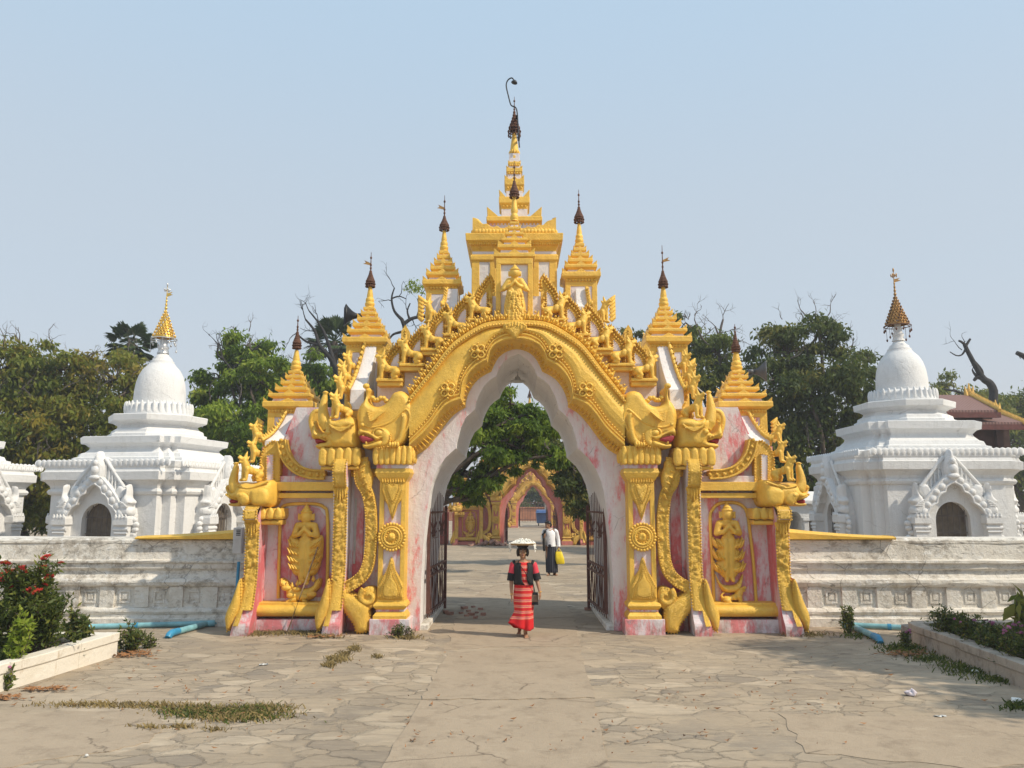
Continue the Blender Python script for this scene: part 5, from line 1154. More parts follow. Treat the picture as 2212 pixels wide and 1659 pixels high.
def stupa(loc, rz, label, Z, kind=0, group='white shrine stupas'):
    """Z: dict of levels above the ground, measured for each stupa"""
    o = empty('white_stupa', loc, rz, label, 'stupa', group); wm = 'stupa_white'
    b = MB(); w = Z['w']; zc0, zc1, zt0, zt1, zo0, zo1, zl0, zl1, zd, zcap = Z['lev']
    ring = lambda f, ww, z: [(x, y, z) for x, y in f(ww)]
    b.loft([ring(redent, q*w, z) for q, z in ((1.06,-.05),(1.06,.35),(1.0,.40),(1.0,zc0-.52),(1.03,zc0-.49),(1.045,zc0-.42),(1.03,zc0-.36),(1.01,zc0-.34),(1.02,zc0-.26),(1.07,zc0-.14),(1.11,zc0-.10),(1.115,zc0+.12),(1.09,zc0+.14),(1.075,zc0+.22),(1.085,zc0+.26),(1.095,zc1-.03),(1.05,zc1+.005))], wm)
    for sgn in range(4):      # little petals along the cornice
        rot = Matrix.Rotation(sgn*PI/2, 3, 'Z'); m = int(w*1.1/.088)
        for i in range(m): t = -1+2*(i+.5)/m; p = rot @ Vector((t*w*.98, -w*1.085, 0)); b.ell((p.x, p.y, zc1-.08), (.105,.03,.11) if sgn % 2 == 0 else (.03,.105,.11), wm, 6, 5)
    bo = b.build('shrine_body', o, .015)
    b = MB(); h = zt1-zc1; r_ = [(.84,zc1),(.84,zc1+h*.14),(.79,zc1+h*.18),(.77,zc1+h*.32),(.73,zc1+h*.36),(.68,zc1+h*.50),(.67,zc1+h*.58),(.71,zc1+h*.70),(.76,zc1+h*.74),(.77,zt1-.015),(.75,zt1)]
    b.loft([ring(redent, q*w, z) for q, z in r_], wm)
    b.build('terrace', o, .012)
    b = MB(); h = zo1-zt1; b.loft([ring(octa, q*w, z) for q, z in ((.64,zt1-.01),(.64,zt1+h*.16),(.60,zt1+h*.2),(.59,zt1+h*.34),(.53,zt1+h*.44),(.51,zt1+h*.56),(.57,zt1+h*.68),(.63,zt1+h*.72),(.64,zo1-.015),(.625,zo1))], wm); b.build('octagon_tier', o, .012)
    b = MB(); rl = w*.44; b.lathe([(rl*1.0,zo1-.01),(rl*1.03,zo1+.05),(rl*.98,zl1-.08),(rl*.88,zl1),(rl*.7,zl1+.01)], 0, 0, wm, 40)
    for i in range(34): a = 2*PI*i/34; b.ell((rl*1.0*math.cos(a), rl*1.0*math.sin(a), (zo1+zl1)/2+.05), (.055,.055,(zl1-zo1)*.5), wm, 6, 6)
    b.build('lotus_band', o)
    b = MB(); rd = w*.345; H = zd-zl1; b.lathe([(rd*1.0,zl1-.02),(rd*1.01,zl1+H*.10),(rd*.995,zl1+H*.3),(rd*.95,zl1+H*.5),(rd*.86,zl1+H*.68),(rd*.73,zl1+H*.82),(rd*.55,zl1+H*.93),(rd*.46,zd),(rd*.47,zd+.03),(rd*.40,zd+.06),(rd*.39,zd+.12),(rd*.28,zd+(zcap-zd)*.6),(rd*.15,zcap)], 0, 0, wm, 48); b.build('dome', o)
    b = MB(); hti(b, zcap-.03, Z['hs'], 'bright_gold' if kind == 0 else 'bronze_gold', 'silver_bits' if kind == 0 else 'rusty_iron', kind); b.build('umbrella_finial', o)
    for k in range(4):
        b = MB(); porch(b, 0, -w*1.0, w, 0.0 if False else Z['zf']); b.xform(Matrix.Rotation(k*PI/2, 3, 'Z')); po = b.build('porch', o, .012)
        g = MB(); g.box(-.44, .44, -w*1.0-.02, -w+.02, Z['zf'], Z['zf']+1.36, 'wood_door')
        for i in range(6): x = -.38+.152*i; g.tube([(x, -w-.10, Z['zf']), (x, -w-.10, Z['zf']+1.32)], .012, 'twig_grey', 5)
        for z in (.35,.8): g.box(-.42, .42, -w-.115, -w-.095, Z['zf']+z, Z['zf']+z+.025, 'twig_grey')
        g.xform(Matrix.Rotation(k*PI/2, 3, 'Z')); g.build('barred_door', po)
    return o
def levels(px, ys, Y): return [W(px, y, Y)[1] for y in ys]
YS = 10.4
def stupa_levels(px, dcY, front, ys):   # ys: cornice bottom/top, terrace b/t, octagon b/t, lotus b/t, dome shoulder, cap top
    d = [front, front, dcY-1.6, dcY-1.6, dcY-1.2, dcY-1.2, dcY-.9, dcY-.9, dcY, dcY]
    return [W(px, y, Y)[1] for y, Y in zip(ys, d)]
Ls = stupa_levels(345, YS, YS-2.4, [1028,993,957,941,910,893,896,867,784,762])
xs, _ = W(343, 900, YS); wS = 2.14
zfL = W(237, 1163, YS-2.3)[1]-.25
stupa((xs, YS, 0), -R(11), 'white stupa left of the gateway with bright gilded umbrella finial', dict(w=wS, lev=Ls, hs=.92, zf=zfL), 0)
Lr = stupa_levels(1957, YS, YS-2.4, [1005,968,930,908,880,862,866,838,757,735])
xr, _ = W(1953, 900, YS)
stupa((xr, YS, 0), -R(1), 'white stupa right of the gateway with dark bronze umbrella finial and hanging bells', dict(w=2.12, lev=Lr, hs=.95, zf=W(2050,1160,YS-2.3)[1]-.25), 1)
x3 = W(-140, 900, YS)[0]
stupa((x3, YS-.3, 0), -R(11), 'white stupa cut off by the left edge, mostly out of view', dict(w=wS, lev=Ls, hs=.92, zf=zfL), 0)
# low arcaded shrine glimpsed between the gateway and the right stupa
Ya = 15.5; xa_ = W(1722,1100,Ya)[0]; za_ = W(1722,1088,Ya)[1]; e = empty('white_shrine', (xa_, Ya, 0), 0, 'low white arcaded shrine glimpsed between the gateway and the right stupa', 'shrine')
mb = MB(); pts = [(-1.2,0),(-1.2,za_)]+[(2.0,za_),(2.0,0)]
for k in range(3, -1, -1):
    c_ = -.85+.75*k; pts += [(c_+.26,0)]+[(c_+.26*math.cos(a), za_-.62+.34*math.sin(a)) for a in np.linspace(0, PI, 9)]+[(c_-.26,0)]
mb.prism(pts, 0, 1.6, 'stupa_white'); mb.build('arcade', e, .02)
for k in range(5): c_ = -1.22+.75*k; mb = MB(); mb.box(c_-.09, c_+.09, -.09, .0, 0, za_-.5, 'stupa_white'); mb.box(c_-.13, c_+.13, -.13, 0, za_-.62, za_-.5, 'stupa_white'); mb.build('pillar', e, .015)
MB().loft([[(-1.35,-.15,za_),(2.15,-.15,za_),(2.15,1.75,za_),(-1.35,1.75,za_)],[(-1.35,-.15,za_+.12),(2.15,-.15,za_+.12),(2.15,1.75,za_+.12),(-1.35,1.75,za_+.12)],[(-.5,.5,za_+.45),(1.3,.5,za_+.45),(1.3,1.1,za_+.45),(-.5,1.1,za_+.45)]], 'stupa_white').build('roof', e, .02)

# ---- brown roofed pavilion behind the right stupa
pv = empty('pavilion', (0,0,0), 0, 'brown tin roofed wooden pavilion with gilded ridges behind the right stupa', 'pavilion'); Yp = 24
def roof(pa, pb, pc, pd, t):
    mb = MB(); a, b, c, d = (Vector((W(*p, y)[0], y, W(*p, y)[1])) for p, y in ((pa,Yp),(pb,Yp),(pc,Yp-2.2),(pd,Yp-2.2)))
    mb.loft([[a, b, b+Vector((0,0,-.12)), a+Vector((0,0,-.12))], [d, c, c+Vector((0,0,-.12)), d+Vector((0,0,-.12))]], 'tin_roof'); mb.box(min(d.x, c.x)-.1, max(c.x, d.x)+.1, Yp-2.26, Yp-2.1, c.z-.34, c.z-.10, 'wood_trim'); return mb
simple('wood_trim', (.12, .035, .03), .7, 0, .3, 5); simple('wood_wall', (.055, .026, .022), .85, 0, .35, 3)
roof((1990,853),(2094,853),(2155,886),(1985,886),.1).build('roof', pv); roof((2080,890),(2150,890),(2208,912),(2090,912),.1).build('roof', pv)
mb = MB(); x0 = W(2000,900,Yp-1.5)[0]; x1 = W(2150,900,Yp-1.5)[0]; x2 = W(2200,900,Yp-1.5)[0]
mb.box(x0, x1-.2, Yp-1.6, Yp+2.5, 0, W(2000,884,Yp-1.6)[1], 'wood_wall'); mb.box(x1-.2, x1+.1, Yp-1.8, Yp-1.5, 0, W(2000,912,Yp-1.6)[1], 'wood_wall'); mb.box(x1, x2-.3, Yp-1.2, Yp+2, 0, W(2000,910,Yp-1.6)[1], 'wood_wall'); mb.build('timber_wall', pv)
mb = MB()
for pa, pb in (((2094,852),(2160,886)), ((2152,888),(2216,916))):
    a, b = Vector((W(*pa, Yp)[0], Yp, W(*pa, Yp)[1])), Vector((W(*pb, Yp-2.3)[0], Yp-2.3, W(*pb, Yp-2.3)[1]))
    mb.tube([a, b], .09, 'old_gold_paint', 6)
    for k in range(22): p = a.lerp(b, k/22); mb.tube([p, p+Vector((.02,-.02,.22))], [.07,.01], 'old_gold_paint', 5)
    for k in range(3): mb.tube([a+Vector((k*.14-.14,0,-.1)), a+Vector((k*.2-.2,0,.55-.15*abs(k-1)))], [.13,.02], 'old_gold_paint', 6)
mb.build('gilded_ridge', pv)

# ================================================================ FURTHER GATEWAYS down the axis
swap = {'pink_limewash': M['faded_red_wash'], 'red_limewash': M['faded_red_wash'], 'white_limewash': M['faded_red_wash'], 'gold_paint': M['old_gold_paint'], 'carved_gold': M['old_gold_paint']}
for (pxc, Y, s, sx, lab) in ((1147, 27.8, .80, .86, 'second gateway, brick red and dull gold, seen through the front arch behind the man'), (1152, 56, .74, .80, 'third gateway, smallest and farthest, framed inside the second red arch')):
    c = copy_tree(gate, None, swap); c.scale = (sx, s, s); c.location = (W(pxc, 1100, Y)[0], Y, 0); c['label'] = lab; c['category'] = 'gateway'; c['group'] = 'gateways on the axis'
gate['group'] = 'gateways on the axis'
# low red boundary walls beside the second gateway, fence and bin beyond the third
for s, lab in ((-1, 'plain red side wall left of the second gateway'), (1, 'plain red side wall right of the second gateway')):
    mb = MB(); c = W(1147,1100,27.8)[0]; a, b = c+s*4.4, c+s*16; mb.box(min(a,b), max(a,b), 29.0, 29.5, -.05, 1.55, 'faded_red_wash'); mb.box(min(a,b), max(a,b), 28.95, 29.55, 1.55, 1.68, 'faded_red_wash'); tag(mb.build('side_wall', None, .02), lab, 'wall')
mb = MB(); Yb = 62; x0, x1 = W(1158,1110,Yb)[0], W(1182,1110,Yb)[0]; zt = W(1140,1103,Yb)[1]
e = empty('rubbish_skip', ((x0+x1)/2, Yb, 0), 0, 'blue metal skip on the ground beyond the third gateway', 'skip'); hw = (x1-x0)/2
mb.loft([[(-hw*.85,-.7,.25),(hw*.85,-.7,.25),(hw*.85,.9,.25),(-hw*.85,.9,.25)],[(-hw,-.9,1.2),(hw,-.9,1.2),(hw,1,1.2),(-hw,1,1.2)]], 'blue_bin'); mb.build('tub', e, .03)
MB().loft([[(-hw*1.03,-.95,1.2),(hw*1.03,-.95,1.2),(hw*1.03,1.05,1.2),(-hw*1.03,1.05,1.2)],[(-hw*.9,-.7,1.4),(hw*.9,-.7,1.4),(hw*.9,1.05,1.5),(-hw*.9,1.05,1.5)]], 'blue_bin').build('lid', e, .02)
for sx in (-1,1): MB().tube([(sx*hw*.7,-.6,.12),(sx*hw*.7+.1,-.6,.12)], .12, 'black_metal', 12).build('wheel', e)
f = empty('iron_fence', (W(1140,1110,76)[0], 76, 0), 0, 'dark iron fence across the far end of the axis', 'fence'); mb = MB()
for i in range(40): x = -6+.3*i; mb.tube([(x,0,0),(x,0,2.3)], .02, 'iron_bars', 5)
for z in (.25,1.2,2.1): mb.box(-6, 5.8, -.03, .03, z, z+.06, 'iron_bars')
mb.build('railing', f)
for x in (-6,-2,2,5.8): MB().box(x-.12, x+.12, -.12, .12, 0, 2.7, 'stone_grey').build('post', f, .02)
mb = MB(); mb.box(-14, 14, 82, 82.4, 0, 1.5, 'orange_wall'); mb.box(-14, 14, 81.9, 82.5, 1.5, 1.62, 'orange_wall'); tag(mb.build('far_wall', None, .03), 'low orange wall closing the far end of the axis', 'wall')
# ================================================================ TREES
def leaves(name, P, mat, L, parent, droop=.6, seed=1, tints=(.0, 1.0), wid=.38, tintf=None):
    rng = np.random.default_rng(seed); n = len(P)
    d = rng.normal(size=(n, 3)); d[:, 2] -= droop*2; d /= np.linalg.norm(d, axis=1, keepdims=True)
    a = rng.normal(size=(n, 3)); s = np.cross(d, a); s /= np.maximum(np.linalg.norm(s, axis=1, keepdims=True), 1e-6); nn = np.cross(s, d)
    l = L*rng.uniform(.65, 1.25, (n, 1)); w = l*wid*rng.uniform(.8, 1.2, (n, 1))
    V = np.stack([P, P+d*l*.45+s*w*.5+nn*l*.06, P+d*l, P+d*l*.45-s*w*.5+nn*l*.06], 1).reshape(-1, 3)
    me = bpy.data.meshes.new(name); me.vertices.add(n*4); me.vertices.foreach_set('co', V.ravel().astype(np.float32))
    me.loops.add(n*4); me.loops.foreach_set('vertex_index', np.arange(n*4, dtype=np.int32)); me.polygons.add(n); me.polygons.foreach_set('loop_start', np.arange(0, n*4, 4, dtype=np.int32))
    t = rng.uniform(tints[0], tints[1], n) if tintf is None else np.clip(tintf+rng.normal(0, .16, n), 0, 1)
    at = me.attributes.new('tint', 'FLOAT', 'POINT'); at.data.foreach_set('value', np.repeat(t, 4).astype(np.float32))
    me.materials.append(M[mat]); me.update(); me.validate(); o = bpy.data.objects.new(name, me); COL.objects.link(o); o.parent = parent; return o
def limb(mb, a, b, r0, r1, rng, mat, wig=.12, n=7):
    a, b = np.array(a, float), np.array(b, float); L = np.linalg.norm(b-a); pts = []
    o1 = rng.normal(size=3)*L*wig; o2 = rng.normal(size=3)*L*wig*.6
    for i in range(n): t = i/(n-1); pts.append(a+(b-a)*t+o1*math.sin(PI*t)+o2*math.sin(2*PI*t))
    mb.tube(pts, [r0+(r1-r0)*i/(n-1) for i in range(n)], mat, 7); return pts
def twigs(mb, a, d, L, r, rng, depth, mat):
    d = d/np.linalg.norm(d); pts = [a]; p = a.copy(); dd = d.copy()
    for i in range(4): dd = dd+rng.normal(size=3)*.28; dd[1] *= .7; dd /= np.linalg.norm(dd); p = p+dd*L/4; pts.append(p.copy())
    mb.tube(pts, [r*(1-.16*i) for i in range(5)], mat, 5)
    if depth > 0:
        for k in range(rng.integers(2, 4)): i = rng.integers(1, 5); nd = dd+rng.normal(size=3)*.75; nd[2] += .15; twigs(mb, pts[i], nd, L*rng.uniform(.5, .8), r*.5, rng, depth-1, mat)
def tree(name, label, Y, trunk_px, blobs, mat, n, L, seed, group=None, bark='bark', bare=3, droop=.6, base=.45, cat='tree', fill=.72, spread=.28):
    rng = np.random.default_rng(seed); m = mpp(Y); tx = W(trunk_px, 1000, Y)[0]
    e = empty(name, (tx, Y, 0), 0, label, cat, group); O = np.array([tx, Y, 0]); B = []
    for px, py, r in blobs:
        x, z = W(px, py, Y); R_ = r*m; yy = Y+rng.uniform(-.5, .5)*R_*1.2
        B.append((np.array([x, yy, z])-O, R_))
    tb = MB(); zmin = min(b[0][2]-b[1]*.3 for b in B); fork = np.array([rng.normal()*.2, 0, max(1.4, min(zmin, 4.5))]); rt = .16+.018*max(b[0][2] for b in B)
    limb(tb, (0,0,-.1), fork, rt*1.25, rt, rng, bark, .05)
    P = []; T = []; tot = sum(b[1]**2.2 for b in B)
    for c, R_ in B:
        pts = limb(tb, fork, c, rt*.36, .04, rng, bark, .12, 9)
        # sub-clumps through the blob's volume, weighted to its skin
        k = max(7, int(26*(R_/2.0)**1.3)); ctr = []
        for _ in range(k):
            v = rng.normal(size=3); v /= np.linalg.norm(v); q = rng.uniform(.35, 1.05)**.7; s_ = c+v*np.array([1, 1, .85])*R_*q; ctr.append((s_, v))
            if rng.random() < .6: limb(tb, c+(s_-c)*.0, s_, .045, .012, rng, bark, .15, 5)
        nb = int(n*(R_**2.2)/tot); per = max(4, nb//k)
        for s_, v in ctr:
            rr = R_*spread*rng.uniform(.7, 1.3); g = rng.normal(size=(per, 3)); g *= rr*.62*np.array([1.15, 1.15, .62]); g[:, 2] -= .12*np.abs(rng.normal(size=per))*rr
            P.append(s_+g); T.append(np.full(per, np.clip(base+rng.normal()*.2+.12*v[2], 0, 1)))
        for _ in range(bare):
            v = rng.normal(size=3); v[2] = abs(v[2])+.4; v /= np.linalg.norm(v); twigs(tb, c+v*R_*.75, v, R_*.55, .028, rng, 2, 'twig_grey')
    tb.build('trunk', e); P = np.concatenate(P); T = np.concatenate(T)
    leaves('crown', P, mat, L, e, droop, seed, tintf=T); return e
def bare_tree(name, label, Y, segs, seed, mat='burnt_bark', tw=(), group=None, leafpts=None):
    rng = np.random.default_rng(seed); P0 = W(*segs[0][0][:2], Y); e = empty(name, (P0[0], Y, 0), 0, label, 'tree', group); tb = MB(); tr = MB(); m = mpp(Y)
    q = lambda p: np.array([W(p[0], p[1], Y)[0]-P0[0], (p[3] if len(p) > 3 else 0), W(p[0], p[1], Y)[1]])
    first = q(segs[0][0]); tr.tube([(first[0], 0, -.1), tuple(first)], [segs[0][0][2]*m*1.15, segs[0][0][2]*m], mat, 9)
    for sg in segs:
        c = cr([tuple(q(p))+(p[2]*m,) for p in sg], 4, False); (tr if sg is segs[0] else tb).tube([k[:3] for k in c], [max(.008, k[3]) for k in c], mat, 8)
    for p, d, L, dep in tw: twigs(tb, q(p), np.array(d, float), L*m, p[2]*m, rng, dep, mat)
    tr.build('trunk', e); tb.build('branches', e)
    if leafpts:
        A = []
        for px, py, r, k in leafpts: A.append(q((px, py))+rng.normal(size=(k, 3))*r*m*np.array([1,1,.7]))
        A = np.concatenate(A); leaves('foliage', A, 'leaf_bright', .22, e, .8, seed, (.3, 1))
    return e
GRP = 'trees behind the stupas'
tree('broadleaf_tree', 'tall olive-brown tree at the left edge of the photo, behind the cut-off stupa', 19, 20, [(-90,880,110),(0,800,95),(70,775,62),(-20,960,105),(70,930,90),(30,1060,90),(-110,1030,100),(105,1030,70)], 'leaf_olive', 30000, .27, 11, GRP)
tree('broadleaf_tree', 'rounded olive tree with yellowing leaves directly behind the left stupa', 20, 195, [(150,800,70),(225,815,80),(280,850,65),(130,890,85),(215,930,95),(150,1000,80),(60,860,60),(290,950,60),(240,1050,80),(110,1080,70)], 'leaf_olive', 30000, .26, 12, GRP, base=.55)
tree('broadleaf_tree', 'bright green tree between the left stupa and the gateway, bare twigs on its top', 21, 520, [(525,745,48),(470,815,45),(540,820,62),(450,905,60),(520,920,75),(590,860,55),(470,985,50),(560,990,60),(430,870,38),(500,770,40),(560,790,48)], 'leaf_bright', 31000, .25, 13, GRP, bare=2)
tree('broadleaf_tree', 'green tree just left of the gateway, behind its outermost left spire', 23, 670, [(630,835,58),(690,830,50),(655,790,42),(700,900,50),(640,910,60),(600,960,50),(715,850,42),(665,840,45),(610,880,45)], 'leaf_bright', 23000, .25, 14, GRP, base=.38)
tree('broadleaf_tree', 'half-bare tree showing above the right shoulder of the gateway', 22, 1540, [(1500,735,50),(1490,700,34),(1465,690,16),(1540,770,55),(1500,830,62),(1580,840,55),(1530,920,70),(1560,1010,70),(1490,990,50),(1480,900,40),(1640,980,60)], 'leaf_mid', 20000, .24, 15, GRP, base=.42)
tree('broadleaf_tree', 'huge dark green tree between the gateway and the right stupa', 19, 1740, [(1700,760,75),(1770,720,55),(1660,830,70),(1770,820,90),(1840,790,55),(1850,860,50),(1700,920,90),(1800,930,95),(1720,1030,85),(1790,1060,80),(1650,1000,55),(1860,960,50),(1670,1080,50)], 'leaf_dark', 42000, .25, 16, GRP, base=.5)
tree('broadleaf_tree', 'small clump of drooping leaves left of the right inner spire', 24, 1375, [(1372,730,26),(1350,722,16),(1400,735,22),(1385,770,30),(1420,800,40)], 'leaf_dark', 5000, .24, 17, GRP, base=.65, bare=1)
tree('broadleaf_tree', 'pale green tree behind the pavilion roof, right of the right stupa', 40, 2050, [(2045,845,42),(2010,860,34),(2090,870,40),(2120,900,50),(2060,920,50),(2140,860,34)], 'leaf_mid', 12000, .34, 18, GRP, base=.65, bare=0)
tree('broadleaf_tree', 'hazy dark tree at the right edge behind the pavilion', 42, 2190, [(2190,880,50),(2230,900,60),(2180,950,60),(2250,960,70),(2160,1010,60),(2230,1040,70)], 'leaf_mid', 13000, .34, 19, GRP, base=.5, bare=0)
tree('broadleaf_tree', 'leafy tree overhanging the court just beyond the front arch, left side', 11, 880, [(1100,872,42),(1070,900,60),(1130,915,52),(1030,960,62),(1085,960,50),(1160,892,40),(1010,1025,44),(1050,1030,38),(980,985,42),(1020,1065,26),(1130,950,44),(1168,935,40),(1096,992,34),(1196,985,34),(1150,985,24)], 'leaf_bright', 27000, .19, 21, GRP, base=.3, bare=1)
tree('broadleaf_tree', 'darker tree hanging into the arch from the right, over the second gateway', 14.5, 1365, [(1195,950,40),(1230,990,50),(1262,1040,46),(1248,1085,32),(1225,1045,30),(1290,1000,60),(1275,1100,32)], 'leaf_dark', 15000, .20, 22, GRP, base=.55, bare=1)
tree('broadleaf_tree', 'grey-green tree far off beyond the third gateway', 88, 1150, [(1110,1060,26),(1150,1050,30),(1190,1062,26),(1130,1090,22),(1175,1090,22),(1080,1080,26),(1225,1080,26)], 'leaf_mid', 9000, .55, 23, GRP, bare=0)
tree('broadleaf_tree', 'dark bushy tree low between the left stupa and gateway wing', 27, 420, [(400,1010,50),(450,1050,60),(520,1060,60),(380,1080,55),(580,1040,55)], 'leaf_mid', 9000, .28, 24, GRP, base=.3, bare=0)
tree('broadleaf_tree', 'shady tree low behind the cut-off left stupa', 25, 60, [(60,1090,60),(0,1080,70),(120,1110,50),(-80,1090,70)], 'leaf_dark', 9000, .28, 25, GRP, base=.3, bare=0)
tree('broadleaf_tree', 'dark tree low behind the right stupa', 30, 1920, [(1900,1000,60),(1960,1000,70),(2040,1010,60),(2100,1030,60),(1880,1080,60),(2120,960,50)], 'leaf_dark', 11000, .3, 26, GRP, base=.4, bare=0)
# garden tree standing right of the camera, its shade lies over the right bed
rng = np.random.default_rng(5)
def shade_tree():
    e = empty('broadleaf_tree', (9.9, -4.3, 0), 0, 'garden tree outside the right edge whose shade falls on the right bed', 'tree', GRP); tb = MB(); P = []; r = np.random.default_rng(9)
    limb(tb, (0,0,-.1), (0,0,2.4), .2, .15, r, 'bark', .04)
    for c, R_ in (((0,0,4.3),1.5),((-.9,.9,3.9),1.2),((.9,-1.1,4.0),1.4),((-.3,2.1,3.6),1.1),((.6,.8,5.0),1.2),((.2,-2.4,3.8),1.3)):
        limb(tb, (0,0,2.3), c, .1, .04, r, 'bark')
        for k in range(24): v = r.normal(size=3); v /= np.linalg.norm(v); P.append(np.array(c)+v*R_*r.uniform(.3, 1)+r.normal(size=(210, 3))*.24)
    tb.build('trunk', e); leaves('crown', np.concatenate(P), 'leaf_mid', .2, e, .6, 3, (.2, .8))
shade_tree()
# palms
def palm(px, py, Y, rpx, label, seed, n=40, tilt=0):
    rng = np.random.default_rng(seed); x, z = W(px, py, Y); m = mpp(Y); Rr = rpx*m; e = empty('fan_palm', (x, Y, 0), 0, label, 'palm', 'fan palms'); tb = MB(); tb.tube([(0,0,-.1),(.05,0,z*.5),(0,0,z)], [.26,.2,.2], 'bark', 9); tb.build('trunk', e)
    mb = MB(); T = []
    for k in range(n):
        az = rng.uniform(0, 2*PI); el = rng.uniform(-.75, 1.25); d = Vector((math.cos(az)*math.cos(el), math.sin(az)*math.cos(el), math.sin(el))); st = Rr*rng.uniform(.5, .65); b = Vector((0,0,z))+d*st+Vector((0,0,-.12*st*(1-math.sin(el))))
        mb.tube([Vector((0,0,z)), Vector((0,0,z))+d*st*.5+Vector((0,0,.03)), b], [.03,.022,.015], 'palm_leaf', 5); side = d.cross(Vector((0,0,1))); side.normalize(); up = side.cross(d)
        for i in range(23):
            a = (i-11)/11*1.75; dr = (d*math.cos(a)+side*math.sin(a)+up*.12*math.cos(a*2)).normalized(); L = Rr*.62*(1-.18*abs(a)/1.75)*rng.uniform(.85, 1.1); w = .075; pr = dr.cross(up).normalized()*w
            mb.add([b, b+dr*L*.6-pr, b+dr*L+Vector((0,0,-.18*L)), b+dr*L*.6+pr], [(0,1,2,3)], 'palm_leaf')
    o = mb.build('fronds', e); at = o.data.attributes.new('tint', 'FLOAT', 'POINT'); at.data.foreach_set('value', rng.uniform(.1, .9, len(o.data.vertices)).astype(np.float32))
palm(283, 742, 25, 50, 'fan palm showing above the trees behind the left stupa', 31); palm(722, 738, 27, 58, 'fan palm behind the gateway\'s left spire, dead fronds hanging', 32, 34)
# dead and burnt trees
bare_tree('dead_tree', 'bare blackened branches rising between the left spires of the gateway', 24, [[(905,760,7),(880,722,6),(872,700,5),(868,690,4.5)], [(872,700,4.5),(890,688,4),(915,684,3.5),(935,688,2.5)], [(868,690,4.2),(852,672,3),(846,645,2.2),(852,622,1.5)], [(846,645,2),(862,640,1.5),(878,646,1)], [(900,688,3),(906,665,2.2),(902,645,1.5)], [(872,716,3.5),(850,722,2.6),(838,734,1.8),(826,722,1)], [(885,690,3),(880,672,2),(886,655,1.4)]], 41,
    tw=(((852,622,1.1),(-.3,0,1),38,2),((846,650,1.2),(-1,0,.4),30,2),((862,640,1.1),(.6,0,.9),36,2),((902,648,1.2),(.2,0,1),40,2),((880,672,1.1),(-.4,0,.9),30,2),((838,732,1),(-1,0,.5),26,1),((890,688,1.4),(.3,0,-1),26,2),((915,684,1.3),(.5,0,.8),36,2)), leafpts=[(893,612,8,60),(905,622,8,50),(885,620,5,20)])
bare_tree('dead_tree', 'dark bare-limbed tree between the two left spires, beside the fan palm', 22, [[(742,860,9),(735,830,8),(728,800,7),(712,770,6)], [(712,770,5),(690,745,4),(680,715,3),(660,690,2)], [(722,785,5),(705,730,3.5),(690,700,2.4),(668,672,1.5)], [(690,745,3),(662,738,2.4),(640,720,1.6)], [(735,830,4),(760,800,3),(770,770,2)]], 42,
    tw=(((660,690,1.4),(-.5,0,1),44,2),((668,672,1.2),(-.6,0,.8),36,2),((640,720,1.2),(-1,0,.4),36,2),((690,700,1.3),(.3,0,1),44,2),((680,715,1.3),(-1,0,.2),34,2),((712,770,1.4),(.8,0,.6),40,2)))
bare_tree('dead_tree', 'leafless twigs on the crown left of the light green tree', 20.5, [[(520,850,3),(500,800,2.6),(482,775,2.2),(476,752,1.8)], [(482,775,3.5),(470,765,2.6),(472,745,2)], [(500,800,2.2),(530,770,1.8),(560,745,1.4)]], 43, tw=(((476,752,1.4),(-.3,0,1),30,2),((472,745,1.3),(-.8,0,.5),32,2),((478,745,1.2),(.3,0,1),30,1),((560,745,1),(.6,0,.8),26,2)))
bare_tree('dead_tree', 'burnt broken-off tree with a slanting charred limb right of the right stupa', 30, [[(2145,868,9),(2146,845,9),(2138,828,8),(2124,818,7),(2108,792,5.5),(2090,758,4.5),(2084,744,4.5)], [(2128,820,5.5),(2112,815,4.5),(2104,822,3)], [(2112,815,3.5),(2104,806,2.4),(2100,798,1.5)], [(2084,744,3.2),(2076,738,2.5),(2071,736,2.2)], [(2086,748,3),(2092,738,2.6),(2096,732,2.2)], [(2086,754,2.6),(2078,766,1.8),(2066,768,1.4),(2052,760,1)], [(2100,776,3),(2120,800,3.4),(2122,820,3.4)], [(2105,860,2.5),(2075,848,2.5),(2040,840,2)]], 44,
    tw=(((2078,756,1.1),(-1,0,.4),34,2),((2084,744,1.0),(-.1,0,1),28,1),((2100,800,1),(.2,0,1),18,1)))
bare_tree('dead_tree', 'charred limb poking in at the right edge of the sky', 30, [[(2290,900,9),(2270,830,8),(2235,790,7),(2212,770,5.5),(2196,762,4.5)]], 45, tw=(((2200,764,1.6),(.2,0,-1),12,0),))
bare_tree('dead_tree', 'bare twiggy crown above the right shoulder of the gateway', 21.5, [[(1560,820,4.5),(1552,760,4),(1556,715,3),(1562,690,2)], [(1556,735,2.4),(1545,705,1.8)], [(1552,760,2.5),(1520,735,1.8),(1500,690,1.2)]], 46, mat='twig_grey', tw=(((1562,690,1.2),(.2,0,1),40,2),((1545,705,1.1),(-.7,0,.7),40,2),((1556,720,1.1),(.8,0,.6),38,2),((1500,690,1),(.3,0,1),40,2)))
bare_tree('dead_tree', 'thin bare twigs standing out of the huge dark tree\'s top', 18.6, [[(1775,760,3.5),(1765,700,2.6),(1760,680,1.6)], [(1768,710,2),(1730,670,1.2)]], 47, mat='twig_grey', tw=(((1760,680,1.1),(.4,0,1),34,2),((1730,670,1),(-.2,0,1),30,2),((1765,700,1),(.9,0,.7),44,2),((1830,770,1),(.6,0,.8),34,2),((1690,690,1),(-.2,0,1),24,1)))
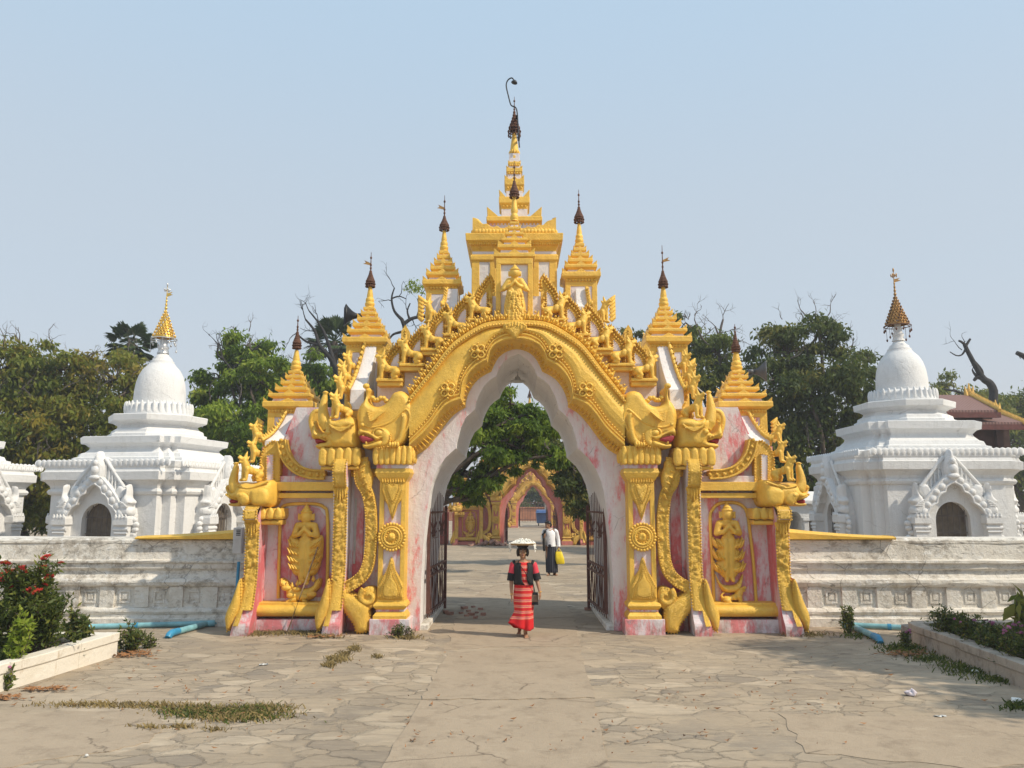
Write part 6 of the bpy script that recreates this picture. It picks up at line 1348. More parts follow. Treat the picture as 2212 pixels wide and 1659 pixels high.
# ================================================================ PEOPLE
def ering(z, cx, cy, rx, ry, n=32, a0=0, a1=2*PI, fold=0, k=9, ph=0):
    out = []
    for i in range(n):
        a = a0+(a1-a0)*i/(n if a1-a0 > 6.28 else n-1); f = 1+fold*math.sin(k*a+ph); out.append((cx+rx*f*math.cos(a), cy+ry*f*math.sin(a), z))
    return out
def sheet(mb, rings, mat):       # open surface
    n = len(rings[0]); return mb.add([p for r in rings for p in r], [(k*n+i, k*n+i+1, (k+1)*n+i+1, (k+1)*n+i) for k in range(len(rings)-1) for i in range(n-1)], mat, True)
def solid(o, t=.008): m = o.modifiers.new('thickness', 'SOLIDIFY'); m.thickness = t; m.offset = 1; return o
def hand(w, d, side, s=1.0, curl=.3):
    """chains for a relaxed hand; w wrist, d direction of the fingers, side towards the thumb"""
    w, d, t = Vector(w), Vector(d).normalized(), Vector(side).normalized(); nrm = d.cross(t).normalized(); C = []
    pc = w+d*.045*s; C.append([(*w, .021*s), (*(w+d*.03*s), .024*s)])
    for k, (off, L) in enumerate(((.024,.068),(.009,.076),(-.007,.07),(-.022,.055))):
        b = w+d*.03*s+t*off*.6*s; m = w+d*.078*s+t*off*s; q = m+d*L*.5*s+nrm*.010*s*curl*3; e = m+d*L*.85*s+nrm*L*.55*curl*s
        C.append([(*b, .013*s), (*m, .0105*s), (*q, .0088*s), (*e, .0075*s)])
    b = w+d*.022*s+t*.018*s; C.append([(*b, .012*s), (*(b+d*.03*s+t*.022*s), .0105*s), (*(b+d*.062*s+t*.028*s+nrm*.012*s), .008*s)])
    return C
def foot(a, yaw, lift=0, s=1.0):
    """chains for a bare foot; a = ankle point"""
    A = Vector(a); f = Vector((math.sin(yaw), -math.cos(yaw), 0)); r = Vector((f.y, -f.x, 0)); dn = Vector((0,0,-1))
    heel = A-f*.03*s+dn*.045*s; ball = A+f*.12*s+dn*(.052+lift)*s
    C = [[(*A, .034*s), (*(A+f*.03*s+dn*.03*s), .036*s), (*ball, .024*s)], [(*A, .034*s), (*heel, .032*s)], [(*heel, .030*s), (*ball, .022*s)]]
    for k in range(5): o = r*(.026-.013*k)*s; C.append([(*(ball+o*.8), .017*s), (*(ball+o*1.25+f*(.062-.007*k-.006*(k == 0))*s+dn*.008*s), (.0115 if k == 0 else .0085)*s)])
    return C
def head_chains(c, s, yaw):
    Rm = Matrix.Rotation(yaw, 3, 'Z'); q = lambda x, y, z: tuple(Vector(c)+Rm @ Vector((x*s, y*s, z*s)))
    E = [(q(0,.012,.03), (.072*s,.085*s,.088*s), (0,0,yaw)), (q(0,-.018,-.035), (.056*s,.062*s,.070*s), (0,0,yaw)), (q(0,-.086,-.018), (.014*s,.018*s,.016*s), (0,0,yaw)), (q(0,-.078,.008), (.010*s,.014*s,.030*s), (0,0,yaw)),
         (q(-.072,.012,-.008), (.010*s,.018*s,.028*s), (0,0,yaw)), (q(.072,.012,-.008), (.010*s,.018*s,.028*s), (0,0,yaw)), (q(0,-.066,-.088), (.022*s,.018*s,.018*s), (0,0,yaw)), (q(0,-.073,-.052), (.024*s,.010*s,.006*s), (0,0,yaw)), (q(0,-.071,-.064), (.020*s,.010*s,.006*s), (0,0,yaw))]
    return E, q
def face(q, s, parent, yaw):
    Rm = Euler((0,0,yaw)).to_matrix()
    for sx in (-1, 1):
        mb = MB(); mb.ell(q(sx*.028,-.068,.016), (.013*s,.008*s,.007*s), 'jasmine_white', 10, 6, Rm); mb.ell(q(sx*.028,-.074,.016), (.0065*s,.004*s,.0065*s), 'hair', 8, 6, Rm); mb.build('eye', parent)
        mb = MB(); mb.tube([q(sx*.012,-.079,.034), q(sx*.028,-.079,.040), q(sx*.046,-.068,.033)], .0045*s, 'hair', 6); mb.build('eyebrow', parent)
    mb = MB(); mb.ell(q(0,-.080,-.052), (.022*s,.006*s,.005*s), 'lips', 10, 6, Rm); mb.ell(q(0,-.078,-.062), (.018*s,.006*s,.006*s), 'lips', 10, 6, Rm); mb.build('mouth', parent)
simple('lips', (.22, .07, .055), .45, 0, .1, 20, 0)
simple('face_powder', (.50, .36, .22), .8, 0, .2, 30, 0)

# ---- woman with a tray of jasmine on her head
wx, wy = G(1131, 1377); wo = empty('person', (wx, wy, 0), 0, 'woman in red striped skirt and black vest walking forward, tray balanced on her head', 'person')
C = []; hc = (-.012, -.02, 1.452); E, hq = head_chains(hc, 1.0, .03)
C += [[(0,0,.90,.125),(0,.0,1.02,.115),(0,.0,1.14,.12),(0,.01,1.23,.10)], [(-.145,.01,1.245,.052),(0,.015,1.262,.062),(.145,.01,1.245,.052)], [(0,.01,1.26,.056),(-.006,.0,1.33,.048),(-.01,-.0,1.40,.05)]]
C += [[(-.175,.01,1.235,.052),(-.205,.015,1.08,.043),(-.212,.01,.955,.036),(-.212,-.02,.84,.031),(-.205,-.05,.735,.0225)], [(.175,.01,1.235,.052),(.215,.02,1.08,.043),(.235,.015,.96,.036),(.262,-.03,.86,.031),(.282,-.075,.775,.0225)]]
C += hand((-.205,-.05,.735), (.05,-.12,-1), (.35,-1,0), .92, .35); C += hand((.282,-.075,.775), (.12,-.15,-1), (-.35,-1,0), .92, .45)
C += [[(-.05,.0,.86,.10),(-.055,.06,.50,.065),(-.062,.20,.16,.038),(-.066,.225,.10,.034)], [(.05,0,.86,.10),(.045,-.04,.48,.066),(.035,.02,.14,.040),(.033,.03,.075,.035)]]
C += foot((.033,.03,.075), .12, 0, .98); C += foot((-.066,.225,.125), -.1, .02, .95)
link('body', fuse_mesh('woman_body', C, E, .0062, 'skin', 4), wo); face(hq, 1.0, wo, .03)
for sx in (-1, 1): MB().ell(hq(sx*.044,-.062,-.024), (.017,.008,.016), 'face_powder', 10, 6).build('cheek_powder', wo)
mb = MB(); q = hq     # black hair under a wound head pad
mb.ell(q(0,.030,.045), (.088,.090,.082), 'hair', 20, 14); 
for sx in (-1, 1): mb.ell(q(sx*.082,.020,-.015), (.030,.060,.072), 'hair', 14, 10)
mb.ell(q(0,.075,-.02), (.085,.055,.085), 'hair', 16, 10); mb.tube([q(-.075,-.040,.040), q(-.04,-.075,.062), q(0,-.084,.066), q(.04,-.075,.062), q(.075,-.040,.040)], .018, 'hair', 8)
mb.build('hair', wo)
mb = MB(); mb.tube([q(.075*math.cos(a), .01+.075*math.sin(a), .10) for a in np.linspace(0, 2*PI, 25)], .03, 'black_cloth', 8, cap=False); mb.build('head_pad', wo)
# blouse, vest, sleeves
mb = MB(); mb.loft([ering(z, 0, .0, rx, ry, 32) for z, rx, ry in ((.88,.148,.128),(.95,.146,.126),(1.05,.142,.124),(1.15,.15,.126),(1.22,.145,.112),(1.265,.105,.085),(1.285,.075,.066))], 'striped_red_cloth', False, True); mb.build('blouse', wo)
mb = MB(); A0 = -PI/2+.46; A1 = -PI/2-.24+2*PI; rows = []
for z, rx, ry, d0, d1 in ((.895,.168,.146,.10,.42),(.95,.164,.143,-.10,.18),(1.0,.160,.141,-.22,.02),(1.05,.158,.139,-.14,.06),(1.15,.166,.141,-.05,.0),(1.22,.163,.126,0,-.05),(1.262,.118,.096,.1,-.1)):
    rows.append(ering(z, 0, 0, rx, ry, 44, A0+d0*.7+.02, A1+d1*.9))
sheet(mb, rows, 'black_cloth'); solid(mb.build('vest', wo), .008)
for sx, path in ((-1, [(-.135,.01,1.252),(-.178,.01,1.232),(-.198,.012,1.13),(-.214,.012,1.02),(-.219,.01,.955)]), (1, [(.135,.01,1.252),(.178,.01,1.232),(.205,.016,1.13),(.232,.018,1.02),(.246,.014,.965)])):
    P = cr(path, 5, False); k = len(P); r = [.054+.012*i/(k-1) for i in range(k)]; c = int(k*.58)
    b0 = int(k*.22); mb = MB(); mb.tube(P[:b0+1], [x+.003 for x in r[:b0+1]], 'black_cloth', 16, True, False); mb.tube(P[b0:c+1], r[b0:c+1], 'pink_red_cloth', 16, True, False); so_ = mb.build('sleeve', wo)
    mb = MB(); mb.tube(P[c:], [x+.004 for x in r[c:]], 'black_cloth', 16, True, False); solid(mb.build('sleeve_cuff', so_), -.006)
# long wrapped skirt, striding, one corner swinging out
mb = MB(); rows = []
for i in range(22):
    t = i/21; z = .915-.775*t; cx = .0+.004*t; rx = .152+.02*math.sin(PI*min(1, t*1.6))+.006*t; ry = .132+.05*t; fold = .014+.062*t**1.3; rg = ering(z, cx, .02+.05*t, rx, ry, 56, 0, 2*PI, fold, 7, .8+1.2*t); R2 = []
    for x, y, zz in rg:
        a = math.atan2(y-.05, x); fl = max(0, (t-.58)/.42)**1.3*max(0, math.cos(a-PI*1.12))**3; x -= .15*fl*(1 if t < .88 else .75); zz += .10*fl*t+(.02*math.sin(a*2)*t); y -= .05*fl
        tuck = max(0, (t-.5))*.05*math.exp(-((x-.02)/.03)**2)*(y < .03); y += tuck; R2.append((x, y, zz))
    rows.append(R2)
mb.loft(rows[::-1], 'striped_red_cloth', False, True); solid(mb.build('skirt', wo), .006)
mb = MB(); mb.loft([ering(.90, 0, .0, .158, .136, 32), ering(.925, 0, 0, .158, .136, 32)], 'striped_red_cloth', False, True); mb.build('waistband', wo)
mb = MB(); mb.tube([(.284+.026*math.cos(a), -.078+.026*math.sin(a), .772+.006*math.cos(a)) for a in np.linspace(0, 2*PI, 17)], .007, 'yellow_bracelet', 6, cap=False); mb.build('bracelet', wo)
mb = MB(); mb.tube([(-.204+.025*math.cos(a), -.052+.025*math.sin(a), .735) for a in np.linspace(0, 2*PI, 17)], .006, 'yellow_bracelet', 6, cap=False); mb.build('bracelet', wo)
# tray and jasmine
tr = empty('flower_tray', (wx+hc[0]-.0, wy-.01, 1.562), 0, 'round wicker tray of white jasmine garlands on the woman\'s head', 'tray')
mb = MB(); mb.lathe([(.05,0),(.20,.004),(.224,.020),(.230,.032),(.222,.032),(.20,.014),(.02,.012)], 0, 0, 'wicker', 40, True, False); mb.tube([(.228*math.cos(a), .228*math.sin(a), .031) for a in np.linspace(0, 2*PI, 41)], .008, 'wicker', 6, cap=False); mb.build('tray', tr)
rg = np.random.default_rng(4); mb = MB()
for k in range(620):
    a = rg.uniform(0, 2*PI); r = .212*math.sqrt(rg.uniform(0, 1)); z = .025+.06*(1-(r/.235)**2)*rg.uniform(.3, 1.1)*(1.0+.5*math.sin(3*a+1)); mb.ell((r*math.cos(a), r*math.sin(a), z), tuple(rg.uniform(.008, .017, 3)), 'jasmine_white', 5, 4)
for a0, L in ((PI*1.05,.13),(PI*1.12,.09),(PI*1.0,.06),(-.35,.10),(-.25,.14),(-.5,.07)):
    for k in range(9): mb.ell((.226*math.cos(a0)+rg.uniform(-.012,.012), .226*math.sin(a0)+rg.uniform(-.012,.012), .03-L*k/8), (.011,.011,.013), 'jasmine_white', 5, 4)
tag(mb.build('jasmine', tr), kind='stuff')
# shoulder bag
bg_ = empty('shoulder_bag', (wx+.20, wy+.02, .55), 0, 'small dark cross-body bag hanging at the walking woman\'s hip', 'bag')
mb = MB(); mb.loft([[(x, y, z) for x, y in ((-.055,-.075),(.055,-.075),(.06,.075),(-.06,.075))] for z in (0,.04)]+[[(x*.9, y*.95, z) for x, y in ((-.055,-.075),(.055,-.075),(.06,.075),(-.06,.075))] for z in (.16,.20)], 'black_cloth'); mb.build('pouch', bg_, .012)
MB().box(-.062, .058, -.084, -.076, .05, .17, 'tan_leather').build('flap', bg_, .004)
L = lambda x, y, z: (x-.20, y-.02, z-.55)
mb = MB(); mb.tube([L(*p) for p in cr([(.195,-.03,.76),(.165,-.10,.90),(.10,-.150,1.0),(.02,-.152,1.12),(-.055,-.128,1.22),(-.085,-.06,1.285),(-.06,.05,1.28),(.05,.14,1.15),(.16,.10,.92),(.20,.05,.76)], 5, False)], .007, 'black_cloth', 6); mb.build('strap', bg_)

for o_ in (wo, tr, bg_):
    o_.scale = (.95,)*3; o_.location = (wx+(o_.location.x-wx)*.95, wy+(o_.location.y-wy)*.95, o_.location.z*.95)
# ---- man in a white shirt further back
mx_, my_ = G(1189, 1243); mo = empty('person', (mx_, my_, 0), 0, 'man in white shirt and dark wrapped skirt standing beyond the arch, face turned left', 'person')
C = []; hc = (-.075, -.03, 1.57); E, hq = head_chains(hc, 1.06, -1.05)
C += [[(.0,0,.95,.125),(.0,.0,1.10,.12),(-.005,0,1.25,.135),(-.01,.01,1.36,.11)], [(-.175,.02,1.375,.055),(-.01,.015,1.395,.066),(.165,.01,1.375,.055)], [(-.02,.01,1.39,.058),(-.04,-.0,1.45,.053),(-.06,-.01,1.52,.055)]]
C += [[(.19,.01,1.36,.054),(.235,.04,1.20,.046),(.262,.03,1.07,.04),(.268,-.02,.94,.034),(.268,-.055,.86,.026)], [(-.19,.02,1.36,.054),(-.24,.0,1.20,.046),(-.235,-.05,1.10,.04),(-.21,-.17,1.16,.034),(-.20,-.235,1.20,.026)]]
C += hand((.268,-.055,.86), (0,-.1,-1), (-.3,-1,0), 1.0, .9); C += hand((-.20,-.235,1.20), (.15,-.6,.5), (.6,.2,.4), 1.0, .5)
C += [[(-.06,0,.90,.10),(-.06,-.02,.5,.068),(-.045,.0,.14,.042),(-.045,.01,.08,.036)], [(.07,0,.90,.10),(.10,.03,.5,.068),(.13,.08,.14,.042),(.13,.09,.08,.036)]]
C += foot((-.045,.01,.08), -.25, 0, 1.05); C += foot((.13,.09,.08), .45, 0, 1.05)
link('body', fuse_mesh('man_body', C, E, .0068, 'skin', 4), mo); face(hq, 1.06, mo, -1.05)
mb = MB(); mb.ell(hq(0,.028,.052), (.088,.092,.080), 'hair', 20, 14); mb.ell(hq(0,.062,.0), (.080,.060,.085), 'hair', 16, 10); mb.tube([hq(-.07,-.03,.055), hq(-.03,-.068,.075), hq(.03,-.068,.078), hq(.07,-.03,.06)], .024, 'hair', 8); mb.build('hair', mo)
mb = MB(); mb.loft([ering(z, cx, cy, rx, ry, 36, 0, 2*PI, f, 6, z*9) for z, cx, cy, rx, ry, f in ((.90,.015,0,.155,.142,.03),(1.0,.01,0,.155,.140,.025),(1.12,.0,0,.158,.142,.015),(1.25,-.005,0,.172,.146,.01),(1.34,-.01,.01,.172,.13,0),(1.41,-.015,.01,.12,.09,0),(1.435,-.025,.005,.072,.068,0))], 'white_cloth', False, True); sh = mb.build('shirt', mo)
for p in ([(.14,.01,1.38),(.19,.01,1.36),(.237,.04,1.20),(.264,.03,1.07),(.27,-.02,.94),(.27,-.05,.88)], [(-.15,.02,1.38),(-.19,.02,1.36),(-.242,.0,1.20),(-.237,-.05,1.10),(-.212,-.16,1.155)]): P = cr(p, 4, False); MB().tube(P, [.068-.022*i/len(P)+.003*math.sin(i*1.7) for i in range(len(P))], 'white_cloth', 14, True, False).build('sleeve', sh)
mb = MB(); mb.tube([(-.03+.07*math.cos(a), .0+.066*math.sin(a), 1.44+.012*math.sin(a)) for a in np.linspace(0, 2*PI, 21)], .016, 'white_cloth', 8, cap=False); mb.build('collar', sh)
mb = MB()
for z in (1.02,1.12,1.22,1.32): mb.bead((-.03, -.146, z), .007, 'black_metal')
mb.build('buttons', sh)
mb = MB(); rows = []
for i in range(20):
    t = i/19; z = .96-.87*t; rows.append(ering(z, .01+.045*t, .02+.02*t, .150+.02*math.sin(PI*t*.8)+.015*t, .135+.03*t, 48, 0, 2*PI, .008+.035*t, 8, 1.5*t))
mb.loft(rows[::-1], 'skirt_dark_stripe', False, True); solid(mb.build('wrapped_skirt', mo), .006)
mb = MB(); mb.ell((-.02,-.15,.93), (.05,.03,.045), 'skirt_dark_stripe'); mb.build('waist_knot', mo)
# things he carries
ck = empty('dark_jacket', (mx_-.22, my_-.02, .95), 0, 'dark jacket draped over the standing man\'s left-hand arm', 'jacket')
mb = MB(); rows = []
for i in range(12): t = i/11; rows.append([(-.005-.05*math.sin(k*PI/8*2)*.9*(1-.2*t)+.03*t+(.05 if t < .12 else 0), -.09+.17*math.cos(k*PI/8)*(.9-.3*t)*.9, .44-.62*t+.02*math.sin(k*1.3)) for k in range(16)])
mb.loft(rows[::-1], 'black_cloth', True, True); mb.build('cloth', ck)
yb = empty('carrier_bag', (mx_+.285, my_-.09, .36), 0, 'bright yellow plastic carrier bag in the standing man\'s hand', 'bag')
mb = MB(); rows = []
for z, hx, hy, sh_ in ((0,.115,.05,.03),(.03,.13,.07,.03),(.16,.135,.075,.01),(.28,.12,.055,-.01),(.36,.10,.03,-.02),(.385,.095,.02,-.02)):
    rows.append([(sh_+hx*math.copysign(abs(math.cos(a))**.6, math.cos(a))*(1+.05*math.sin(5*a+z*20)), hy*math.copysign(abs(math.sin(a))**.6, math.sin(a))*(1+.08*math.sin(7*a+z*30)), z) for a in np.linspace(0, 2*PI, 28, endpoint=False)])
mb.loft(rows, 'yellow_plastic', False, True); mb.add(rows[0], [tuple(range(27, -1, -1))], 'yellow_plastic'); mb.build('bag', yb)
mb = MB()
for y in (-.02, .02): mb.tube(cr([(-.09,y,.38),(-.05,y*.6,.44),(-.02,y*.2,.475),(.02,y*.6,.44),(.055,y,.38)], 4, False), .009, 'yellow_plastic', 6)
mb.build('handle', yb)

for o_ in (mo, ck, yb):
    o_.scale = (.96,)*3; o_.location = (mx_+(o_.location.x-mx_)*.96, my_+(o_.location.y-my_)*.96, o_.location.z*.96)
# ================================================================ SMALL THINGS ON AND AROUND THE GATEWAY
sl = empty('street_lamp', (0,0,0), 0, 'thin curved black lamp pole strapped to the tallest spire\'s tip', 'lamp'); Yl = Yc-.02
P = [W(px, py, Yl) for px, py in ((1122,326),(1120,300),(1118,262),(1116,245),(1112,239),(1104,235),(1099,218),(1094,196),(1095,186),(1099,180),(1105,177),(1109,180),(1111,185))]
sl.location = (P[0][0], Yl-.16, P[0][1]); q0 = Vector(sl.location)
MB().tube([(x-q0.x, 0, z-q0.z) for x, z in cr(P, 5, False)], .014, 'black_metal', 8).build('pole', sl)
x, z = P[-1]; mb = MB(); mb.lathe([(.012,.06),(.03,.05),(.062,.012),(.068,-.008),(.058,-.016)], 0, 0, 'black_metal', 18); mb.xform(Matrix.Translation((x-q0.x, 0, z-q0.z-.02)) @ Matrix.Rotation(R(14), 4, 'Y')); mb.build('lamp_head', sl)
mb = MB()
for px, py in ((1117,258),(1121,305)): x, z = W(px, py, Yl); mb.box(x-q0.x-.03, x-q0.x+.02, -.02, .14, z-q0.z-.008, z-q0.z+.008, 'black_metal')
mb.build('bracket', sl)
def horn(px, py, Y, dirx, s, mat, label, arm):
    x, z = W(px, py, Y); e = empty('loudspeaker', (x, Y, z), 0, label, 'loudspeaker', 'horn loudspeakers')
    m = MB(); rings = []
    for t in np.linspace(0, 1, 8): r = s*(.22+.78*t**1.7); rings.append([(dirx*(t*s*1.5-s*.6), a*r, b*r*1.15) for a, b in ((-1,-1),(1,-1),(1,1),(-1,1))])
    if dirx > 0: rings = [r[::-1] for r in rings]
    m.loft(rings, mat, False, True); m.add(rings[0], [(0,1,2,3)], mat); m.xform(Matrix.Rotation(R(18)*-dirx, 3, 'Z')); solid(m.build('horn', e), .012)
    MB().lathe([(s*.16,-.1*s),(s*.3,-.08*s),(s*.3,.4*s),(s*.2,.45*s)], 0, 0, mat, 14).xform(Matrix.Rotation(-dirx*PI/2, 3, 'Y')).move((-dirx*s*.7, 0, 0)).build('driver', e)
    MB().tube([(-dirx*s*.6, 0, -s*.2), (arm, 0, -s*.6)], .025, mat, 6).build('bracket', e)
simple('horn_grey', (.10, .11, .125), .5, .2, .2, 10)
horn(762, 682, 1.9, -1, .17, 'black_metal', 'black horn loudspeaker left of the tall left spire, near the palm', .22)
horn(1638, 803, 1.9, 1, .17, 'horn_grey', 'grey horn loudspeaker fixed right of the outermost right spire', -.22)

mb = MB(); a = W(1497, 828, 1.0); b = W(1575, 850, 1.2); mb.tube([(a[0]+(b[0]-a[0])*t, 1.0+.2*t, a[1]+(b[1]-a[1])*t-.16*math.sin(PI*t)) for t in np.linspace(0, 1, 14)], .011, 'white_wire', 5); tag(mb.build('cable'), 'thin pale cable sagging between two right-hand turrets', 'cable')
ll = W(1118, 822, 2.3); e = empty('hanging_lamp', (ll[0], 2.3, ll[1]), 0, 'small grey lamp hanging under the crown of the front arch', 'lamp'); ztop = W(1112,766,YW)[1]
MB().tube([(0,0,.04),(0,0,ztop-ll[1]-.01)], .014, 'grey_box', 8).build('stem', e); MB().lathe([(.02,.09),(.05,.07),(.06,.02),(.15,-.01),(.155,-.03),(.14,-.03),(.05,.0)], 0, 0, 'grey_box', 20).build('shade', e)
a = W(691, 1166, .36); b = G(650, 1352); mb = MB(); mb.tube([(b[0], min(b[1], .12), 0.02), (a[0]*.5+b[0]*.5+.01, .2, a[1]*.5), (a[0], .40, a[1])], [.016,.014,.010], 'stick_wood', 7); tag(mb.build('stick'), 'thin wooden stick leaning against the left worshipper panel', 'stick')
mb = MB()
for dx in (0, .04): p0, p1 = W(796-1, 1076, .38), W(792, 1218, .38); mb.box(-2.80+dx*.5-.012+(-.02), -2.80+dx*.5+.0-.02, .395, .42, p1[1], p0[1], 'white_wire')
tag(mb.build('conduit'), 'slim pale conduit on the pink recess left of the front pillar', 'conduit')

# ================================================================ PLANTS, LITTER
def shrub(name, loc, h, w, n, L, mat, label, seed, stems=9, cat='shrub', group=None, tints=(0, 1), droop=-.2, flowers=None, fsize=.05, fmat='flower_red', base=.35, fname='blossom'):
    rng = np.random.default_rng(seed); e = empty(name, loc, 0, label, cat, group); tb = MB(); P = []; tips = []
    for k in range(stems):
        a = 2*PI*k/stems+rng.uniform(-.3, .3); rr = w*rng.uniform(.25, 1)*(.5 if k % 3 == 0 else 1); hh = h*rng.uniform(.65, 1.0)*(1 if k % 3 == 0 else .85); tip = np.array([rr*math.cos(a), rr*.8*math.sin(a), hh]); b0 = np.array([rr*.15*math.cos(a), rr*.15*math.sin(a), -.03])
        pts = limb(tb, b0, tip, .006+.012*h, .004, rng, 'bark', .10, 7); tips.append(tip); m = n//stems
        for _ in range(m):
            t = rng.uniform(base*.6, 1)**.8; i = min(5, int(t*6)); p = pts[i]+(pts[i+1]-pts[i])*(t*6-i); P.append(p+rng.normal(size=3)*w*.13*(1.25-t*.8))
        for _ in range(3):
            i = rng.integers(2, 6); q = pts[i]+rng.normal(size=3)*np.array([1,1,.5])*w*.3+np.array([0,0,h*.12]); limb(tb, pts[i], q, .004+.005*h, .003, rng, 'bark', .1, 4); tips.append(q)
            for _ in range(m//4): t = rng.uniform(.2, 1.05); P.append(pts[i]+(q-pts[i])*t+rng.normal(size=3)*w*.07)
    tb.build('stems', e); leaves('leaves', np.array(P), mat, L, e, droop, seed, tints)
    if flowers:
        mb = MB()
        for k in range(16): a = 2.4*k; r = fsize*.75*math.sqrt(k/16); mb.add([(r*math.cos(a)+fsize*.34*math.cos(b), r*math.sin(a)+fsize*.34*math.sin(b), fsize*.45*(1-k/20)+rng.uniform(0, .01)) for b in (0, 1.57, 3.14, 4.71)]+[(r*math.cos(a), r*math.sin(a), fsize*.40*(1-k/20)-.012)], [(0,1,4),(1,2,4),(2,3,4),(3,0,4)], fmat)
        fm = mb.mesh(fname); order = sorted(range(len(tips)), key=lambda i: -tips[i][2])
        for i in order[:flowers]: o = link(fname, fm, e, tuple(tips[i]+np.array([0,0,.015])), (rng.uniform(-.7,.7), rng.uniform(-.7,.7), rng.uniform(0, 6)), (rng.uniform(.7, 1.25),)*3)
    return e
x, _ = W(78, 1400, -3.0); shrub('flowering_bush', (x-.12, -3.0, .19), 1.22, .60, 5200, .075, 'leaf_shrub', 'tall bush with red flower clusters in the left bed', 51, 17, flowers=30, fsize=.075)
x, _ = W(-70, 1400, -2.6); shrub('flowering_bush', (x, -2.6, .19), 1.1, .6, 2600, .075, 'leaf_shrub', 'red-flowered bush running out of the photo at the left edge', 52, 10, flowers=9, fsize=.075)
x, _ = W(172, 1390, -2.3); shrub('small_bush', (x-.1, -2.2, .19), .46, .20, 800, .085, 'leaf_dark', 'dense dark green bush in the left bed near the kerb corner', 53, 12, base=.1)
x, y = G(283, 1408); shrub('weed_plant', (x, y, 0), .40, .26, 650, .07, 'leaf_dark', 'leafy green weed outside the left kerb beside fallen leaves', 54, 11, cat='weed', base=.1)
x, y = G(318, 1400); shrub('weed_plant', (x, y, 0), .20, .16, 220, .05, 'leaf_shrub', 'low sprawling weed beside the larger one off the left kerb', 55, 7, cat='weed', base=.1)
x, y = G(159, 1442); shrub('weed_plant', (x, y, 0), .30, .06, 60, .09, 'leaf_dark', 'single upright weed growing against the left kerb face', 56, 3, cat='weed', base=.1)
x, y = G(12, 1492); shrub('weed_plant', (x, y, 0), .26, .07, 50, .08, 'leaf_mid', 'small weed with a pink flower at the left edge below the kerb', 57, 3, cat='weed', flowers=1, fmat='flower_pink', fsize=.03)
x, _ = W(50, 1400, -3.6); shrub('tall_weed', (x, -3.6, .19), .75, .20, 420, .085, 'leaf_bright', 'light yellow-green spindly weed in front of the red-flowered bush', 58, 6, cat='weed', tints=(.5, 1))
x, y = G(1834, 1368); shrub('weed_plant', (x, y, 0), .52, .16, 330, .06, 'leaf_mid', 'upright leafy weed standing beside the right blue pipes', 59, 7, cat='weed', base=.15)
x, y = G(1958, 1402); shrub('weed_plant', (x, y, 0), .28, .16, 240, .05, 'leaf_dark', 'dark weed with violet tips before the right stone block', 60, 7, cat='weed', flowers=4, fmat='flower_pink', fsize=.022, base=.1)
for k, (px, yy, h, w, lab) in enumerate(((2060,-1.5,.42,.42,'tallest green clump of flowers nearest the right bed\'s corner'),(2110,-2.1,.36,.40,'clump with pink flowers, second from the right bed\'s corner'),(2165,-2.7,.38,.42,'clump with pink flowers in the middle of the right bed'),(2215,-3.3,.42,.45,'dark clump with pink flowers at the right edge of the photo'))):
    x, _ = W(px, 1400, yy); shrub('flower_clump', (x, yy, .19), h, w, 1500, .055, 'leaf_dark', lab, 61+k, 14, cat='flowers', group='flower clumps in the right bed', flowers=0 if k == 0 else 9, fmat='flower_pink', fsize=.028, base=.05)
x, _ = W(2215, 1400, -2.2); shrub('broadleaf_plant', (x+.1, -2.2, .19), .95, .34, 150, .26, 'leaf_mid', 'plant with long drooping leaves at the right edge of the photo', 66, 7, cat='plant', droop=.7, base=.5, tints=(.4, 1))
x, y = G(864, 1377); shrub('weed_plant', (x, y, 0), .20, .22, 420, .04, 'leaf_dark', 'dark little weed at the foot of the left front pillar', 67, 12, cat='weed', base=.05)
def grass(name, px, n, h, mat, label, seed, z=.0, spread=1, kind='stuff', cat='grass'):
    """tufts strewn in patches given as (px, py, rx, ry) on the ground"""
    rng = np.random.default_rng(seed); V = []; T = []
    for (a, b, rx, ry) in px:
        m = int(n*rx*ry/sum(q[2]*q[3] for q in px))
        for _ in range(m):
            u = rng.normal(size=2)*.45; x, y = G(a+u[0]*rx, b+u[1]*ry, z); d = rng.normal(size=2)*.6; hh = h*rng.uniform(.4, 1.2); w = .006+.004*rng.random(); yaw = rng.uniform(0, PI); ex, ey = w*math.cos(yaw), w*math.sin(yaw)
            V += [(x-ex, y-ey, z), (x+ex, y+ey, z), (x+ex*.6+d[0]*hh*.5, y+ey*.6+d[1]*hh*.5, z+hh*.7), (x+d[0]*hh*1.1, y+d[1]*hh*1.1, z+hh)]
    mb = MB(); mb.add(V, [(4*i, 4*i+1, 4*i+2, 4*i+3) for i in range(len(V)//4)], mat); o = mb.build(name)
    at = o.data.attributes.new('tint', 'FLOAT', 'POINT'); at.data.foreach_set('value', np.repeat(rng.uniform(0, 1, len(V)//4), 4).astype(np.float32)); tag(o, label, cat, None, kind); return o
grass('dry_grass', [(200,1524,130,7),(330,1526,120,7),(430,1536,110,14),(520,1544,120,17),(570,1532,70,12),(480,1552,90,10),(320,1573,40,5),(390,1572,40,5),(460,1578,30,4)], 3000, .045, 'dry_grass', 'strip of dry straw-coloured grass across the paving at lower left', 71)
grass('green_grass', [(430,1540,100,12),(520,1546,110,14),(560,1532,60,9)], 1500, .045, 'leaf_shrub', 'thin green grass mixed into the dry strip at lower left', 76)
grass('dry_grass', [(730,1425,25,8),(765,1403,14,7),(712,1438,15,6),(745,1414,14,5),(815,1420,12,3)], 900, .05, 'dry_grass', 'dry grass in the paving crack before the left pillar', 72)
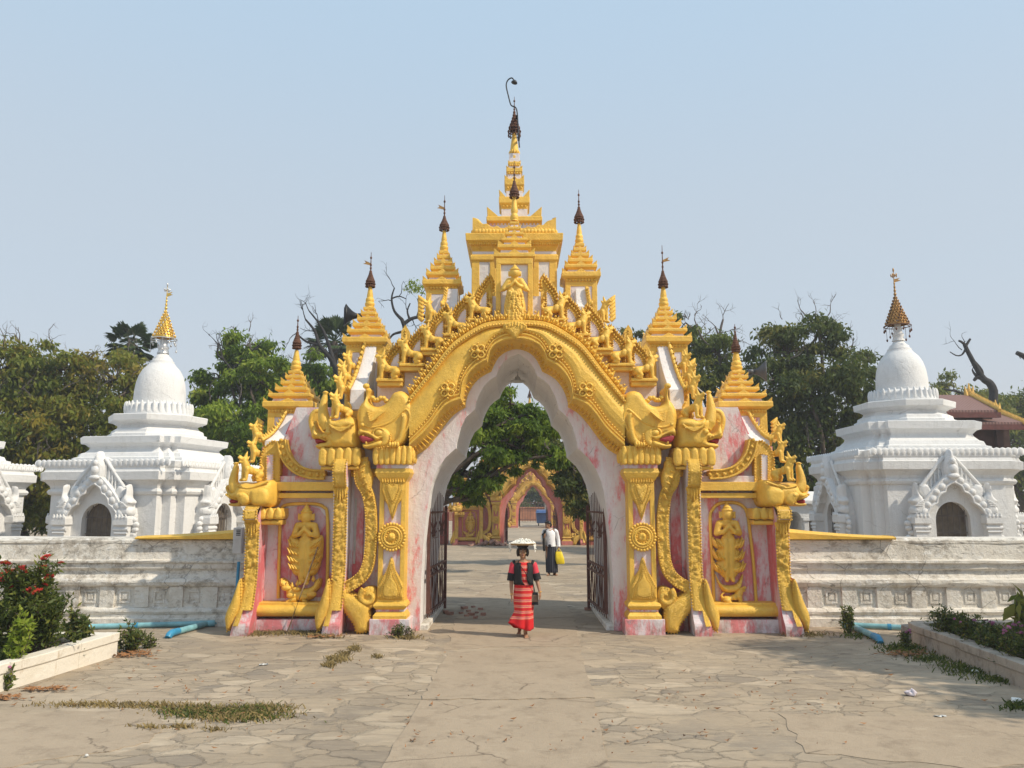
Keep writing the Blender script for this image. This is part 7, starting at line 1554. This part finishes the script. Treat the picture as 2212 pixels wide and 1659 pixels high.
grass('weedy_verge', [(545,1368,40,7),(600,1367,50,6),(660,1368,50,6),(700,1374,40,6),(1740,1372,50,5),(880,1379,30,4)], 2200, .06, 'dry_grass', 'dry weeds along the foot of the gateway', 73)
grass('weedy_verge', [(1965,1405,60,12),(2010,1425,60,10),(1940,1400,50,8),(2100,1452,70,10),(2060,1440,40,8),(2160,1470,60,9),(2200,1528,40,9),(1850,1375,40,7)], 1900, .06, 'leaf_shrub', 'scrubby green weeds along the right kerb in the shade', 74)
grass('bed_grass', [(70,1378,80,8),(10,1400,70,10),(-20,1430,40,8)], 2600, .14, 'leaf_shrub', 'grass growing in the left bed under the bushes', 75, .2)
def litter(name, patches, n, mat, label, seed, size=.045):
    rng = np.random.default_rng(seed); mb = MB()
    for (a, b, rx, ry) in patches:
        for _ in range(max(1, int(n*rx*ry/sum(q[2]*q[3] for q in patches)))):
            u = rng.normal(size=2)*.5; x, y = G(a+u[0]*rx, b+u[1]*ry); yaw = rng.uniform(0, 6.3); l = size*rng.uniform(.5, 1.4); w = l*.35; c, s_ = math.cos(yaw), math.sin(yaw); z = .012+rng.uniform(0, .02)
            mb.add([(x-l*c, y-l*s_, z+.012), (x+w*s_, y-w*c, z), (x+l*c, y+l*s_, z+rng.uniform(.005, .03)), (x-w*s_, y+w*c, z+.006)], [(0,1,2,3)], mat)
    return tag(mb.build(name), label, 'leaves', None, 'stuff')
litter('fallen_leaves', [(300,1414,40,8),(270,1420,30,5),(90,1492,50,5),(20,1510,40,5),(700,1378,40,4),(1960,1415,60,8)], 420, 'dead_leaves', 'brown fallen leaves heaped along the kerbs', 81)
litter('scattered_leaves', [(500,1480,500,90),(1700,1500,500,80),(1100,1250,150,40),(1100,1600,700,40)], 260, 'dead_leaves', 'stray dry leaves and twigs strewn over the paving', 82, .03)
# rubbish
def crumple(px, py, r, mat, label, seed, name='plastic_bag', cat='litter', flatz=.5):
    rng = random.Random(seed); x, y = G(px, py); mb = MB(); mb.ell((0,0,r*flatz*.8), (r, r*.75, r*flatz), mat, 14, 10)
    mb.v = [(a+noise.noise(Vector((a*18,b*18,c*18+seed)))*r*.55, b+noise.noise(Vector((a*17+9,b*17,c*17+seed)))*r*.5, max(.004, c+noise.noise(Vector((a*21,b*21+5,c*21+seed)))*r*.45)) for a, b, c in mb.v]
    mb.s = [False]*len(mb.s); o = mb.build(name, None, 0, (x, y, .004)); tag(o, label, cat); return o
crumple(1968, 1503, .07, 'clear_plastic', 'crumpled pinkish plastic bag on the paving at lower right', 3)
crumple(2195, 1519, .06, 'jasmine_white', 'round white scrap among weeds at the right edge', 5, 'paper_scrap')
crumple(2106, 1453, .04, 'jasmine_white', 'small white scrap in the shade beside the right kerb', 6, 'paper_scrap')
crumple(2030, 1549, .06, 'grey_box', 'flat torn white paper on the sunlit paving at lower right', 8, 'paper_scrap', 'litter', .12)
crumple(187, 1636, .022, 'grey_box', 'tiny white scrap on the paving at lower left', 9, 'paper_scrap')
crumple(570, 1437, .06, 'grey_box', 'flat white scrap on the paving before the left wing', 10, 'paper_scrap', 'litter', .1)
# loose bricks and stones
bm_ = MB(); bm_.box(-.06,.06,-.04,.04,0,.05,'brick_rubble'); brk = bm_.mesh('loose_brick')
rng = np.random.default_rng(12); spots = [(1003,1316),(1012,1322),(1022,1313),(1030,1325),(1018,1330),(1038,1318),(1008,1332),(1027,1336),(1044,1330),(996,1326),(963,1325),(972,1328),(1270,1318),(1290,1322)]
for k, (px, py) in enumerate(spots):
    x, y = G(px, py); o = link('loose_brick', brk, None, (x, y, .004), (0, 0, rng.uniform(0, 3)), (rng.uniform(.6,1.1),)*3); tag(o, 'broken brick lying loose on the shaded passage floor', 'brick', 'loose bricks on the passage floor')
for px, n_, lab, seed in ((1058, 26, 'heap of broken brick at the second gateway\'s left pillar', 1),):
    mb = MB(); rr = random.Random(seed); x, y = W(px, 1175, 27.2)[0], 27.2
    for k in range(n_):
        a, b = rr.gauss(0, .4), rr.gauss(0, .25); s_ = rr.uniform(.08, .16); z = max(0, .3-.5*abs(a))*rr.random(); q = MB().box(-s_,s_,-s_*.6,s_*.6,-s_*.4,s_*.4,'brick_rubble'); q.xform(Matrix.Translation((a, b, z+s_*.3)) @ Euler((rr.uniform(-.6,.6), rr.uniform(-.6,.6), rr.uniform(0,3))).to_matrix().to_4x4()); mb.add_raw(q)
    tag(mb.build('rubble_heap', None, 0, (x, y, 0)), lab, 'rubble', None, 'stuff')
# ================================================================ light
SUN = Vector((1.38, -.62, 1.5)).normalized()
sd = bpy.data.lights.new('sun', 'SUN'); sd.energy = 3.4; sd.angle = R(.9); sd.color = (1, .88, .70)
so = bpy.data.objects.new('sun', sd); COL.objects.link(so); so.rotation_euler = (-SUN).to_track_quat('-Z', 'Y').to_euler(); so.location = (8, -10, 20)
wd = bpy.data.worlds.new('World'); SC.world = wd; wd.use_nodes = True; nt = wd.node_tree; bg = nt.nodes['Background']
sk = nt.nodes.new('ShaderNodeTexSky'); sk.sky_type = 'NISHITA'; sk.sun_disc = False; sk.sun_elevation = math.asin(SUN.z); sk.sun_rotation = math.atan2(SUN.x, SUN.y)
sk.air_density = 1.0; sk.dust_density = 1.5; sk.ozone_density = 1.0; sk.altitude = 0
# pale dry-season veil over the clear sky
tc = nt.nodes.new('ShaderNodeTexCoord'); sx = nt.nodes.new('ShaderNodeSeparateXYZ'); nt.links.new(tc.outputs['Generated'], sx.inputs[0])
rp_ = nt.nodes.new('ShaderNodeValToRGB'); nt.links.new(sx.outputs['Z'], rp_.inputs[0]); rp_.color_ramp.interpolation = 'EASE'
e = rp_.color_ramp.elements; e[0].position = 0; e[0].color = (.50, .512, .542, 1); e[1].position = .62; e[1].color = (.41, .54, .665, 1)
e2 = e.new(.28); e2.color = (.465, .53, .59, 1)
vm = nt.nodes.new('ShaderNodeMix'); vm.data_type = 'RGBA'; vm.blend_type = 'MULTIPLY'; vm.inputs[0].default_value = 1; vm.inputs[7].default_value = (7.0, 7.0, 7.0, 1); vm.clamp_result = False
nt.links.new(rp_.outputs[0], vm.inputs[6])
mx = nt.nodes.new('ShaderNodeMix'); mx.data_type = 'RGBA'; mx.inputs[0].default_value = .88; nt.links.new(sk.outputs[0], mx.inputs[6]); nt.links.new(vm.outputs[2], mx.inputs[7])
nt.links.new(mx.outputs[2], bg.inputs[0]); bg.inputs[1].default_value = .15
vs = SC.view_settings; vs.view_transform = 'Standard'; vs.look = 'None'; vs.exposure = 0.28; vs.gamma = 1
SC.cycles.max_bounces = 6; SC.cycles.transparent_max_bounces = 8

if HAZE:
    hz = N('haze_air'); hz.t.nodes.remove(hz.b); pv_ = hz.t.nodes.new('ShaderNodeVolumePrincipled'); pv_.inputs['Color'].default_value = (.86, .88, .92, 1); pv_.inputs['Density'].default_value = HAZE; pv_.inputs['Anisotropy'].default_value = .2
    hz.t.links.new(pv_.outputs[0], hz.t.nodes['Material Output'].inputs['Volume']); M['haze_air'] = hz.m
    tag(MB().box(-520, 520, -85, 1210, -1, 14, 'haze_air').build('haze'), kind='stuff')
